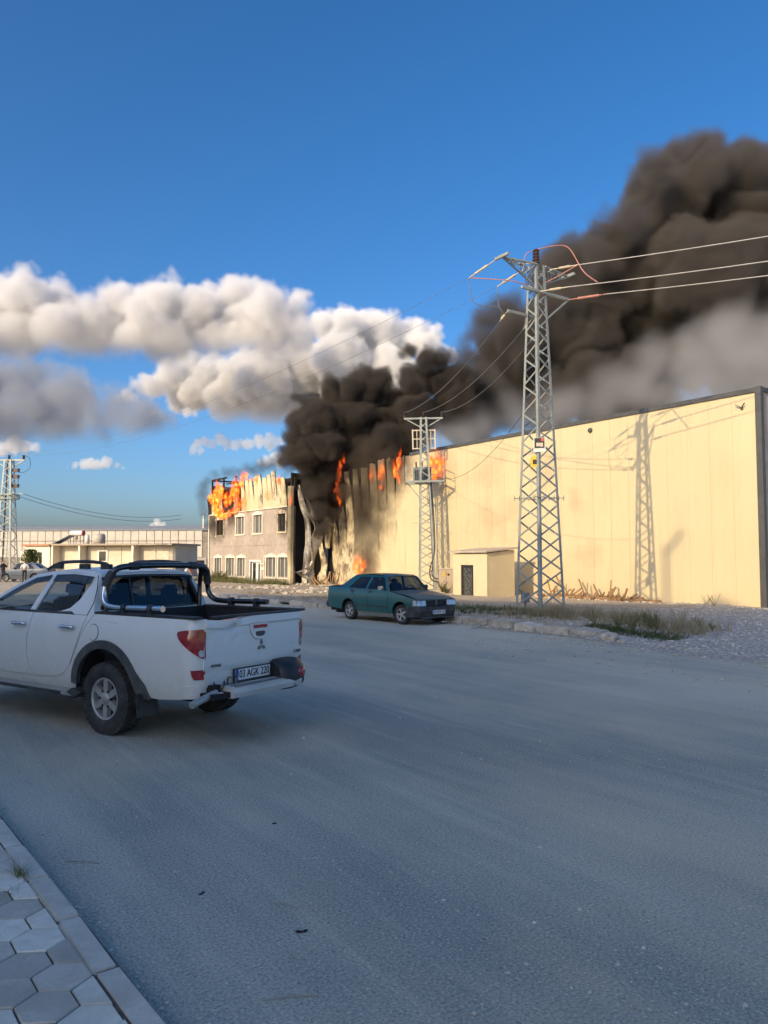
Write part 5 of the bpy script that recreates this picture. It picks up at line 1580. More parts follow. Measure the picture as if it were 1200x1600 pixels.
rows = [[(lerp(3.02, 3.92, i / 8), lerp(-1, 1, k / 8) * lerp(0.60, 0.75, i / 8), lerp(1.705, 1.235, i / 8) + 0.03 * (1 - lerp(-1, 1, k / 8) ** 2)) for k in range(9)] for i in range(9)]
mb = MB(); mb.grid(rows); mb.build('windscreen', M_glass, PK, fix=False)
rows = [[(lerp(3.86, 5.0, i / 10) + 0.03 * (1 - lerp(-1, 1, k / 10) ** 2), lerp(-0.84, 0.84, k / 10), lerp(1.235, 1.02, (i / 10) ** 1.6) + 0.05 * (1 - lerp(-1, 1, k / 10) ** 2)) for k in range(11)] for i in range(11)]
mb = MB(); mb.grid(rows); mb.build('bonnet', M_pkwhite, PK)
mb = MB(); mb.prism([(4.86, 0.46), (5.04, 0.46), (5.06, 0.62), (5.03, 1.03), (4.86, 1.03)], -0.83, 0.83, 'XZ'); fb = mb.build('nose', M_pkwhite, PK, bevel=0.03)
mb = MB(); mb.bx(5.03, 5.07, -0.4, 0.4, 0.78, 0.98); mb.build('grille', M_plastic, fb)
for s in (-1, 1):
    mb = MB(); mb.bx(4.95, 5.065, s * 0.63 - 0.18, s * 0.63 + 0.18, 0.82, 1.0); mb.build('headlight', M_clearlamp, PK, bevel=0.03)
# roll bar with side rails, clamps
left = [(0.54, 0.80, 1.372), (0.95, 0.80, 1.366), (1.28, 0.80, 1.364), (1.44, 0.80, 1.385), (1.525, 0.79, 1.46), (1.535, 0.77, 1.58), (1.505, 0.73, 1.70)]
top = [(1.505, 0.73, 1.70), (1.47, 0.67, 1.775), (1.45, 0.55, 1.805), (1.44, 0.2, 1.815), (1.44, -0.2, 1.815), (1.45, -0.55, 1.805), (1.47, -0.67, 1.775), (1.505, -0.73, 1.70)]
right = [(a, -b_, c_) for a, b_, c_ in left]
mb = MB(); mb.tube(catmull(left, 6), 0.033, 14); mb.build('roll_bar_rail', M_chrome, PK)
mb = MB(); mb.tube(catmull(right, 6), 0.033, 14); mb.build('roll_bar_rail', M_dchrome, PK)
mb = MB(); mb.tube(catmull(top, 6), 0.034, 14); mb.build('roll_bar_hoop', M_dchrome, PK)
for s in (1, -1):
    mb = MB(); mb.tube(catmull([(1.60, s * 0.70, 1.30), (1.60, s * 0.70, 1.56), (1.55, s * 0.67, 1.72), (1.50, s * 0.60, 1.79)], 5), 0.028, 10); mb.build('roll_bar_post', M_dchrome, PK)
    for x in (0.72, 1.14):
        mb = MB(); mb.box((x, s * 0.80, 1.34), (0.055, 0.07, 0.10)); mb.cyl((x - 0.03, s * 0.80, 1.366), (x + 0.03, s * 0.80, 1.366), 0.046, 12); mb.build('clamp', M_plastic, PK)
    mb = MB(); mb.tube(catmull([(1.525, s * 0.765, 1.58), (1.51, s * 0.735, 1.68), (1.49, s * 0.70, 1.745)], 4), 0.047, 12); mb.build('roll_bar_sleeve', M_plastic, PK)
    mb = MB(); mb.cyl((1.452, s * 0.50, 1.808), (1.449, s * 0.38, 1.812), 0.046, 12); mb.build('roll_bar_sleeve', M_plastic, PK)
    # roof rails
    mb = MB(); mb.tube(catmull([(1.72, s * 0.57, 1.79), (1.80, s * 0.57, 1.835), (2.1, s * 0.565, 1.858), (2.45, s * 0.56, 1.855), (2.7, s * 0.555, 1.835), (2.92, s * 0.55, 1.765)], 5), 0.02, 8)
    for x in (1.78, 2.18, 2.70): mb.box((x, s * 0.565, 1.80), (0.16, 0.045, 0.06))
    mb.build('roof_rail', M_plastic, PK)
# seats, dashboard, steering wheel
def seat(x, y, w, name='seat'):
    mb = MB(); mb.box((x + 0.22, y, 0.86), (0.5, w, 0.16)); mb.box((x - 0.02, y, 1.16), (0.15, w, 0.56), ry=R(-14)); mb.build(name, M_seat, PK, bevel=0.04)
for y in (0.36, -0.36):
    seat(2.75, y, 0.5)
    mb = MB(); mb.box((2.64, y, 1.53), (0.10, 0.27, 0.19), ry=R(-10)); mb.build('headrest', M_seat, PK, bevel=0.045)
    mb = MB(); mb.box((1.78, y, 1.48), (0.09, 0.27, 0.18), ry=R(-10)); mb.build('headrest', M_seat, PK, bevel=0.045)
seat(1.9, 0.0, 1.3, 'rear_seat')
mb = MB(); mb.prism([(3.35, 0.9), (3.9, 0.9), (3.9, 1.22), (3.55, 1.24), (3.38, 1.12)], -0.74, 0.74, 'XZ'); mb.build('dashboard', M_seat, PK)
mb = MB(); mb.tube([(3.22 + 0.07 * math.sin(a), 0.36 + 0.185 * math.cos(a), 1.16 + 0.17 * math.sin(a)) for a in [2 * math.pi * k / 20 for k in range(21)]], 0.016, 8); mb.beam((3.22, 0.19, 1.16), (3.22, 0.53, 1.16), 0.03); mb.beam((3.24, 0.36, 1.16), (3.42, 0.36, 1.08), 0.04)
mb.build('steering_wheel', M_plastic, PK)
# ------------------------------------------------------------------ the green saloon
SD = thing('saloon_car', 'dusty dark green boxy saloon parked against the broken kerb', 'car', (13.48, 20.58, 0.0), R(-84.3))
SW = [(0.16, 0.73), (0.30, 0.775), (0.45, 0.80), (0.62, 0.808), (0.80, 0.80), (0.95, 0.775), (1.0, 0.755), (1.15, 0.69), (1.33, 0.605), (1.40, 0.55)]
def sw(z): return interp(SW, z)
def smap(sgn, taper=True):
    def f(s, z, off):
        k = 0.0
        if s > 2.5: k = 0.05 * ((s - 2.5) / 0.7) ** 2
        if s < -0.4: k = 0.04 * ((-0.4 - s) / 0.65) ** 2
        return (s, sgn * (sw(z) - k + off), z)
    return f
RAX, FAX, SR = 0.07, 2.49, 0.285
mb = MB(); mb.bx(-0.9, 3.0, -0.55, 0.55, 0.17, 0.40); mb.bx(0.45, 2.1, -0.70, 0.70, 0.20, 0.34); mb.bx(-1.0, -0.35, -0.68, 0.68, 0.25, 0.6); mb.bx(2.85, 3.1, -0.7, 0.7, 0.25, 0.6)
mb.build('underbody', M_dark, SD)
for sgn in (-1, 1):
    m = smap(sgn)
    q = [(-1.06, 0.36), (-0.5, 0.33), (-0.30, 0.31)] + arc(RAX, 0.31, 0.355, 180, 0, 14) + [(0.44, 0.31), (0.50, 0.50), (0.40, 0.72), (0.10, 0.955), (-0.2, 0.99), (-0.6, 1.01), (-1.0, 1.0), (-1.06, 0.80)]
    panel('rear_wing', q, m, M_green, SD, 0.02, cs=0.1)
    d1 = panel('door', [(0.46, 0.30), (1.005, 0.30), (1.005, 0.955), (0.115, 0.962), (0.41, 0.73), (0.515, 0.50)], m, M_green, SD, 0.02)
    d2 = panel('door', [(1.018, 0.30), (1.93, 0.30), (1.93, 0.945), (1.018, 0.955)], m, M_green, SD, 0.02)
    for d_, hx in ((d1, 0.16), (d2, 1.06)):
        panel('handle', smooth_poly([(hx - 0.02, 0.88), (hx + 0.08, 0.86), (hx + 0.18, 0.885), (hx + 0.08, 0.925)], 3), m, M_ink, d_, 0.012, off=0.008, cs=0.1)
    q = [(1.945, 0.30), (2.11, 0.30)] + arc(FAX, 0.31, 0.36, 180, 0, 14) + [(2.90, 0.40), (3.14, 0.42), (3.16, 0.70), (3.0, 0.755), (2.5, 0.85), (1.945, 0.94)]
    panel('front_wing', q, m, M_green, SD, 0.02, cs=0.1)
    for ax in (RAX, FAX):
        panel('wheel_arch_lip', arc(ax, 0.31, 0.40, 175, 5, 16) + arc(ax, 0.31, 0.352, 5, 175, 16), m, M_green, SD, 0.02, off=0.014, cs=0.1)
    mb = MB()
    for ax in (RAX, FAX):
        for i in range(12):
            a0, a1 = R(180 * i / 12), R(180 * (i + 1) / 12)
            qq = [(ax + 0.365 * math.cos(a), sgn * y_, 0.31 + 0.365 * math.sin(a)) for a in (a0, a1) for y_ in (0.45, 0.78)]
            mb.add(qq, [(0, 1, 3, 2)])
    mb.build('wheel_well', M_dark, SD, fix=False)
    panel('rubbing_strip', [(0.52, 0.455), (1.92, 0.455), (1.92, 0.50), (0.53, 0.50)], m, M_plastic, SD, 0.01, off=0.012, cs=0.2)
    panel('sill', [(0.45, 0.18), (2.12, 0.18), (2.12, 0.295), (0.45, 0.295)], m, M_greendust, SD, 0.02, off=-0.01, cs=0.2)
    up = [(-0.42, 1.01), (-0.12, 1.20), (0.16, 1.375), (0.30, 1.40), (0.9, 1.41), (1.55, 1.395), (1.70, 1.345), (1.86, 1.12), (2.0, 0.945), (1.5, 0.95), (0.9, 0.955), (0.10, 0.96), (-0.2, 0.99)]
    w1 = [(0.06, 0.995), (0.27, 1.17), (0.45, 1.325), (0.96, 1.335), (0.93, 1.2), (0.87, 0.985), (0.5, 0.985)]
    w2 = [(0.965, 0.98), (1.03, 1.2), (1.07, 1.335), (1.58, 1.325), (1.68, 1.2), (1.83, 0.97)]
    panel('cabin_side', up, m, M_green, SD, 0.02, holes=[w1, w2], off=-0.003)
    for w_ in (w1, w2): panel('window', w_, m, M_tint, SD, 0.004, off=-0.014)
    panel('window_bar', [(0.26, 0.99), (0.285, 0.99), (0.44, 1.32), (0.415, 1.30)], m, M_plastic, SD, 0.008, off=-0.006)
    panel('window_seal', [(0.04, 0.965), (1.90, 0.952), (1.88, 0.972), (0.08, 0.985)], m, M_plastic, SD, 0.008, off=0.006, cs=0.3)
    mb = MB(); mb.box((1.74, sgn * 0.90, 1.02), (0.10, 0.18, 0.12)); mb.beam((1.76, sgn * 0.76, 0.98), (1.75, sgn * 0.83, 1.0), 0.05); mb.build('door_mirror', M_chrome if sgn < 0 else M_plastic, SD, bevel=0.025)
    make_wheel('wheel', SD, (RAX, sgn * 0.69, SR), SR, 0.175, 0.185, 5, sgn, blocks=0)
    make_wheel('wheel', SD, (FAX, sgn * 0.69, SR), SR, 0.175, 0.185, 5, sgn, blocks=0, steer=R(6))
# roof, screens, bonnet, boot
def strip(name, prof, half0, mat, crown=0.03, n=9, nx=10):
    """A cross-car surface following a side profile of (x, z, half width)."""
    pp = catmull([(a, h_, b_) for a, b_, h_ in prof], nx)
    rows = []
    for p_ in pp:
        rows.append([(p_.x, p_.y * lerp(-1, 1, k / (n - 1)), p_.z - crown * (lerp(-1, 1, k / (n - 1)) ** 2)) for k in range(n)])
    mb = MB(); mb.grid(rows); mb.grid([[(a, b_, c_ - 0.015) for a, b_, c_ in r] for r in rows][::-1])
    return mb.build(name, mat, SD, fix=False)
strip('roof', [(0.14, 1.38, 0.56), (0.35, 1.42, 0.565), (0.9, 1.44, 0.57), (1.4, 1.43, 0.57), (1.69, 1.365, 0.57)], 0, M_green, nx=4)
strip('rear_screen', [(-0.44, 1.03, 0.66), (-0.15, 1.21, 0.61), (0.15, 1.385, 0.555)], 0, M_tint, nx=4)
strip('windscreen', [(1.67, 1.375, 0.565), (1.84, 1.17, 0.635), (2.03, 0.95, 0.70)], 0, M_glass, nx=4)
strip('bonnet', [(1.98, 0.955, 0.745), (2.3, 0.925, 0.755), (2.8, 0.845, 0.74), (3.08, 0.765, 0.72), (3.15, 0.71, 0.71)], 0, M_greendust, 0.025, nx=4)
strip('boot_lid', [(-1.06, 0.98, 0.70), (-1.0, 1.045, 0.72), (-0.7, 1.06, 0.735), (-0.42, 1.045, 0.73)], 0, M_green, 0.03, nx=4)
mb = MB(); mb.prism([(-1.06, 0.34), (-1.0, 0.34), (-1.0, 1.0), (-1.075, 1.0), (-1.09, 0.7)], -0.72, 0.72, 'XZ'); mb.build('rear_panel', M_green, SD)
mb = MB(); mb.prism([(-1.17, 0.36), (-1.0, 0.33), (-0.98, 0.53), (-1.16, 0.54)], -0.77, 0.77, 'XZ'); mb.build('rear_bumper', M_plastic, SD, bevel=0.03)
for s in (-1, 1):
    mb = MB(); mb.bx(-1.10, -1.05, s * 0.58 - 0.13, s * 0.58 + 0.13, 0.70, 0.92); mb.build('tail_lamp', M_redlamp, SD, bevel=0.01)
    mb = MB(); mb.prism([(3.02, 0.545), (3.185, 0.545), (3.155, 0.70), (3.02, 0.72)], s * 0.59 - 0.17, s * 0.59 + 0.17, 'XZ'); hl = mb.build('headlight', M_clearlamp, SD, bevel=0.012)
    mb = MB(); mb.box((3.08, s * 0.775, 0.625), (0.15, 0.035, 0.15)); mb.build('indicator', M_clearlamp, SD, bevel=0.01)
    mb = MB(); mb.tube([(2.06, s * 0.35, 0.955), (1.97, s * 0.20, 1.02), (1.93, s * 0.05, 1.06)], 0.008, 5); mb.build('wiper', M_plastic, SD)
mb = MB(); mb.prism([(3.02, 0.54), (3.13, 0.54), (3.12, 0.71), (3.02, 0.71)], -0.42, 0.42, 'XZ'); gr = mb.build('grille', M_ink, SD)
for z in (0.58, 0.625, 0.67):
    mb = MB(); mb.bx(3.125, 3.145, -0.42, 0.42, z - 0.006, z + 0.006); mb.build('slat', M_plastic, gr)
mb = MB(); mb.bx(3.128, 3.155, -0.03, 0.03, 0.55, 0.70); mb.build('grille_bar', M_greendust, gr)
mb = MB(); mb.bx(3.12, 3.16, -0.75, 0.75, 0.705, 0.725); mb.build('bonnet_lip', M_green, SD)
secs = []
for y, dx in ((-0.81, -0.35), (-0.80, -0.16), (-0.70, -0.03), (-0.4, 0.02), (0, 0.035), (0.4, 0.02), (0.70, -0.03), (0.80, -0.16), (0.81, -0.35)):
    secs.append([(3.10 + dx, y, 0.535), (3.235 + dx, y, 0.53), (3.25 + dx, y, 0.40), (3.22 + dx, y, 0.31), (3.19 + dx, y, 0.225), (3.06 + dx, y, 0.22)])
mb = MB(); mb.grid([s + [s[0]] for s in secs], False); mb.build('front_bumper', M_plastic, SD, bevel=0.008)
mb = MB(); mb.bx(3.18, 3.235, -0.62, 0.62, 0.20, 0.235); mb.build('chin_spoiler', M_flare, SD)
mb = MB(); mb.bx(3.285, 3.295, -0.30, 0.22, 0.315, 0.425); np_ = mb.build('number_plate', M_plate, SD)
mb = MB(); mb.bx(3.2935, 3.297, -0.30, -0.258, 0.315, 0.425); mb.build('country_band', M_plateblue, np_)
lettering('03 NOR 132', 0.105, (3.2965, -0.02, 0.37), (R(90), 0, R(90)), M_ink, np_, sx=0.8)
for y in (0.34, -0.34):
    mb = MB(); mb.box((1.25, y, 0.60), (0.5, 0.48, 0.16)); mb.box((1.02, y, 0.86), (0.13, 0.48, 0.55), ry=R(-14)); mb.build('seat', M_seat, SD, bevel=0.04)
    mb = MB(); mb.box((0.93, y, 1.19), (0.09, 0.25, 0.16), ry=R(-10)); mb.build('headrest', M_seat, SD, bevel=0.04)
mb = MB(); mb.box((0.3, 0, 0.58), (0.5, 1.2, 0.16)); mb.box((0.06, 0, 0.84), (0.14, 1.2, 0.5), ry=R(-14)); mb.build('rear_seat', M_seat, SD, bevel=0.04)
mb = MB(); mb.prism([(1.72, 0.7), (2.0, 0.7), (2.0, 0.93), (1.8, 0.95)], -0.66, 0.66, 'XZ'); mb.build('dashboard', M_seat, SD)
mb = MB(); mb.tube([(1.62 + 0.06 * math.sin(a), 0.34 + 0.18 * math.cos(a), 0.92 + 0.165 * math.sin(a)) for a in [2 * math.pi * k / 18 for k in range(19)]], 0.014, 6); mb.build('steering_wheel', M_plastic, SD)
# ------------------------------------------------------------------ scatter: stones, rubble, gravel
rnd = random.Random(77)
STONES = []
for k in range(7):
    bm = bmesh.new(); bmesh.ops.create_icosphere(bm, subdivisions=1, radius=1.0)
    for v in bm.verts:
        v.co = v.co * (1 + 0.45 * mnoise.noise(v.co * 1.3 + Vector((k * 5.1, 0, 0))))
        v.co.z *= 0.6
    STONES.append(([v.co.copy() for v in bm.verts], [tuple(v.index for v in f.verts) for f in bm.faces])); bm.free()
def stone_field(name, n, where, size, mat, label, cat=None):
    mb = MB()
    for _ in range(n):
        p = where()
        if p is None: continue
        vv, ff = STONES[rnd.randrange(7)]
        s = size(); a = rnd.uniform(0, 6.28); ca, sa = math.cos(a), math.sin(a)
        sx, sy, sz = s * rnd.uniform(.7, 1.3), s * rnd.uniform(.7, 1.3), s * rnd.uniform(.6, 1.1)
        mb.add([(p[0] + (v.x * sx) * ca - (v.y * sy) * sa, p[1] + (v.x * sx) * sa + (v.y * sy) * ca, p[2] + v.z * sz + 0.25 * s) for v in vv], ff)
    o = mb.build(name, mat, fix=False)
    return tag(o, label, cat, kind='stuff')
def stone_mat(name, a, b_):
    t = NT(name)
    oi = t.noise(7.0, 2, 0.5); n2 = t.noise(60, 4, 0.6)
    c = t.ramp(oi, [(0.3, a), (0.7, b_)])
    c = t.mix(t.ramp(n2, [(0.5, 0.0), (0.75, 0.5)]), c, tuple(x * 0.6 for x in a))
    t.bsdf(c, 0.95, spec=0.2); return t.done()
M_stone = stone_mat('grey_stone', (0.42, 0.38, 0.33), (0.76, 0.70, 0.61))
M_rubble = stone_mat('pale_rubble', (0.40, 0.34, 0.26), (0.68, 0.60, 0.48))
def on_road():
    d = 2.6 + 24 * rnd.random() ** 1.8; a = R(rnd.uniform(-31, 31)) + R(-YAW)
    x, y = -math.sin(a) * d, math.cos(a) * d
    if x < 1.1 or x > 14.2 or (y > 11 and x > 13.6): return None
    if mnoise.noise(Vector((x * 0.5, y * 0.5, 9))) + rnd.uniform(-.5, .5) < 0.0: return None
    return (x, y, 0.001)
stone_field('gravel', 5200, on_road, lambda: 0.0030 + 0.012 * rnd.random() ** 4, M_stone, 'loose grit and small stones scattered on the road')
def road_edge():
    y = rnd.uniform(4.0, 13.5); x = 13.2 + abs(rnd.gauss(0, 1.0))
    if rnd.random() < 0.4: x = rnd.uniform(10.5, 14.5)
    return (x, y, 0.006 if x < 14.0 else max(0.006, verge_z(x, y)))
stone_field('gravel', 1500, road_edge, lambda: 0.008 + 0.026 * rnd.random() ** 4, M_rubble, 'loose stones spilling from the gravel onto the road edge')
def gravel_area():
    x = rnd.uniform(14.0, 28.0); y = rnd.uniform(7.5, 17.5)
    return (x, y, verge_z(x, y) - 0.005)
stone_field('gravel', 7500, gravel_area, lambda: 0.012 + 0.030 * rnd.random() ** 2.5, M_stone, 'grey crushed stone covering the yard entrance')
def wall_foot():
    x = 28.4 - abs(rnd.gauss(0, 1.0)); y = rnd.uniform(16.3, 40)
    return (x, y, verge_z(x, y) - 0.01)
stone_field('rubble', 1300, wall_foot, lambda: 0.02 + 0.09 * rnd.random() ** 3, M_rubble, 'pale rubble strewn along the foot of the warehouse wall')
def corner_heap():
    y = rnd.uniform(30, 49); x = rnd.uniform(16.5, 27.8)
    if mnoise.noise(Vector((x * 0.35, y * 0.25, 3))) + 0.35 * (x - 20) / 8 < rnd.uniform(-.1, .35): return None
    return (x, y, verge_z(x, y) - 0.01)
stone_field('rubble', 2600, corner_heap, lambda: 0.03 + 0.16 * rnd.random() ** 3, M_rubble, 'heaps of pale broken masonry below the burnt corner')
def kerb_foot():
    y = rnd.uniform(11.5, 40); x = 14.55 - abs(rnd.gauss(0, 0.18))
    return (x, y, 0.003)
stone_field('gravel', 900, kerb_foot, lambda: 0.012 + 0.03 * rnd.random() ** 2, M_rubble, 'crumbled concrete bits along the foot of the broken kerb')

# ------------------------------------------------------------------ grass and weeds
def leaf_mat(name, a, b_, c3):
    t = NT(name)
    n = t.noise(3.0, 3, 0.6); n2 = t.noise(40.0, 2, 0.5)
    c = t.ramp(t.mix(0.5, n, n2), [(0.35, a), (0.5, b_), (0.65, c3)])
    t.bsdf(c, 0.7, spec=0.25)
    tl = t.n('ShaderNodeBsdfTranslucent'); t.l(c, tl.inputs['Color'])
    mx = t.n('ShaderNodeMixShader'); mx.inputs[0].default_value = 0.3
    t.l(t.b.outputs[0], mx.inputs[1]); t.l(tl.outputs[0], mx.inputs[2]); t.l(mx.outputs[0], t.out.inputs['Surface'])
    return t.done()
M_dry = leaf_mat('dry_grass', (0.23, 0.19, 0.10), (0.36, 0.29, 0.16), (0.44, 0.37, 0.23))
M_grn = leaf_mat('green_weed', (0.045, 0.075, 0.022), (0.085, 0.12, 0.035), (0.14, 0.16, 0.06))
M_olive = leaf_mat('olive_weed', (0.10, 0.12, 0.045), (0.17, 0.18, 0.07), (0.27, 0.25, 0.11))
def blade(mb, p, h, w, lean, az, bend=0.5, n=3):
    d = Vector((math.cos(az), math.sin(az), 0)); s = Vector((-math.sin(az), math.cos(az), 0))
    rows = []
    for i in range(n + 1):
        f = i / n
        q = Vector(p) + d * (lean * h * f ** (1 + bend)) + Vector((0, 0, h * f * (1 - 0.25 * lean * f)))
        ww = w * (1 - f * 0.9) / 2
        rows.append([q - s * ww, q + s * ww])
    mb.grid(rows, False)
def leafy(mb, p, h, nl, size, spread):
    """A branching weed: stems with small leaves."""
    for _ in range(nl):
        az = rnd.uniform(0, 6.28); L = h * rnd.uniform(.5, 1.0); le = spread * rnd.uniform(.3, 1.0)
        tip = Vector(p) + Vector((math.cos(az) * le * L, math.sin(az) * le * L, L))
        mb.beam(p, tip, 0.008)
        for k in range(7):
            f = rnd.uniform(.25, 1.0); q = Vector(p).lerp(tip, f)
            blade(mb, q, size * rnd.uniform(.6, 1.3), size * 0.45, rnd.uniform(.6, 1.4), rnd.uniform(0, 6.28), 0.2, 2)
def grass_field(name, n, where, h, w, mat, label, lean=(0.2, 0.9)):
    mb = MB()
    for _ in range(n):
        q = where()
        if q is None: continue
        for b_ in range(rnd.randint(3, 6)):
            blade(mb, (q[0] + rnd.gauss(0, .03), q[1] + rnd.gauss(0, .03), q[2] - 0.01), h() * rnd.uniform(.6, 1.2), w, rnd.uniform(*lean), rnd.uniform(0, 6.28))
    return tag(mb.build(name, mat, fix=False), label, 'grass', kind='stuff')
def strip_at(y0, y1, xc, xs, th=0.0):
    def f():
        y = rnd.uniform(y0, y1); x = rnd.gauss(xc, xs)
        if x < 14.95 or x > 27.5: return None
        if mnoise.noise(Vector((x * 0.9, y * 0.6, 6))) + rnd.uniform(-.3, .3) < th: return None
        return (x, y, verge_z(x, y))
    return f
grass_field('grass', 1500, strip_at(11.2, 17.5, 17.2, 0.9, -0.1), lambda: rnd.uniform(.22, .5), 0.010, M_dry, 'dry straw coloured grass on the verge beside the big pylon')
grass_field('grass', 1500, strip_at(10.9, 13.4, 15.7, 0.5, -0.15), lambda: rnd.uniform(.05, .16), 0.014, M_grn, 'dark green weeds at the end of the broken kerb', (0.5, 1.5))
grass_field('grass', 1200, strip_at(16.2, 22.5, 17.3, 0.7, -0.1), lambda: rnd.uniform(.08, .22), 0.016, M_grn, 'low green weeds between the parked car and the big pylon', (0.5, 1.5))
grass_field('grass', 900, strip_at(21, 36, 16.6, 0.9, 0.1), lambda: rnd.uniform(.08, .25), 0.012, M_dry, 'sparse dry grass behind the green car', (0.3, 1.0))
def office_front():
    y = rnd.uniform(48, 63.5); x = 25.1 - abs(rnd.gauss(0, 0.9))
    if mnoise.noise(Vector((x * 0.4, y * 0.35, 2))) + rnd.uniform(-.3, .4) < -0.05: return None
    return (x, y, 0.0)
grass_field('grass', 1800, office_front, lambda: rnd.uniform(.2, .65), 0.022, M_olive, 'tall olive weeds growing along the office block wall', (0.2, 0.8))
def leaf_patch(pts, label, name='weed_bush', mat=None):
    mb = MB()
    for (x, y, z, h, n, s) in pts: leafy(mb, (x, y, z), h, n, s, 0.75)
    o = mb.build(name, mat or M_olive, fix=False)
    return tag(o, label, 'bush')
leaf_patch([(24.3, 60.0 - k * 0.45, 0, 0.9, 26, 0.10) for k in range(6)], 'leafy olive bush in front of the office ground floor windows')
leaf_patch([(25.55, 31.75, 0, 0.75, 30, 0.08), (25.4, 31.3, 0, 0.5, 20, 0.08)], 'small green bush at the foot of the electrical cabinet')
leaf_patch([(16.6 + rnd.gauss(0, .5), 12.4 + rnd.gauss(0, .7), 0.12, rnd.uniform(.2, .5), 10, 0.035) for k in range(14)], 'tangled brownish weed clump at the end of the verge grass')
leaf_patch([(17.6 + rnd.gauss(0, .6), 15.0 + rnd.gauss(0, 1.2), 0.12, rnd.uniform(.2, .5), 9, 0.03) for k in range(18)], 'straggly dry weeds rising out of the grass by the big pylon', mat=M_dry)
def kerb_edge():
    y = rnd.uniform(2.3, 9.0)
    return (1.05 - (y - 3.0) * 0.0489 + abs(rnd.gauss(0, .10)), y, 0.001)
stone_field('gravel', 900, kerb_edge, lambda: 0.0025 + 0.010 * rnd.random() ** 3, M_stone, 'fine grit gathered along the foot of the near kerb')
leaf_patch([(27.7, 17.6, 0.02, 0.55, 8, 0.03), (27.8, 18.0, 0.02, 0.4, 6, 0.03)], 'thin dry weed against the wall near its dark corner')
mb = MB()
for k in range(46):
    blade(mb, (0.830 + rnd.gauss(0, .018), 4.820 + rnd.gauss(0, .05), PZ - 0.01), rnd.uniform(.05, .12), 0.006, rnd.uniform(.4, 1.6), rnd.uniform(0, 6.28))
tag(mb.build('weed', M_olive, fix=False), 'small tuft of grass growing in the kerb joint', 'weed')
mb = MB()
for k in range(16):
    blade(mb, (0.740 + rnd.gauss(0, .04), 4.610 + rnd.gauss(0, .03), PZ - 0.005), rnd.uniform(.02, .05), 0.004, rnd.uniform(.8, 1.8), rnd.uniform(0, 6.28))
tag(mb.build('weed', M_olive, fix=False), 'tiny dry weed in the joint between two pavers', 'weed')

# ------------------------------------------------------------------ wood, litter, barrier
t = NT('raw_timber')
n1 = t.noise(6.0, 5, 0.65, t.mapping(scale=(6, 6, 1.0), vec=t.coord('Object')))
c = t.ramp(n1, [(0.3, (0.17, 0.10, 0.05)), (0.7, (0.42, 0.26, 0.13))])
t.bsdf(c, 0.8); M_wood = t.done()
def plank(p0, p1, w, h, label, group):
    p0 = Vector(p0); p1 = Vector(p1); L = (p1 - p0).length
    mb = MB(); mb.bx(-w / 2, w / 2, -h / 2, h / 2, 0, L)
    o = mb.build('timber_stake', M_wood); o.location = p0; o.rotation_euler = (p1 - p0).to_track_quat('Z', 'X').to_euler()
    return tag(o, label, 'stake', group)
for k in range(34):
    y = lerp(26.6, 21.3, (k + 2.5 * rnd.random()) / 36); x = rnd.uniform(27.2, 28.0); L = rnd.uniform(.2, 1.0) * (1.0 if k % 3 else 0.55)
    dy = rnd.choice((-1, 1)) * rnd.uniform(.1, 1.0) * L
    plank((x, y, 0.0), (min(28.40, x + rnd.uniform(.2, .5)), y + dy, L), rnd.uniform(.05, .09), rnd.uniform(.03, .06), 'short timber stake leaning on the cream wall behind the big pylon', 'timber stakes leaning on the cream wall')
def timber_foot():
    return (rnd.uniform(27.2, 28.3), rnd.uniform(21.2, 27.0), 0.02)
mb = MB()
for k in range(150):
    p_ = timber_foot(); a = rnd.uniform(0, 6.28); L = rnd.uniform(.1, .5)
    mb.beam(p_, (p_[0] + math.cos(a) * L * .5, p_[1] + math.sin(a) * L, p_[2] + rnd.uniform(0, .25)), rnd.uniform(.03, .07), rnd.uniform(.02, .05))
tag(mb.build('timber_debris', M_wood), 'splintered timber offcuts heaped under the leaning stakes', 'debris', kind='stuff')
for k in range(14):
    y = rnd.uniform(45.5, 48.3); x = rnd.uniform(26.2, 27.9); L = rnd.uniform(.4, 1.0)
    plank((x, y, 0.0), (x + rnd.uniform(-.3, .4), y + rnd.uniform(-.4, .4), L), rnd.uniform(.06, .10), rnd.uniform(.04, .06), 'broken timber stake in the rubble under the burnt corner', 'broken stakes under the burnt corner')
for k in range(4):
    y = 26.0 - k * 1.25
    plank((27.3 + 0.1 * k, y, 0.08), (27.45 + 0.1 * k, y - 2.2, 0.07), 0.16, 0.05, 'long board lying flat in front of the leaning stakes', 'boards lying by the cream wall')
# roadside odds and ends
M_tar = simple('black_scrap', (0.012, 0.012, 0.013), 0.6)
def scrap(x, y, s, label, mat=M_tar, n=3, name='scrap'):
    mb = MB()
    for k in range(n):
        vv, ff = STONES[rnd.randrange(7)]
        ox, oy = rnd.gauss(0, s), rnd.gauss(0, s)
        mb.add([(v.x * s + ox, v.y * s * .8 + oy, v.z * s * .4 + 0.15 * s) for v in vv], ff)
    o = mb.build(name, mat); o.location = (x, y, 0.002); return tag(o, label, 'litter')
for (px, q, lab, nn) in (((2.56, 5.07), 0.018, 'black scrap on the road in the middle of the picture', 1), ((1.94, 3.57), 0.016, 'pair of black crumbs on the asphalt near the pavement', 3), ((1.70, 4.30), 0.013, 'two black specks on the asphalt beyond the pavement', 2)):
    scrap(px[0], px[1], q, lab, n=nn)
M_twig = simple('pale_straw', (0.40, 0.36, 0.28), 0.8)
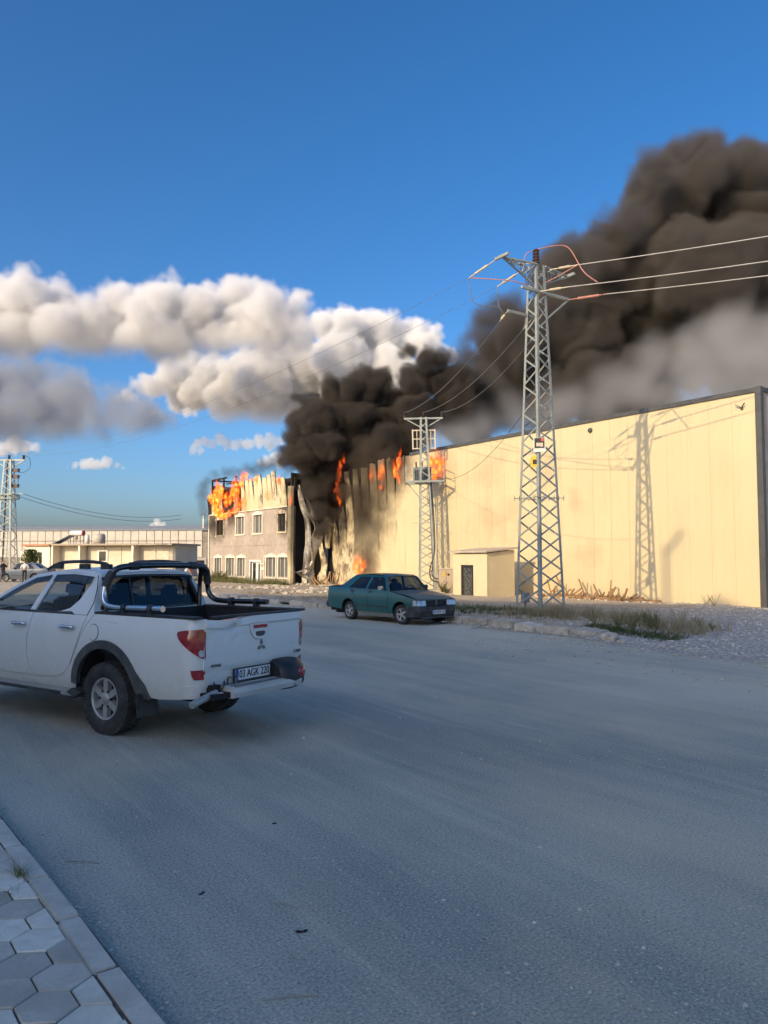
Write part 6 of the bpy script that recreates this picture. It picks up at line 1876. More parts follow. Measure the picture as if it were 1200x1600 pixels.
for a_, b_, lab in (((1.50, 3.12), (1.72, 3.02), 'long pale straw lying on the asphalt at the bottom'), ((1.95, 3.95), (2.05, 3.80), 'short pale twig on the asphalt'), ((1.15, 5.2), (1.32, 5.05), 'dry stem lying on the road beside the kerb')):
    mb = MB(); mb.tube([(a_[0], a_[1], 0.008), ((a_[0] + b_[0]) / 2 + 0.015, (a_[1] + b_[1]) / 2, 0.011), (b_[0], b_[1], 0.006)], 0.003, 5)
    tag(mb.build('straw', M_twig), lab, 'straw')
mb = MB(); mb.cyl((1.22, 3.06, 0.008), (1.26, 3.09, 0.008), 0.0045, 8); tag(mb.build('cigarette_end', M_plate), 'white cigarette end on the road by the kerb', 'litter')
for (x, y, s, lab) in ((14.35, 11.75, 0.22, 'large white stone block at the end of the broken kerb'), (14.15, 11.25, 0.11, 'smaller white stone on the road by the kerb end')):
    vv, ff = STONES[2]; mb = MB(); mb.add([(v.x * s * 1.3, v.y * s, v.z * s * 0.9) for v in vv], ff); o = mb.build('stone', M_rubble, bevel=s * 0.1); o.location = (x, y, s * 0.45); tag(o, lab, 'stone')
# white and red barrier and tyre by the office corner
br = thing('plastic_barrier', 'white plastic barrier with red end lying by the office', 'barrier', (22.6, 61.5, 0.0), R(-40))
mb = MB(); mb.prism([(-0.3, 0), (0.3, 0), (0.22, 0.25), (0.10, 0.75), (-0.10, 0.75), (-0.22, 0.25)], -0.9, 0.55, 'XZ'); b_ = mb.build('body', M_white, br, bevel=0.04)
mb = MB(); mb.prism([(-0.3, 0), (0.3, 0), (0.22, 0.25), (0.10, 0.75), (-0.10, 0.75), (-0.22, 0.25)], 0.56, 0.9, 'XZ'); mb.build('red_end', simple('barrier_red', (0.55, 0.04, 0.03), 0.5), br, bevel=0.04)
br.rotation_euler.x = R(28); br.location.z = 0.25
mb = MB(); mb.lathe([(0.24, -0.1), (0.38, -0.11), (0.42, 0), (0.38, 0.11), (0.24, 0.1), (0.22, 0)], 20, 'Y', (0, 0, 0.4)); o = mb.build('old_tyre', M_tyre); o.location = (23.2, 59.6, 0); o.rotation_euler.z = R(-30); tag(o, 'old grey tyre leaning beside the plastic barrier', 'tyre')

# ------------------------------------------------------------------ the far car and two people
def repaint(o, swap):
    for c in [o] + [k for k in bpy.data.objects if k.parent == o] + [g for k in bpy.data.objects if k.parent == o for g in bpy.data.objects if g.parent == k]:
        if c.type == 'MESH':
            c.data = c.data.copy()
            for i, m_ in enumerate(c.data.materials):
                if m_ in swap: c.data.materials[i] = swap[m_]
pc = copy_tree(SD)
pc.name = 'parked_car'
repaint(pc, {M_green: M_bluecar, M_greendust: M_bluecar})
for c in [k for k in bpy.data.objects if k.parent == pc]:
    if c.name.startswith('number_plate'):
        for g in [g for g in bpy.data.objects if g.parent == c]: bpy.data.objects.remove(g)
pc.location = (12.5, 67.9, 0); pc.rotation_euler.z = R(146); pc.scale = (0.95, 1.0, 1.06)
tag(pc, 'blue grey car standing far away behind the two people', 'car')

def person(label, loc, rz, shirt, trousers, hair, pose):
    """One skinned figure; pose gives elbow and hand points (front = +X)."""
    V = {'pel': (0, 0, .93), 'wst': (0, 0, 1.06), 'chs': (0.01, 0, 1.28), 'nek': (0, 0, 1.47), 'hd0': (0.01, 0, 1.56), 'hd1': (0.02, 0, 1.70)}
    rad = {'pel': (.155, .12), 'wst': (.145, .105), 'chs': (.175, .115), 'nek': (.058, .058), 'hd0': (.078, .088), 'hd1': (.076, .09)}
    E = [('pel', 'wst'), ('wst', 'chs'), ('chs', 'nek'), ('nek', 'hd0'), ('hd0', 'hd1')]
    for s, n in ((1, 'l'), (-1, 'r')):
        st = pose.get('stride', 0.06) * s
        V.update({'hip' + n: (0, s * .10, .88), 'kne' + n: (0.03 + st * .5, s * .11, .49), 'ank' + n: (-0.02 + st, s * .12, .09), 'toe' + n: (0.15 + st, s * .14, .04)})
        rad.update({'hip' + n: (.095, .10), 'kne' + n: (.062, .065), 'ank' + n: (.045, .05), 'toe' + n: (.04, .035)})
        E += [('pel', 'hip' + n), ('hip' + n, 'kne' + n), ('kne' + n, 'ank' + n), ('ank' + n, 'toe' + n)]
        el, ha = pose[n]
        V.update({'sho' + n: (0, s * .185, 1.40), 'elb' + n: el, 'wri' + n: ha})
        rad.update({'sho' + n: (.066, .066), 'elb' + n: (.044, .044), 'wri' + n: (.030, .034)})
        E += [('chs', 'sho' + n), ('sho' + n, 'elb' + n), ('elb' + n, 'wri' + n)]
        d = (Vector(ha) - Vector(el)).normalized()
        sd_ = d.cross(Vector((1, 0, 0.2))).normalized()
        V['plm' + n] = tuple(Vector(ha) + d * .075); rad['plm' + n] = (.022, .036); E.append(('wri' + n, 'plm' + n))
        for k in range(4):
            a = Vector(V['plm' + n]) + sd_ * (0.026 * (k - 1.5)) + d * .03; b2 = a + d * (.05 + .012 * (1 - abs(k - 1.4))) + Vector((0.012, 0, 0))
            V['f%d' % k + n] = tuple(a); V['g%d' % k + n] = tuple(b2); rad['f%d' % k + n] = (.010, .010); rad['g%d' % k + n] = (.008, .008)
            E += [('plm' + n, 'f%d' % k + n), ('f%d' % k + n, 'g%d' % k + n)]
        a = Vector(ha) + d * .03 + sd_ * .045; b2 = a + d * .045 + sd_ * .012
        V['t0' + n] = tuple(a); V['t1' + n] = tuple(b2); rad['t0' + n] = (.012, .012); rad['t1' + n] = (.009, .009)
        E += [('wri' + n, 't0' + n), ('t0' + n, 't1' + n)]
    keys = list(V); me = bpy.data.meshes.new('person')
    me.from_pydata([V[k] for k in keys], [(keys.index(a), keys.index(b2)) for a, b2 in E], [])
    o = bpy.data.objects.new('person', me); COL.objects.link(o)
    sk = o.modifiers.new('skin', 'SKIN'); sk.use_smooth_shade = True
    lay = me.skin_vertices[0].data if me.skin_vertices else None
    if lay is None:
        bm = bmesh.new(); bm.from_mesh(me); bm.verts.layers.skin.verify(); bm.to_mesh(me); bm.free(); lay = me.skin_vertices[0].data
    for i, k in enumerate(keys):
        lay[i].radius = rad[k]; lay[i].use_root = (k == 'pel')
    ss = o.modifiers.new('subd', 'SUBSURF'); ss.levels = 2; ss.render_levels = 2
    dg = bpy.context.evaluated_depsgraph_get(); dg.update()
    m2 = bpy.data.meshes.new_from_object(o.evaluated_get(dg))
    o.modifiers.clear(); o.data = m2
    skin = MATS.get('skin') or simple('skin', (0.42, 0.25, 0.17), 0.6)
    for m_ in (shirt, trousers, skin, hair, MATS.get('shoe') or simple('shoe', (0.03, 0.03, 0.03), 0.6)): m2.materials.append(m_)
    wl = [Vector(V['wril']), Vector(V['wrir'])]; es = [Vector(V['elbl']), Vector(V['elbr'])]
    for p_ in m2.polygons:
        c = p_.center
        near_hand = min((c - w_).length for w_ in wl) < 0.10 or min((c - Vector(V['plm' + n])).length for n in 'lr') < 0.14
        if near_hand: p_.material_index = 2
        elif c.z > 1.49: p_.material_index = 3 if (c.z > 1.66 or c.x < -0.035) else 2
        elif c.z < 0.085: p_.material_index = 4
        elif c.z < 0.97 and abs(c.y) < 0.24: p_.material_index = 1
        else: p_.material_index = 0
    m2.shade_smooth()
    o.location = loc; o.rotation_euler.z = rz
    # face: nose, eyes, ears, mouth
    mb = MB(); mb.lathe([(0.0, 0.03), (0.012, 0.012), (0.016, 0.0)], 8, 'X', (0.10, 0, 1.625)); f_ = mb.build('nose', skin, o)
    for s in (1, -1):
        mb = MB(); mb.lathe([(0.0, 0.006), (0.009, 0.003), (0.011, 0.0)], 8, 'X', (0.098, s * 0.03, 1.65)); mb.build('eye', M_ink, o)
        mb = MB(); mb.box((0.015, s * 0.088, 1.63), (0.04, 0.016, 0.06)); mb.build('ear', skin, o, bevel=0.006)
    mb = MB(); mb.box((0.098, 0, 1.585), (0.012, 0.045, 0.008)); mb.build('mouth', simple('lip', (0.30, 0.12, 0.10), 0.6) if 'lip' not in MATS else MATS['lip'], o)
    return tag(o, label, 'person')
M_shirt = simple('white_shirt', (0.78, 0.76, 0.72), 0.8, var=0.08); M_trous = simple('black_trousers', (0.015, 0.016, 0.02), 0.8); M_hair = simple('dark_hair', (0.02, 0.015, 0.012), 0.7)
M_jack = simple('dark_jacket', (0.03, 0.032, 0.04), 0.8, var=0.3); M_gtrous = simple('grey_trousers', (0.10, 0.10, 0.11), 0.8)
person('person in white shirt and black trousers standing by the far blue grey car', (10.99, 65.5, 0.0), R(-120), M_shirt, M_trous, M_hair,
       {'l': ((-0.02, .30, 1.14), (0.16, .16, 1.08)), 'r': ((-0.04, -.30, 1.14), (0.14, -.17, 1.06)), 'stride': 0.04})
person('person in dark jacket at the edge of the road with raised hand', (9.60, 66.4, 0.0), R(-60), M_jack, M_gtrous, M_hair,
       {'l': ((0.05, .28, 1.14), (0.20, .22, 1.40)), 'r': ((-0.03, -.27, 1.12), (0.05, -.30, 0.88)), 'stride': 0.10})
# dark green shrub beyond the pylon foot
sb2 = thing('shrub', 'dark green shrub between the distant pylon and the low building', 'shrub', (13.6, 78.0, 0))
mb = MB()
for _ in range(1400):
    a = rnd.uniform(0, 6.28); z = rnd.uniform(.3, 2.6); rr = (0.9 * math.sin(min(1, z / 2.8) * math.pi) ** .6 + .1) * rnd.random() ** .4
    blade(mb, (math.cos(a) * rr, math.sin(a) * rr, z), rnd.uniform(.12, .3), 0.12, rnd.uniform(.3, 1.2), a, 0.2, 2)
mb.build('foliage', M_grn, sb2, fix=False)
mb = MB(); mb.tube([(0, 0, -.05), (0.03, 0, 1.0), (0, 0.02, 2.0)], [.07, .05, .02], 7); mb.build('stem', M_wood, sb2)
# ------------------------------------------------------------------ smoke and clouds (volumes)
def vol_material(name, color, density, aniso=0.0, step=0.6):
    m = bpy.data.materials.new(name)
    m.use_nodes = True
    t = m.node_tree
    t.nodes.clear()
    out = t.nodes.new('ShaderNodeOutputMaterial')
    pv = t.nodes.new('ShaderNodeVolumePrincipled')
    pv.inputs['Color'].default_value = (*color, 1)
    pv.inputs['Anisotropy'].default_value = aniso
    at = t.nodes.new('ShaderNodeAttribute')
    at.attribute_name = 'density'
    mu = t.nodes.new('ShaderNodeMath'); mu.operation = 'MULTIPLY'
    mu.inputs[1].default_value = density
    t.links.new(at.outputs['Fac'], mu.inputs[0])
    pv.inputs['Density Attribute'].default_value = ''
    t.links.new(mu.outputs[0], pv.inputs['Density'])
    t.links.new(pv.outputs[0], out.inputs['Volume'])
    m.cycles.volume_step_rate = step
    return m

def puff_volume(name, puffs, mat, voxel, warp=(0.0, 1.0), bumps=((1.0, 3.0),), band=1.0, edge=0.0, fine=(0.0, 1.0), margin=1.0, flat=None, stretch=(1, 1, 1), seed=0.0, yslope=0.0):
    """A volume grid filled from a cloud of puffs (x, y, z, radius): distance to the nearest puff,
    pushed about by noise and by rounded cells, becomes density. flat: (z, h) flattens the underside."""
    me = bpy.data.meshes.new(name)
    me.from_pydata([p[:3] for p in puffs], [], [])
    at = me.attributes.new('rad', 'FLOAT', 'POINT')
    at.data.foreach_set('value', [p[3] for p in puffs])
    o = bpy.data.objects.new(name, me)
    COL.objects.link(o)
    big = sum(b[0] for b in bumps) + margin + warp[0]
    lo = [min(p[i] - p[3] * stretch[i] for p in puffs) - big for i in range(3)]
    hi = [max(p[i] + p[3] * stretch[i] for p in puffs) + big for i in range(3)]
    ng = bpy.data.node_groups.new(name + '_nodes', 'GeometryNodeTree')
    ng.interface.new_socket('Geometry', in_out='INPUT', socket_type='NodeSocketGeometry')
    ng.interface.new_socket('Geometry', in_out='OUTPUT', socket_type='NodeSocketGeometry')
    N = ng.nodes; L = ng.links
    gi = N.new('NodeGroupInput'); go = N.new('NodeGroupOutput')
    def vmath(op, a, b=None):
        nd = N.new('ShaderNodeVectorMath'); nd.operation = op
        for i, v in enumerate((a, b)):
            if v is None: continue
            if isinstance(v, tuple): nd.inputs[i].default_value = v
            elif isinstance(v, (int, float)): nd.inputs[3].default_value = v
            else: L.new(v, nd.inputs[i])
        return nd.outputs['Value'] if op in ('LENGTH', 'DOT_PRODUCT') else nd.outputs[0]
    def fm(op, a, b=None, c=None, clamp=False):
        nd = N.new('ShaderNodeMath'); nd.operation = op; nd.use_clamp = clamp
        for i, v in enumerate((a, b, c)):
            if v is None: continue
            if isinstance(v, (int, float)): nd.inputs[i].default_value = v
            else: L.new(v, nd.inputs[i])
        return nd.outputs[0]
    pos = N.new('GeometryNodeInputPosition').outputs[0]
    p = pos
    pofs = vmath('ADD', pos, (seed * 13.1, seed * 7.7, seed * 3.3))
    if warp[0] > 0:
        nz = N.new('ShaderNodeTexNoise'); nz.inputs['Scale'].default_value = 1.0 / warp[1]
        nz.inputs['Detail'].default_value = 2.0
        L.new(pofs, nz.inputs['Vector'])
        d = vmath('SUBTRACT', nz.outputs['Color'], (0.5, 0.5, 0.5))
        sc = N.new('ShaderNodeVectorMath'); sc.operation = 'SCALE'
        L.new(d, sc.inputs[0]); sc.inputs[3].default_value = warp[0] * 2
        p = vmath('ADD', pos, sc.outputs[0])
    sn = N.new('GeometryNodeSampleNearest'); sn.domain = 'POINT'
    L.new(gi.outputs[0], sn.inputs['Geometry']); L.new(p, sn.inputs['Sample Position'])
    si = N.new('GeometryNodeSampleIndex'); si.data_type = 'FLOAT_VECTOR'; si.domain = 'POINT'
    L.new(gi.outputs[0], si.inputs['Geometry'])
    pin = N.new('GeometryNodeInputPosition').outputs[0]
    L.new(pin, si.inputs['Value']); L.new(sn.outputs[0], si.inputs['Index'])
    sr = N.new('GeometryNodeSampleIndex'); sr.data_type = 'FLOAT'; sr.domain = 'POINT'
    L.new(gi.outputs[0], sr.inputs['Geometry'])
    na = N.new('GeometryNodeInputNamedAttribute'); na.data_type = 'FLOAT'; na.inputs['Name'].default_value = 'rad'
    L.new(na.outputs[0], sr.inputs['Value']); L.new(sn.outputs[0], sr.inputs['Index'])
    dv = vmath('SUBTRACT', p, si.outputs[0])
    if stretch != (1, 1, 1):
        dv = vmath('DIVIDE', dv, tuple(float(s) for s in stretch))
    sdf = fm('SUBTRACT', vmath('LENGTH', dv), sr.outputs[0])
    for amp, size in bumps:
        vo = N.new('ShaderNodeTexVoronoi'); vo.inputs['Scale'].default_value = 1.0 / size
        vo.feature = 'F1'
        L.new(vmath('ADD', p, (seed + 5.0, size * 3, 2.0)), vo.inputs['Vector'])
        sdf = fm('ADD', sdf, fm('MULTIPLY', fm('SUBTRACT', vo.outputs['Distance'], 0.45), amp * 2))
    if fine[0] > 0:
        nf = N.new('ShaderNodeTexNoise'); nf.inputs['Scale'].default_value = 1.0 / fine[1]
        nf.inputs['Detail'].default_value = 4.0; nf.inputs['Roughness'].default_value = 0.65
        L.new(pofs, nf.inputs['Vector'])
        sdf = fm('ADD', sdf, fm('MULTIPLY', fm('SUBTRACT', nf.outputs[0], 0.5), fine[0] * 2))
    dens = fm('DIVIDE', fm('MULTIPLY', sdf, -1.0), band, clamp=True)
    if flat is not None:
        sx = N.new('ShaderNodeSeparateXYZ'); L.new(pos, sx.inputs[0])
        zz = fm('DIVIDE', fm('SUBTRACT', sx.outputs[2], flat[0]), flat[1], clamp=True)
        dens = fm('MULTIPLY', dens, zz)
    if edge > 0:
        dens = fm('POWER', dens, edge)
    vc = N.new('GeometryNodeVolumeCube')
    L.new(dens, vc.inputs['Density'])
    vc.inputs['Min'].default_value = lo
    vc.inputs['Max'].default_value = hi
    for i, k in enumerate(('Resolution X', 'Resolution Y', 'Resolution Z')):
        vc.inputs[k].default_value = max(8, int((hi[i] - lo[i]) / voxel))
    sm = N.new('GeometryNodeSetMaterial')
    sm.inputs['Material'].default_value = mat
    L.new(vc.outputs[0], sm.inputs['Geometry'])
    L.new(sm.outputs[0], go.inputs[0])
    md = o.modifiers.new('volume', 'NODES')
    md.node_group = ng
    return o
# ------------------------------------------------------------------ flames
FLAME_OFFICE = [(25.15, 61.48, 7.3, 1.41, 0.38), (25.15, 62.3, 6.48, 1.2, 0.44), (25.15, 62.14, 5.81, 1.2, 0.44), (25.15, 61.42, 5.4, 1.08, 0.43), (25.15, 60.45, 5.2, 0.96, 0.43), (25.15, 59.52, 5.21, 0.84, 0.37), (25.15, 58.61, 5.33, 0.83, 0.31), (25.15, 57.72, 5.49, 0.93, 0.31), (25.15, 56.85, 5.6, 1.12, 0.25), (25.15, 59.68, 6.22, 1.58, 0.32), (25.15, 58.77, 6.43, 1.77, 0.31), (25.15, 58.0, 6.64, 1.76, 0.31), (25.15, 57.25, 6.85, 1.74, 0.36), (25.15, 56.53, 7.57, 1.32, 0.36), (25.15, 55.81, 7.92, 1.0, 0.3), (25.15, 56.97, 5.81, 2.04, 0.2), (25.15, 56.0, 6.01, 1.41, 0.25), (25.15, 55.75, 5.5, 0.9, 0.2), (25.15, 60.64, 6.81, 1.39, 0.37), (25.15, 61.74, 6.61, 1.84, 0.43), (25.15, 61.04, 6.3, 2.04, 0.38)]
FLAME_CLADDING = [(25.2, 53.81, 7.56, 0.88, 0.24), (25.2, 51.9, 6.17, 0.95, 0.19), (25.2, 50.04, 7.26, 0.74, 0.23), (25.2, 48.23, 5.58, 0.99, 0.18), (25.2, 54.62, 7.92, 0.59, 0.2)]
FLAME_SEAM_A = [(28.1, 46.43, 5.59, 1.53, 0.23), (28.1, 46.61, 6.42, 1.36, 0.23), (28.1, 46.27, 7.39, 1.35, 0.23), (28.1, 46.01, 8.04, 1.26, 0.22), (28.1, 45.85, 8.61, 0.81, 0.18)]
FLAME_SEAM_B = [(28.3, 42.66, 7.01, 1.37, 0.21), (28.3, 41.52, 6.92, 1.68, 0.25), (28.3, 41.37, 7.49, 1.42, 0.21), (28.3, 41.52, 6.37, 0.92, 0.17)]
FLAME_SEAM_C = [(28.3, 39.64, 7.05, 1.71, 0.24), (28.3, 39.36, 7.72, 1.38, 0.2), (28.3, 39.5, 6.59, 0.97, 0.16)]
FLAME_GROUND = [(28.2, 44.55, 0.98, 1.31, 0.26), (28.2, 44.3, 1.29, 1.22, 0.26), (28.2, 43.66, 1.04, 1.03, 0.26), (28.2, 43.43, 1.3, 1.03, 0.21), (28.2, 43.98, 0.86, 0.69, 0.26)]
FLAME_PANEL = [(28.42, 36.5, 6.9, 1.54, 0.27), (28.42, 36.06, 6.74, 1.76, 0.31), (28.42, 35.63, 6.74, 1.67, 0.3), (28.42, 35.27, 6.79, 1.43, 0.23), (28.42, 36.24, 7.42, 1.15, 0.27), (28.42, 35.75, 7.44, 1.14, 0.27)]
def flame_material():
    m = bpy.data.materials.new('flame_light'); m.use_nodes = True
    t = m.node_tree; t.nodes.clear()
    out = t.nodes.new('ShaderNodeOutputMaterial'); pv = t.nodes.new('ShaderNodeVolumePrincipled')
    at = t.nodes.new('ShaderNodeAttribute'); at.attribute_name = 'density'
    geo = t.nodes.new('ShaderNodeNewGeometry')
    nz = t.nodes.new('ShaderNodeTexNoise'); nz.inputs['Scale'].default_value = 3.2; nz.inputs['Detail'].default_value = 3.0
    t.links.new(geo.outputs['Position'], nz.inputs['Vector'])
    def mt(op, a, b):
        nd = t.nodes.new('ShaderNodeMath'); nd.operation = op; nd.use_clamp = False
        for i_, v in enumerate((a, b)):
            if isinstance(v, (int, float)): nd.inputs[i_].default_value = v
            else: t.links.new(v, nd.inputs[i_])
        return nd.outputs[0]
    heat = mt('MULTIPLY', at.outputs['Fac'], mt('ADD', mt('MULTIPLY', nz.outputs[0], 2.6), -0.45))
    rp = t.nodes.new('ShaderNodeValToRGB'); cr = rp.color_ramp
    while len(cr.elements) < 4: cr.elements.new(0.5)
    for e, (p_, c_) in zip(cr.elements, ((0.0, (1.0, 0.07, 0.004)), (0.3, (1.0, 0.13, 0.008)), (0.65, (1.0, 0.27, 0.022)), (1.0, (1.0, 0.45, 0.06)))):
        e.position = p_; e.color = (*c_, 1)
    t.links.new(heat, rp.inputs[0])
    pv.inputs['Color'].default_value = (0.05, 0.04, 0.03, 1)
    pv.inputs['Density Attribute'].default_value = ''
    t.links.new(mt('MULTIPLY', at.outputs['Fac'], 7.0), pv.inputs['Density'])
    t.links.new(rp.outputs[0], pv.inputs['Emission Color'])
    t.links.new(mt('MULTIPLY', mt('MAXIMUM', heat, 0.0), 9.5), pv.inputs['Emission Strength'])
    t.links.new(pv.outputs[0], out.inputs['Volume'])
    return m
M_flame = flame_material()
def flame(pts, label, seed, lean=0.25, split=4):
    """A fire: wavering tongues of glowing gas, as a small volume grid."""
    rf = random.Random(seed); puffs = []
    for (x, y, z, h, w) in pts:
        for q in range(split):
            hh = h * rf.uniform(.5, 1.15) * (1.0 if q == 0 else 0.75); ww = w * rf.uniform(.34, .68)
            bx_ = x - rf.uniform(0.02, .14); by = y + rf.gauss(0, w * 0.55); bz = z + rf.uniform(-.1, .35) * h * (0 if q == 0 else 1)
            ph = rf.uniform(0, 9); n = max(6, int(hh / (ww * 0.55)))
            for i in range(n + 1):
                f = i / n
                r = ww * (math.sin(math.pi * min(1, f * 0.90 + 0.08) ** 0.62) ** 0.9) * (1 - 0.4 * f) + 0.015
                sy = mnoise.noise(Vector((ph, f * 2.3, 0))) * ww * 2.6 * f - lean * hh * f * f * 0.6
                sx = mnoise.noise(Vector((ph, f * 2.0, 7))) * ww * 1.0 * f
                puffs.append((bx_ + sx, by + sy, bz + hh * f, r))
    o = puff_volume('flame', puffs, M_flame, 0.05, warp=(0.14, 0.30), bumps=(), band=0.13, fine=(0.075, 0.22), margin=0.12, seed=seed)
    return tag(o, label, 'fire', kind='stuff')
flame(FLAME_OFFICE, 'large orange blaze eating the office cladding at its far end', 1, split=4)
flame(FLAME_CLADDING, 'small separate flames licking between the torn cladding panels', 2)
flame(FLAME_SEAM_A, 'tall orange flame climbing a torn seam beside the black smoke', 3, lean=-0.2)
flame(FLAME_SEAM_B, 'pair of flames at the wall top inside the brown smoke', 4)
flame(FLAME_SEAM_C, 'bright flame in a torn seam at the wall top before the slim pylon', 5)
flame(FLAME_GROUND, 'low fire at the wall foot behind the green car', 6)
flame(FLAME_PANEL, 'orange flames on the wall top directly behind the slim pylon', 7, split=3)
SMOKE_CORE = [(27.1, 46.2, 7.8, 1.28), (27.0, 46.0, 7.8, 1.27), (28.9, 47.6, 6.5, 1.12), (27.7, 45.9, 6.5, 1.08), (27.4, 46.0, 5.2, 0.88), (28.8, 47.8, 5.1, 0.92), (27.9, 47.9, 6.2, 1.11), (27.9, 47.2, 5.9, 1.1), (29.1, 47.2, 8.2, 1.12), (28.9, 46.5, 8.3, 1.11), (28.1, 46.3, 9.8, 1.69), (29.0, 47.0, 10.4, 1.73), (28.0, 48.4, 2.9, 0.41), (27.9, 48.2, 2.9, 0.41), (27.4, 47.6, 4.0, 0.65), (27.0, 46.8, 4.0, 0.64), (26.4, 46.2, 5.2, 0.97), (27.1, 47.5, 5.2, 1.0), (27.4, 48.8, 6.9, 1.38), (26.5, 46.6, 6.8, 1.32), (26.5, 47.0, 8.2, 1.63), (26.9, 47.5, 8.3, 1.65), (25.3, 46.7, 9.1, 1.75), (26.1, 48.2, 9.6, 1.8), (25.2, 47.1, 10.2, 1.27), (26.2, 48.4, 10.0, 1.31), (26.3, 48.3, 12.1, 1.31), (25.6, 47.2, 11.5, 1.28), (26.0, 47.3, 12.8, 0.84), (26.4, 48.5, 13.2, 0.86), (26.2, 47.3, 12.0, 1.49), (27.0, 48.6, 12.5, 1.53), (26.1, 45.9, 11.3, 1.75), (26.7, 46.7, 11.9, 1.78), (28.3, 48.0, 10.1, 2.25), (26.6, 45.8, 9.7, 2.14), (27.9, 46.9, 13.4, 1.71), (27.8, 46.4, 12.8, 1.69), (26.8, 45.6, 13.9, 0.78), (27.4, 46.2, 14.1, 0.79), (28.1, 45.2, 11.9, 2.16), (28.3, 45.8, 11.3, 2.18), (29.7, 46.1, 14.2, 1.72), (28.6, 44.8, 13.7, 1.67), (28.2, 45.0, 13.9, 1.08), (27.9, 44.6, 13.6, 1.07), (30.9, 45.9, 14.1, 1.64), (30.6, 44.9, 14.0, 1.61), (30.7, 44.3, 13.4, 1.29), (31.7, 45.0, 13.3, 1.32), (29.2, 45.0, 9.4, 1.97), (29.8, 45.7, 9.7, 2.01), (31.0, 44.8, 12.0, 2.31), (31.7, 45.3, 12.3, 2.34), (31.9, 45.4, 9.8, 1.84), (30.3, 43.2, 9.7, 1.75), (33.0, 44.5, 13.0, 2.04), (31.6, 42.6, 12.1, 1.96), (32.3, 44.0, 14.5, 1.11), (31.0, 42.3, 14.0, 1.07), (32.9, 44.1, 14.7, 1.83), (33.3, 43.5, 14.8, 1.82), (34.4, 43.1, 14.7, 1.63), (33.8, 41.5, 14.3, 1.58), (32.4, 43.2, 10.8, 1.69), (31.7, 42.1, 10.4, 1.65), (35.2, 42.5, 13.6, 2.03), (34.4, 41.3, 13.0, 1.98), (30.8, 42.3, 15.8, 0.63), (30.8, 42.5, 15.9, 0.63), (32.5, 43.8, 17.0, 0.56), (32.1, 43.0, 16.7, 0.55), (32.2, 41.7, 15.6, 1.07), (32.9, 42.7, 15.9, 1.1), (34.1, 42.8, 16.1, 1.01), (33.1, 41.4, 15.6, 0.98), (35.0, 41.0, 14.3, 1.39), (35.6, 42.2, 14.6, 1.42)]
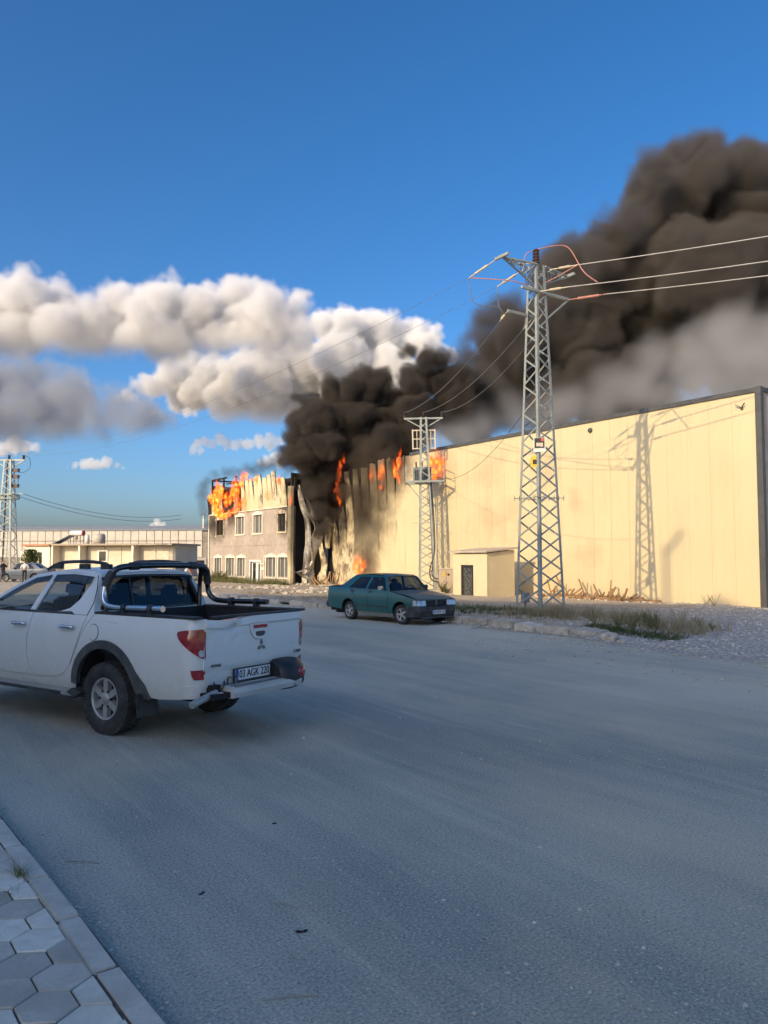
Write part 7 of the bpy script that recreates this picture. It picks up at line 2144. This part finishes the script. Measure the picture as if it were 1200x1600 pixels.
SMOKE_UP = [(55.1, 35.1, 34.3, 2.07), (59.0, 37.2, 36.9, 2.21), (54.4, 33.4, 34.1, 1.45), (58.0, 35.6, 36.5, 1.55), (55.8, 31.8, 31.7, 2.43), (60.9, 34.5, 34.0, 2.65), (53.1, 38.8, 32.8, 2.14), (55.0, 40.3, 33.5, 2.21), (52.4, 35.0, 30.6, 2.68), (54.6, 37.0, 32.7, 2.82), (52.5, 40.6, 29.2, 2.41), (47.1, 36.8, 26.9, 2.17), (60.0, 35.9, 30.5, 4.24), (56.5, 33.0, 29.4, 3.95), (46.4, 43.3, 25.1, 2.35), (48.8, 45.4, 26.1, 2.47), (44.4, 41.9, 13.8, 2.02), (42.6, 39.5, 12.7, 1.92), (51.1, 43.0, 15.4, 3.63), (45.7, 38.9, 14.6, 3.27), (52.4, 39.4, 14.7, 2.92), (54.7, 42.5, 15.7, 3.1), (44.3, 46.1, 15.1, 2.97), (44.9, 47.6, 15.1, 3.04), (38.5, 46.9, 13.3, 2.04), (40.1, 49.4, 14.4, 2.14), (39.1, 45.3, 17.2, 1.46), (42.6, 49.7, 19.0, 1.6), (43.4, 48.4, 16.1, 2.73), (38.0, 42.5, 14.3, 2.39), (43.5, 46.6, 18.9, 3.09), (45.2, 48.5, 19.8, 3.22), (40.5, 41.1, 18.5, 2.47), (46.0, 47.4, 21.7, 2.83), (37.9, 43.1, 18.4, 0.97), (43.7, 49.2, 20.6, 1.11), (38.8, 43.1, 20.0, 1.2), (44.1, 49.0, 22.3, 1.36), (43.8, 46.0, 21.6, 1.54), (40.9, 43.0, 20.7, 1.44), (37.6, 43.8, 12.5, 2.43), (37.9, 44.0, 11.9, 2.44), (43.9, 41.3, 20.1, 3.68), (46.8, 44.6, 21.1, 3.95), (47.5, 46.2, 17.2, 4.28), (46.2, 44.9, 16.8, 4.16), (46.8, 41.7, 22.8, 4.62), (46.5, 41.6, 23.8, 4.6), (49.1, 44.4, 27.4, 2.08), (48.1, 42.8, 26.7, 2.02), (46.3, 41.0, 18.4, 4.53), (49.4, 44.8, 18.1, 4.89), (45.5, 38.2, 25.0, 2.18), (50.8, 42.5, 27.9, 2.43), (49.8, 39.1, 26.0, 4.31), (53.1, 41.1, 26.6, 4.55), (55.0, 41.2, 22.6, 5.54), (54.2, 40.9, 21.9, 5.48), (48.5, 36.3, 15.0, 3.24), (50.2, 37.5, 15.5, 3.35), (52.6, 38.7, 26.6, 4.98), (51.1, 35.6, 25.2, 4.71), (49.9, 36.8, 28.8, 1.9), (50.1, 37.0, 28.8, 1.91), (57.0, 38.8, 31.6, 3.8), (54.9, 37.9, 30.9, 3.69), (57.5, 40.2, 23.4, 6.22), (55.5, 38.4, 21.6, 5.97), (52.6, 38.1, 33.8, 1.87), (48.5, 34.7, 30.7, 1.72), (55.0, 37.6, 34.2, 2.14), (56.4, 38.1, 35.7, 2.19), (58.3, 37.1, 34.2, 2.92), (51.0, 32.4, 30.6, 2.55), (54.5, 35.5, 30.9, 3.56), (59.0, 37.4, 32.2, 3.8), (54.8, 33.6, 24.2, 5.58), (52.5, 32.2, 22.5, 5.33), (59.8, 34.9, 35.6, 2.04), (59.2, 34.6, 35.0, 2.02), (57.9, 32.7, 31.9, 2.28), (62.8, 34.6, 33.9, 2.45), (62.0, 33.9, 29.6, 5.1), (62.7, 34.4, 30.0, 5.17), (57.5, 31.3, 23.7, 5.54), (57.2, 31.7, 21.9, 5.55), (59.5, 28.2, 27.0, 5.43), (66.8, 33.3, 30.6, 6.22), (61.4, 28.4, 20.3, 6.05), (67.3, 32.3, 23.7, 6.74), (64.0, 27.9, 23.4, 6.74), (61.6, 27.4, 23.1, 6.55), (54.1, 32.4, 17.1, 2.97), (57.9, 35.2, 17.6, 3.21), (56.8, 30.1, 17.4, 3.22), (62.0, 34.2, 18.4, 3.58), (51.9, 34.7, 17.0, 2.46), (53.3, 35.5, 16.6, 2.52), (64.0, 31.6, 17.5, 4.11), (59.3, 29.6, 16.5, 3.82), (50.2, 45.4, 15.3, 2.78), (43.6, 39.1, 13.8, 2.41), (51.3, 41.2, 16.1, 2.96), (46.8, 38.6, 14.7, 2.74), (44.4, 44.5, 14.5, 2.32), (46.1, 45.7, 14.6, 2.4)]
SMOKE_LOW = [(29.0, 37.0, 9.1, 1.22), (29.9, 37.8, 9.2, 1.25), (31.2, 39.7, 9.5, 1.32), (32.1, 39.6, 10.2, 1.33), (30.8, 37.9, 9.8, 1.27), (29.3, 36.7, 9.3, 1.22), (46.2, 29.9, 13.2, 2.25), (42.0, 27.8, 12.1, 2.07), (43.7, 29.2, 12.8, 2.16), (44.8, 28.9, 13.6, 2.18), (42.8, 27.9, 12.9, 2.1), (46.3, 29.8, 14.2, 2.25), (44.7, 27.8, 11.9, 1.94), (46.0, 28.3, 12.4, 1.99), (44.1, 27.4, 12.0, 1.92), (44.8, 30.0, 12.6, 2.02), (44.0, 29.4, 12.3, 1.98), (41.5, 28.2, 11.7, 1.88), (44.6, 28.9, 12.4, 2.08), (43.2, 27.9, 12.0, 2.01), (45.7, 29.0, 12.3, 2.1), (45.0, 27.3, 12.6, 2.23), (46.6, 28.3, 12.8, 2.3), (44.7, 27.0, 12.8, 2.21), (50.1, 28.3, 13.3, 2.5), (46.0, 25.8, 12.6, 2.29), (45.5, 25.5, 12.3, 2.26), (47.1, 24.6, 12.8, 2.46), (49.8, 26.4, 13.9, 2.62), (46.6, 24.8, 12.7, 2.45), (48.8, 24.3, 13.4, 2.6), (52.2, 25.5, 13.5, 2.75), (49.2, 24.6, 13.7, 2.62), (47.2, 27.6, 14.2, 2.5), (44.3, 26.4, 14.1, 2.36), (46.7, 27.2, 14.5, 2.47), (47.6, 29.7, 13.4, 2.08), (44.1, 27.6, 12.5, 1.92), (47.8, 30.7, 14.2, 2.11), (46.0, 26.9, 13.6, 2.14), (44.9, 26.1, 13.1, 2.09), (47.9, 28.0, 13.9, 2.23), (49.2, 27.4, 14.8, 2.55), (46.0, 25.6, 13.7, 2.38), (47.3, 26.1, 14.3, 2.44), (44.7, 29.9, 12.4, 1.51), (42.4, 27.8, 12.0, 1.42), (45.9, 30.4, 12.7, 1.54), (42.0, 29.8, 12.4, 1.65), (43.2, 30.5, 12.9, 1.7), (43.5, 31.0, 12.9, 1.72), (41.1, 32.9, 13.3, 2.03), (40.4, 32.7, 13.0, 2.01), (41.4, 32.9, 13.1, 2.04), (41.9, 30.7, 14.5, 1.98), (41.2, 30.2, 14.3, 1.95), (40.8, 29.7, 14.1, 1.92), (44.1, 28.6, 14.8, 2.21), (46.9, 30.2, 15.5, 2.34), (46.2, 30.5, 15.7, 2.33), (49.1, 29.5, 17.8, 2.38), (48.4, 29.1, 17.0, 2.34), (46.8, 28.0, 16.8, 2.26), (33.2, 40.8, 10.0, 1.26), (31.4, 38.2, 9.5, 1.19), (30.1, 36.6, 9.2, 1.14), (30.6, 36.0, 9.2, 1.42), (32.4, 37.5, 9.8, 1.48), (34.3, 40.1, 10.4, 1.58), (34.3, 37.9, 10.9, 1.63), (35.0, 38.0, 11.0, 1.64), (35.6, 38.8, 11.0, 1.68), (34.9, 35.4, 11.1, 1.77), (34.0, 34.6, 10.9, 1.73), (34.0, 34.1, 10.6, 1.71), (39.0, 35.1, 11.9, 2.06), (38.6, 34.8, 11.8, 2.03), (39.2, 36.1, 11.7, 2.09), (41.8, 34.1, 12.0, 1.88), (40.6, 33.7, 11.8, 1.84), (41.5, 34.3, 12.1, 1.88), (43.7, 33.0, 13.4, 1.89), (39.6, 29.5, 12.1, 1.69), (42.4, 32.1, 13.2, 1.83), (43.8, 29.7, 13.7, 1.89), (43.2, 29.7, 13.3, 1.88), (42.0, 28.4, 13.3, 1.81), (46.7, 29.2, 14.7, 2.14), (46.5, 29.6, 15.0, 2.15), (44.5, 28.3, 14.1, 2.06), (47.6, 27.6, 15.2, 2.21), (48.9, 28.2, 15.5, 2.26), (49.7, 28.7, 16.3, 2.31), (49.0, 26.1, 15.9, 2.39), (51.3, 27.4, 16.6, 2.51), (47.4, 25.4, 15.9, 2.32), (51.1, 25.7, 16.3, 2.28), (53.5, 26.3, 16.6, 2.37), (48.0, 23.6, 14.7, 2.12)]
SMOKE_WALL = [(27.7, 43.5, 5.3, 1.13), (27.6, 43.9, 5.6, 1.14), (27.5, 43.1, 6.3, 1.22), (27.6, 43.6, 6.3, 1.23), (27.6, 44.0, 4.7, 0.95), (27.4, 44.1, 4.5, 0.95), (27.4, 40.6, 5.7, 0.72), (27.6, 40.6, 5.6, 0.72), (27.9, 40.1, 6.5, 0.63), (27.7, 40.1, 6.5, 0.63), (27.6, 42.0, 2.1, 0.41), (27.9, 42.5, 2.1, 0.42), (27.5, 41.7, 3.0, 0.59), (27.6, 41.8, 2.9, 0.59), (27.9, 41.6, 4.2, 0.82), (27.9, 41.7, 4.2, 0.83), (27.8, 41.3, 5.4, 0.91), (27.4, 41.3, 5.6, 0.91), (27.8, 41.0, 6.7, 1.0), (27.8, 41.4, 6.7, 1.01), (27.6, 41.6, 7.7, 1.1), (27.4, 41.5, 7.5, 1.1), (27.8, 43.3, 8.2, 1.04), (27.7, 43.3, 8.3, 1.04), (28.1, 40.5, 8.3, 0.91), (27.7, 40.3, 8.2, 0.9), (27.7, 39.8, 7.3, 0.62), (27.6, 39.7, 7.5, 0.62), (27.5, 43.1, 7.4, 0.84), (27.6, 43.5, 7.2, 0.85), (27.7, 44.9, 6.3, 0.77), (27.7, 44.7, 6.2, 0.77), (27.5, 44.7, 3.7, 0.77), (27.6, 44.8, 3.6, 0.77), (27.7, 46.1, 3.0, 0.69), (28.0, 46.5, 3.0, 0.69), (27.8, 44.4, 2.5, 0.57), (27.6, 43.9, 2.4, 0.57), (27.7, 40.4, 3.2, 0.36), (27.6, 40.3, 3.1, 0.36), (27.6, 42.2, 9.0, 1.11), (27.9, 42.3, 9.0, 1.12)]
SMOKE_OFFICE = [(24.9, 64.4, 6.6, 0.63), (25.1, 64.5, 6.4, 0.63), (25.1, 65.1, 7.4, 0.71), (25.1, 65.2, 7.4, 0.71), (25.0, 64.2, 8.0, 0.7), (24.9, 63.8, 8.1, 0.7), (24.9, 63.2, 8.7, 0.62), (25.0, 63.4, 8.7, 0.62), (25.0, 63.9, 5.8, 0.63), (24.9, 63.7, 5.7, 0.62), (24.9, 62.3, 4.9, 0.61), (25.1, 63.1, 4.8, 0.62), (24.8, 60.6, 4.3, 0.6), (25.2, 61.2, 4.3, 0.61), (24.9, 59.0, 4.3, 0.46), (24.9, 59.3, 4.3, 0.46), (25.0, 62.0, 9.0, 0.61), (25.1, 61.8, 8.8, 0.61), (25.2, 60.0, 8.9, 0.6), (25.0, 59.6, 8.9, 0.59), (25.0, 58.1, 8.8, 0.58), (25.1, 57.8, 8.8, 0.58), (25.1, 56.1, 8.8, 0.63), (25.0, 56.2, 8.7, 0.63), (25.1, 54.7, 8.8, 0.68), (25.1, 54.1, 8.6, 0.68), (24.7, 51.9, 8.7, 0.71), (25.2, 52.5, 8.8, 0.72), (25.3, 50.9, 8.8, 0.76), (25.0, 50.8, 8.8, 0.76), (25.2, 49.3, 9.1, 0.8), (24.7, 48.8, 9.0, 0.79), (24.9, 48.4, 7.8, 0.56), (24.9, 48.4, 7.9, 0.56), (25.0, 48.9, 6.8, 0.57), (25.0, 48.5, 6.9, 0.56), (25.0, 48.9, 5.8, 0.45), (25.0, 48.9, 5.9, 0.45), (25.2, 49.6, 5.0, 0.4), (24.9, 49.2, 4.9, 0.4)]
M_smoke = vol_material('black_smoke', (0.13, 0.113, 0.098), 2.4)
M_smoke2 = vol_material('brown_smoke', (0.180, 0.163, 0.147), 1.15)
M_smoke3 = vol_material('pale_smoke', (0.62, 0.61, 0.60), 0.30)
M_smoke4 = vol_material('wall_smoke', (0.15, 0.12, 0.092), 0.9)
o = puff_volume('smoke', SMOKE_CORE, M_smoke, 0.135, warp=(0.55, 1.8), bumps=((0.5, 1.8), (0.30, 0.75)), band=0.5, fine=(0.34, 0.62))
tag(o, 'dense black smoke boiling from the burnt corner of the office block', 'smoke', kind='stuff')
o = puff_volume('smoke', SMOKE_UP, M_smoke2, 0.26, warp=(1.3, 3.8), bumps=((1.0, 4.0), (0.6, 1.7)), band=1.2, fine=(1.0, 1.7), seed=1)
tag(o, 'huge brown black plume leaning away over the warehouse roof', 'smoke', kind='stuff')
o = puff_volume('smoke', SMOKE_LOW, M_smoke3, 0.40, warp=(1.2, 3.0), bumps=((0.6, 3.0),), band=2.2, fine=(0.6, 1.6), seed=2)
tag(o, 'thin grey smoke drifting low along the warehouse roof edge', 'smoke', kind='stuff')
o = puff_volume('smoke', SMOKE_WALL, M_smoke4, 0.16, warp=(0.5, 1.6), bumps=((0.25, 1.1),), band=1.1, fine=(0.25, 0.6), seed=3, margin=0.3)
tag(o, 'thinner brown smoke crawling up the cream wall above the low fire', 'smoke', kind='stuff')
M_smoke5 = vol_material('office_smoke', (0.11, 0.095, 0.082), 1.0)
o = puff_volume('smoke', SMOKE_OFFICE, M_smoke5, 0.14, warp=(0.5, 1.3), bumps=((0.15, 0.7),), band=0.7, fine=(0.30, 0.7), seed=4, margin=0.3)
tag(o, 'dark smoke wrapping the burning end and roof of the office block', 'smoke', kind='stuff')
CLOUD_A = [(151, 1677, 483, 83), (144, 1760, 495, 87), (220, 1712, 512, 64), (213, 1663, 500, 62), (268, 1641, 514, 57), (247, 1551, 494, 54), (314, 1573, 495, 47), (311, 1626, 507, 49), (302, 1506, 436, 60), (327, 1608, 476, 64), (356, 1500, 450, 57), (377, 1590, 467, 61), (424, 1569, 504, 55), (407, 1507, 484, 53), (464, 1548, 496, 61), (438, 1416, 452, 56), (469, 1408, 489, 46), (486, 1460, 507, 48), (537, 1419, 478, 59), (524, 1409, 478, 58), (559, 1419, 492, 51), (579, 1477, 512, 53), (599, 1396, 510, 48), (642, 1440, 533, 50), (646, 1385, 479, 66), (613, 1389, 472, 65), (669, 1362, 495, 51), (622, 1282, 463, 48), (700, 1321, 512, 25), (732, 1376, 536, 26), (698, 1367, 474, 60), (659, 1283, 447, 57), (678, 1246, 425, 40), (720, 1351, 450, 43), (248, 1680, 444, 63), (240, 1579, 423, 60), (305, 1531, 416, 57), (307, 1557, 423, 58), (362, 1576, 423, 57), (344, 1511, 403, 54), (422, 1440, 405, 59), (416, 1526, 439, 62), (469, 1415, 406, 62), (507, 1533, 448, 67), (542, 1432, 431, 65), (557, 1420, 431, 65), (613, 1362, 414, 64), (613, 1348, 421, 63), (684, 1364, 424, 60), (651, 1344, 428, 59), (700, 1318, 415, 36), (676, 1249, 399, 35), (139, 1604, 406, 79), (155, 1696, 437, 84)]
CLOUD_B = [(594, 1866, 429, 35), (605, 1958, 443, 37), (651, 1914, 459, 48), (637, 1847, 450, 46), (681, 1838, 471, 50), (690, 1850, 477, 51), (723, 1823, 463, 58), (709, 1819, 458, 57), (766, 1723, 438, 73), (794, 1802, 449, 77), (684, 1891, 428, 66), (685, 1833, 421, 64), (784, 1646, 418, 78), (788, 1667, 428, 79), (891, 1657, 464, 88), (910, 1711, 459, 91), (929, 1530, 468, 84), (1020, 1676, 507, 92), (903, 1563, 554, 41), (960, 1668, 590, 44), (941, 1537, 553, 51), (1028, 1664, 602, 55), (1024, 1559, 549, 63), (1032, 1590, 560, 64), (1052, 1551, 543, 67), (1089, 1617, 571, 70), (1124, 1563, 552, 62), (1144, 1560, 555, 62), (1088, 1428, 513, 44), (1182, 1523, 544, 47), (988, 1689, 404, 95), (990, 1690, 425, 96), (983, 1564, 420, 96), (1004, 1588, 421, 97), (813, 1701, 376, 70), (831, 1703, 373, 70), (739, 1761, 383, 63), (731, 1742, 376, 63), (1052, 1488, 429, 86), (1043, 1482, 434, 85), (895, 1658, 346, 60), (935, 1724, 369, 62), (1166, 1482, 502, 50), (1170, 1482, 491, 50), (995, 1561, 361, 80), (969, 1530, 358, 78), (1105, 1526, 441, 71), (1144, 1583, 454, 74), (938, 1555, 502, 68), (1032, 1668, 551, 74)]
CLOUD_C = [(436, 1388, 264, 39), (425, 1362, 258, 38), (438, 1292, 239, 27), (457, 1328, 244, 28), (371, 1286, 232, 41), (394, 1350, 237, 43), (361, 1444, 246, 45), (328, 1338, 223, 41), (266, 1397, 213, 44), (275, 1410, 218, 44), (222, 1545, 230, 47), (232, 1512, 228, 47), (130, 1468, 294, 72), (141, 1589, 325, 78), (184, 1523, 313, 56), (203, 1563, 325, 58), (204, 1477, 313, 50), (211, 1456, 312, 50), (260, 1518, 314, 61), (247, 1526, 323, 61), (307, 1474, 306, 52), (280, 1374, 285, 49), (264, 1448, 254, 66), (237, 1405, 247, 63), (317, 1416, 276, 53), (306, 1374, 275, 52), (344, 1307, 251, 45), (371, 1358, 272, 47), (382, 1305, 247, 36), (391, 1303, 248, 37), (315, 1421, 243, 51), (309, 1481, 257, 52), (453, 1389, 258, 24), (430, 1325, 242, 23), (194, 1513, 246, 66), (196, 1492, 249, 65), (374, 1442, 255, 34), (342, 1337, 231, 32), (156, 1484, 246, 74), (138, 1446, 240, 72)]
CLOUD_S = [(440, 1985, 228, 11), (462, 1978, 231, 17), (473, 1971, 233, 19), (488, 1959, 231, 17), (503, 1940, 235, 17), (526, 1939, 228, 11), (426, 2001, 225, 6), (541, 1927, 224, 6)]
CLOUD_T1 = [(607, 1621, 240, 13), (620, 1631, 253, 14), (631, 1623, 260, 14), (644, 1615, 255, 12), (656, 1592, 262, 17), (673, 1593, 255, 15), (682, 1570, 250, 13), (697, 1573, 254, 14), (708, 1560, 254, 15), (727, 1546, 259, 17), (742, 1541, 258, 15), (748, 1531, 268, 14), (763, 1520, 259, 14), (753, 1542, 250, 14), (764, 1512, 252, 8), (618, 1615, 238, 10)]
CLOUD_T2 = [(730, 1552, 214, 10), (747, 1549, 216, 14), (760, 1529, 223, 15), (777, 1522, 226, 14), (766, 1524, 210, 12)]
CLOUD_T3 = [(416, 1521, 312, 11), (429, 1510, 316, 18), (439, 1501, 313, 13), (445, 1485, 303, 7), (354, 1560, 344, 7), (362, 1552, 341, 6), (473, 1481, 285, 10), (485, 1480, 283, 8), (524, 1437, 283, 12), (540, 1443, 282, 8), (498, 1452, 289, 6)]
CLOUD_U = [(826, 2585, 112, 13), (841, 2580, 119, 18), (855, 2556, 113, 13)]
CLOUD_U2 = [(355, 2523, 327, 27), (384, 2502, 338, 30), (410, 2500, 335, 25), (437, 2473, 328, 18)]
M_cloud = vol_material('cloud_vapour', (1.0, 1.0, 1.0), 0.05, aniso=-0.36)
M_cloud_a = vol_material('soft_cloud_vapour', (0.97, 0.97, 0.98), 0.045, aniso=-0.18)
M_cloud_c = vol_material('shade_grey_cloud_vapour', (0.56, 0.60, 0.68), 0.026, aniso=0.1)  # this bank's shading is painted in: darker blue-grey than the lit clouds
def cloud(puffs, label, vox, flat=None, seed=0, k=1.0, mat=M_cloud, fine=1.0, band=1.0, **kw):
    o = puff_volume('cloud', puffs, mat, vox, warp=(20 * k, 80 * k), bumps=((13 * k, 60 * k), (8 * k, 24 * k)), band=15.0 * k * band, fine=(24.0 * k * fine, 36.0 * k), flat=flat, seed=seed, margin=8 * k, **kw)
    return tag(o, label, 'cloud', kind='stuff')
cloud(CLOUD_A, 'long cumulus bank across the upper sky with grey base', 4.2, flat=(392, 70), mat=M_cloud_a)
cloud(CLOUD_B, 'brightest towering cumulus directly behind the black smoke', 5.2, flat=(325, 70), seed=3)
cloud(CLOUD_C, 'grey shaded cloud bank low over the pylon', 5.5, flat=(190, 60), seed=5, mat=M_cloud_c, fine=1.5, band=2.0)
cloud(CLOUD_S, 'small lone flat cloud above the white shed', 2.2, flat=(218, 10), seed=2, k=0.3)
cloud(CLOUD_T1, 'ragged row of little clouds beside the black smoke', 2.2, seed=7, k=0.28)
cloud(CLOUD_T2, 'small cloud touching the smoke over the office roof', 2.2, seed=9, k=0.28)
cloud(CLOUD_T3, 'cloud shreds drifting before the grey cloud bank', 2.6, seed=11, k=0.28)
cloud(CLOUD_U, 'tiny pinkish cloud puff just above the shed roof', 3.0, seed=8, k=0.28)
cloud(CLOUD_U2, 'pale cloud top peeping out above the distant pylon', 4.0, seed=12, k=0.4)
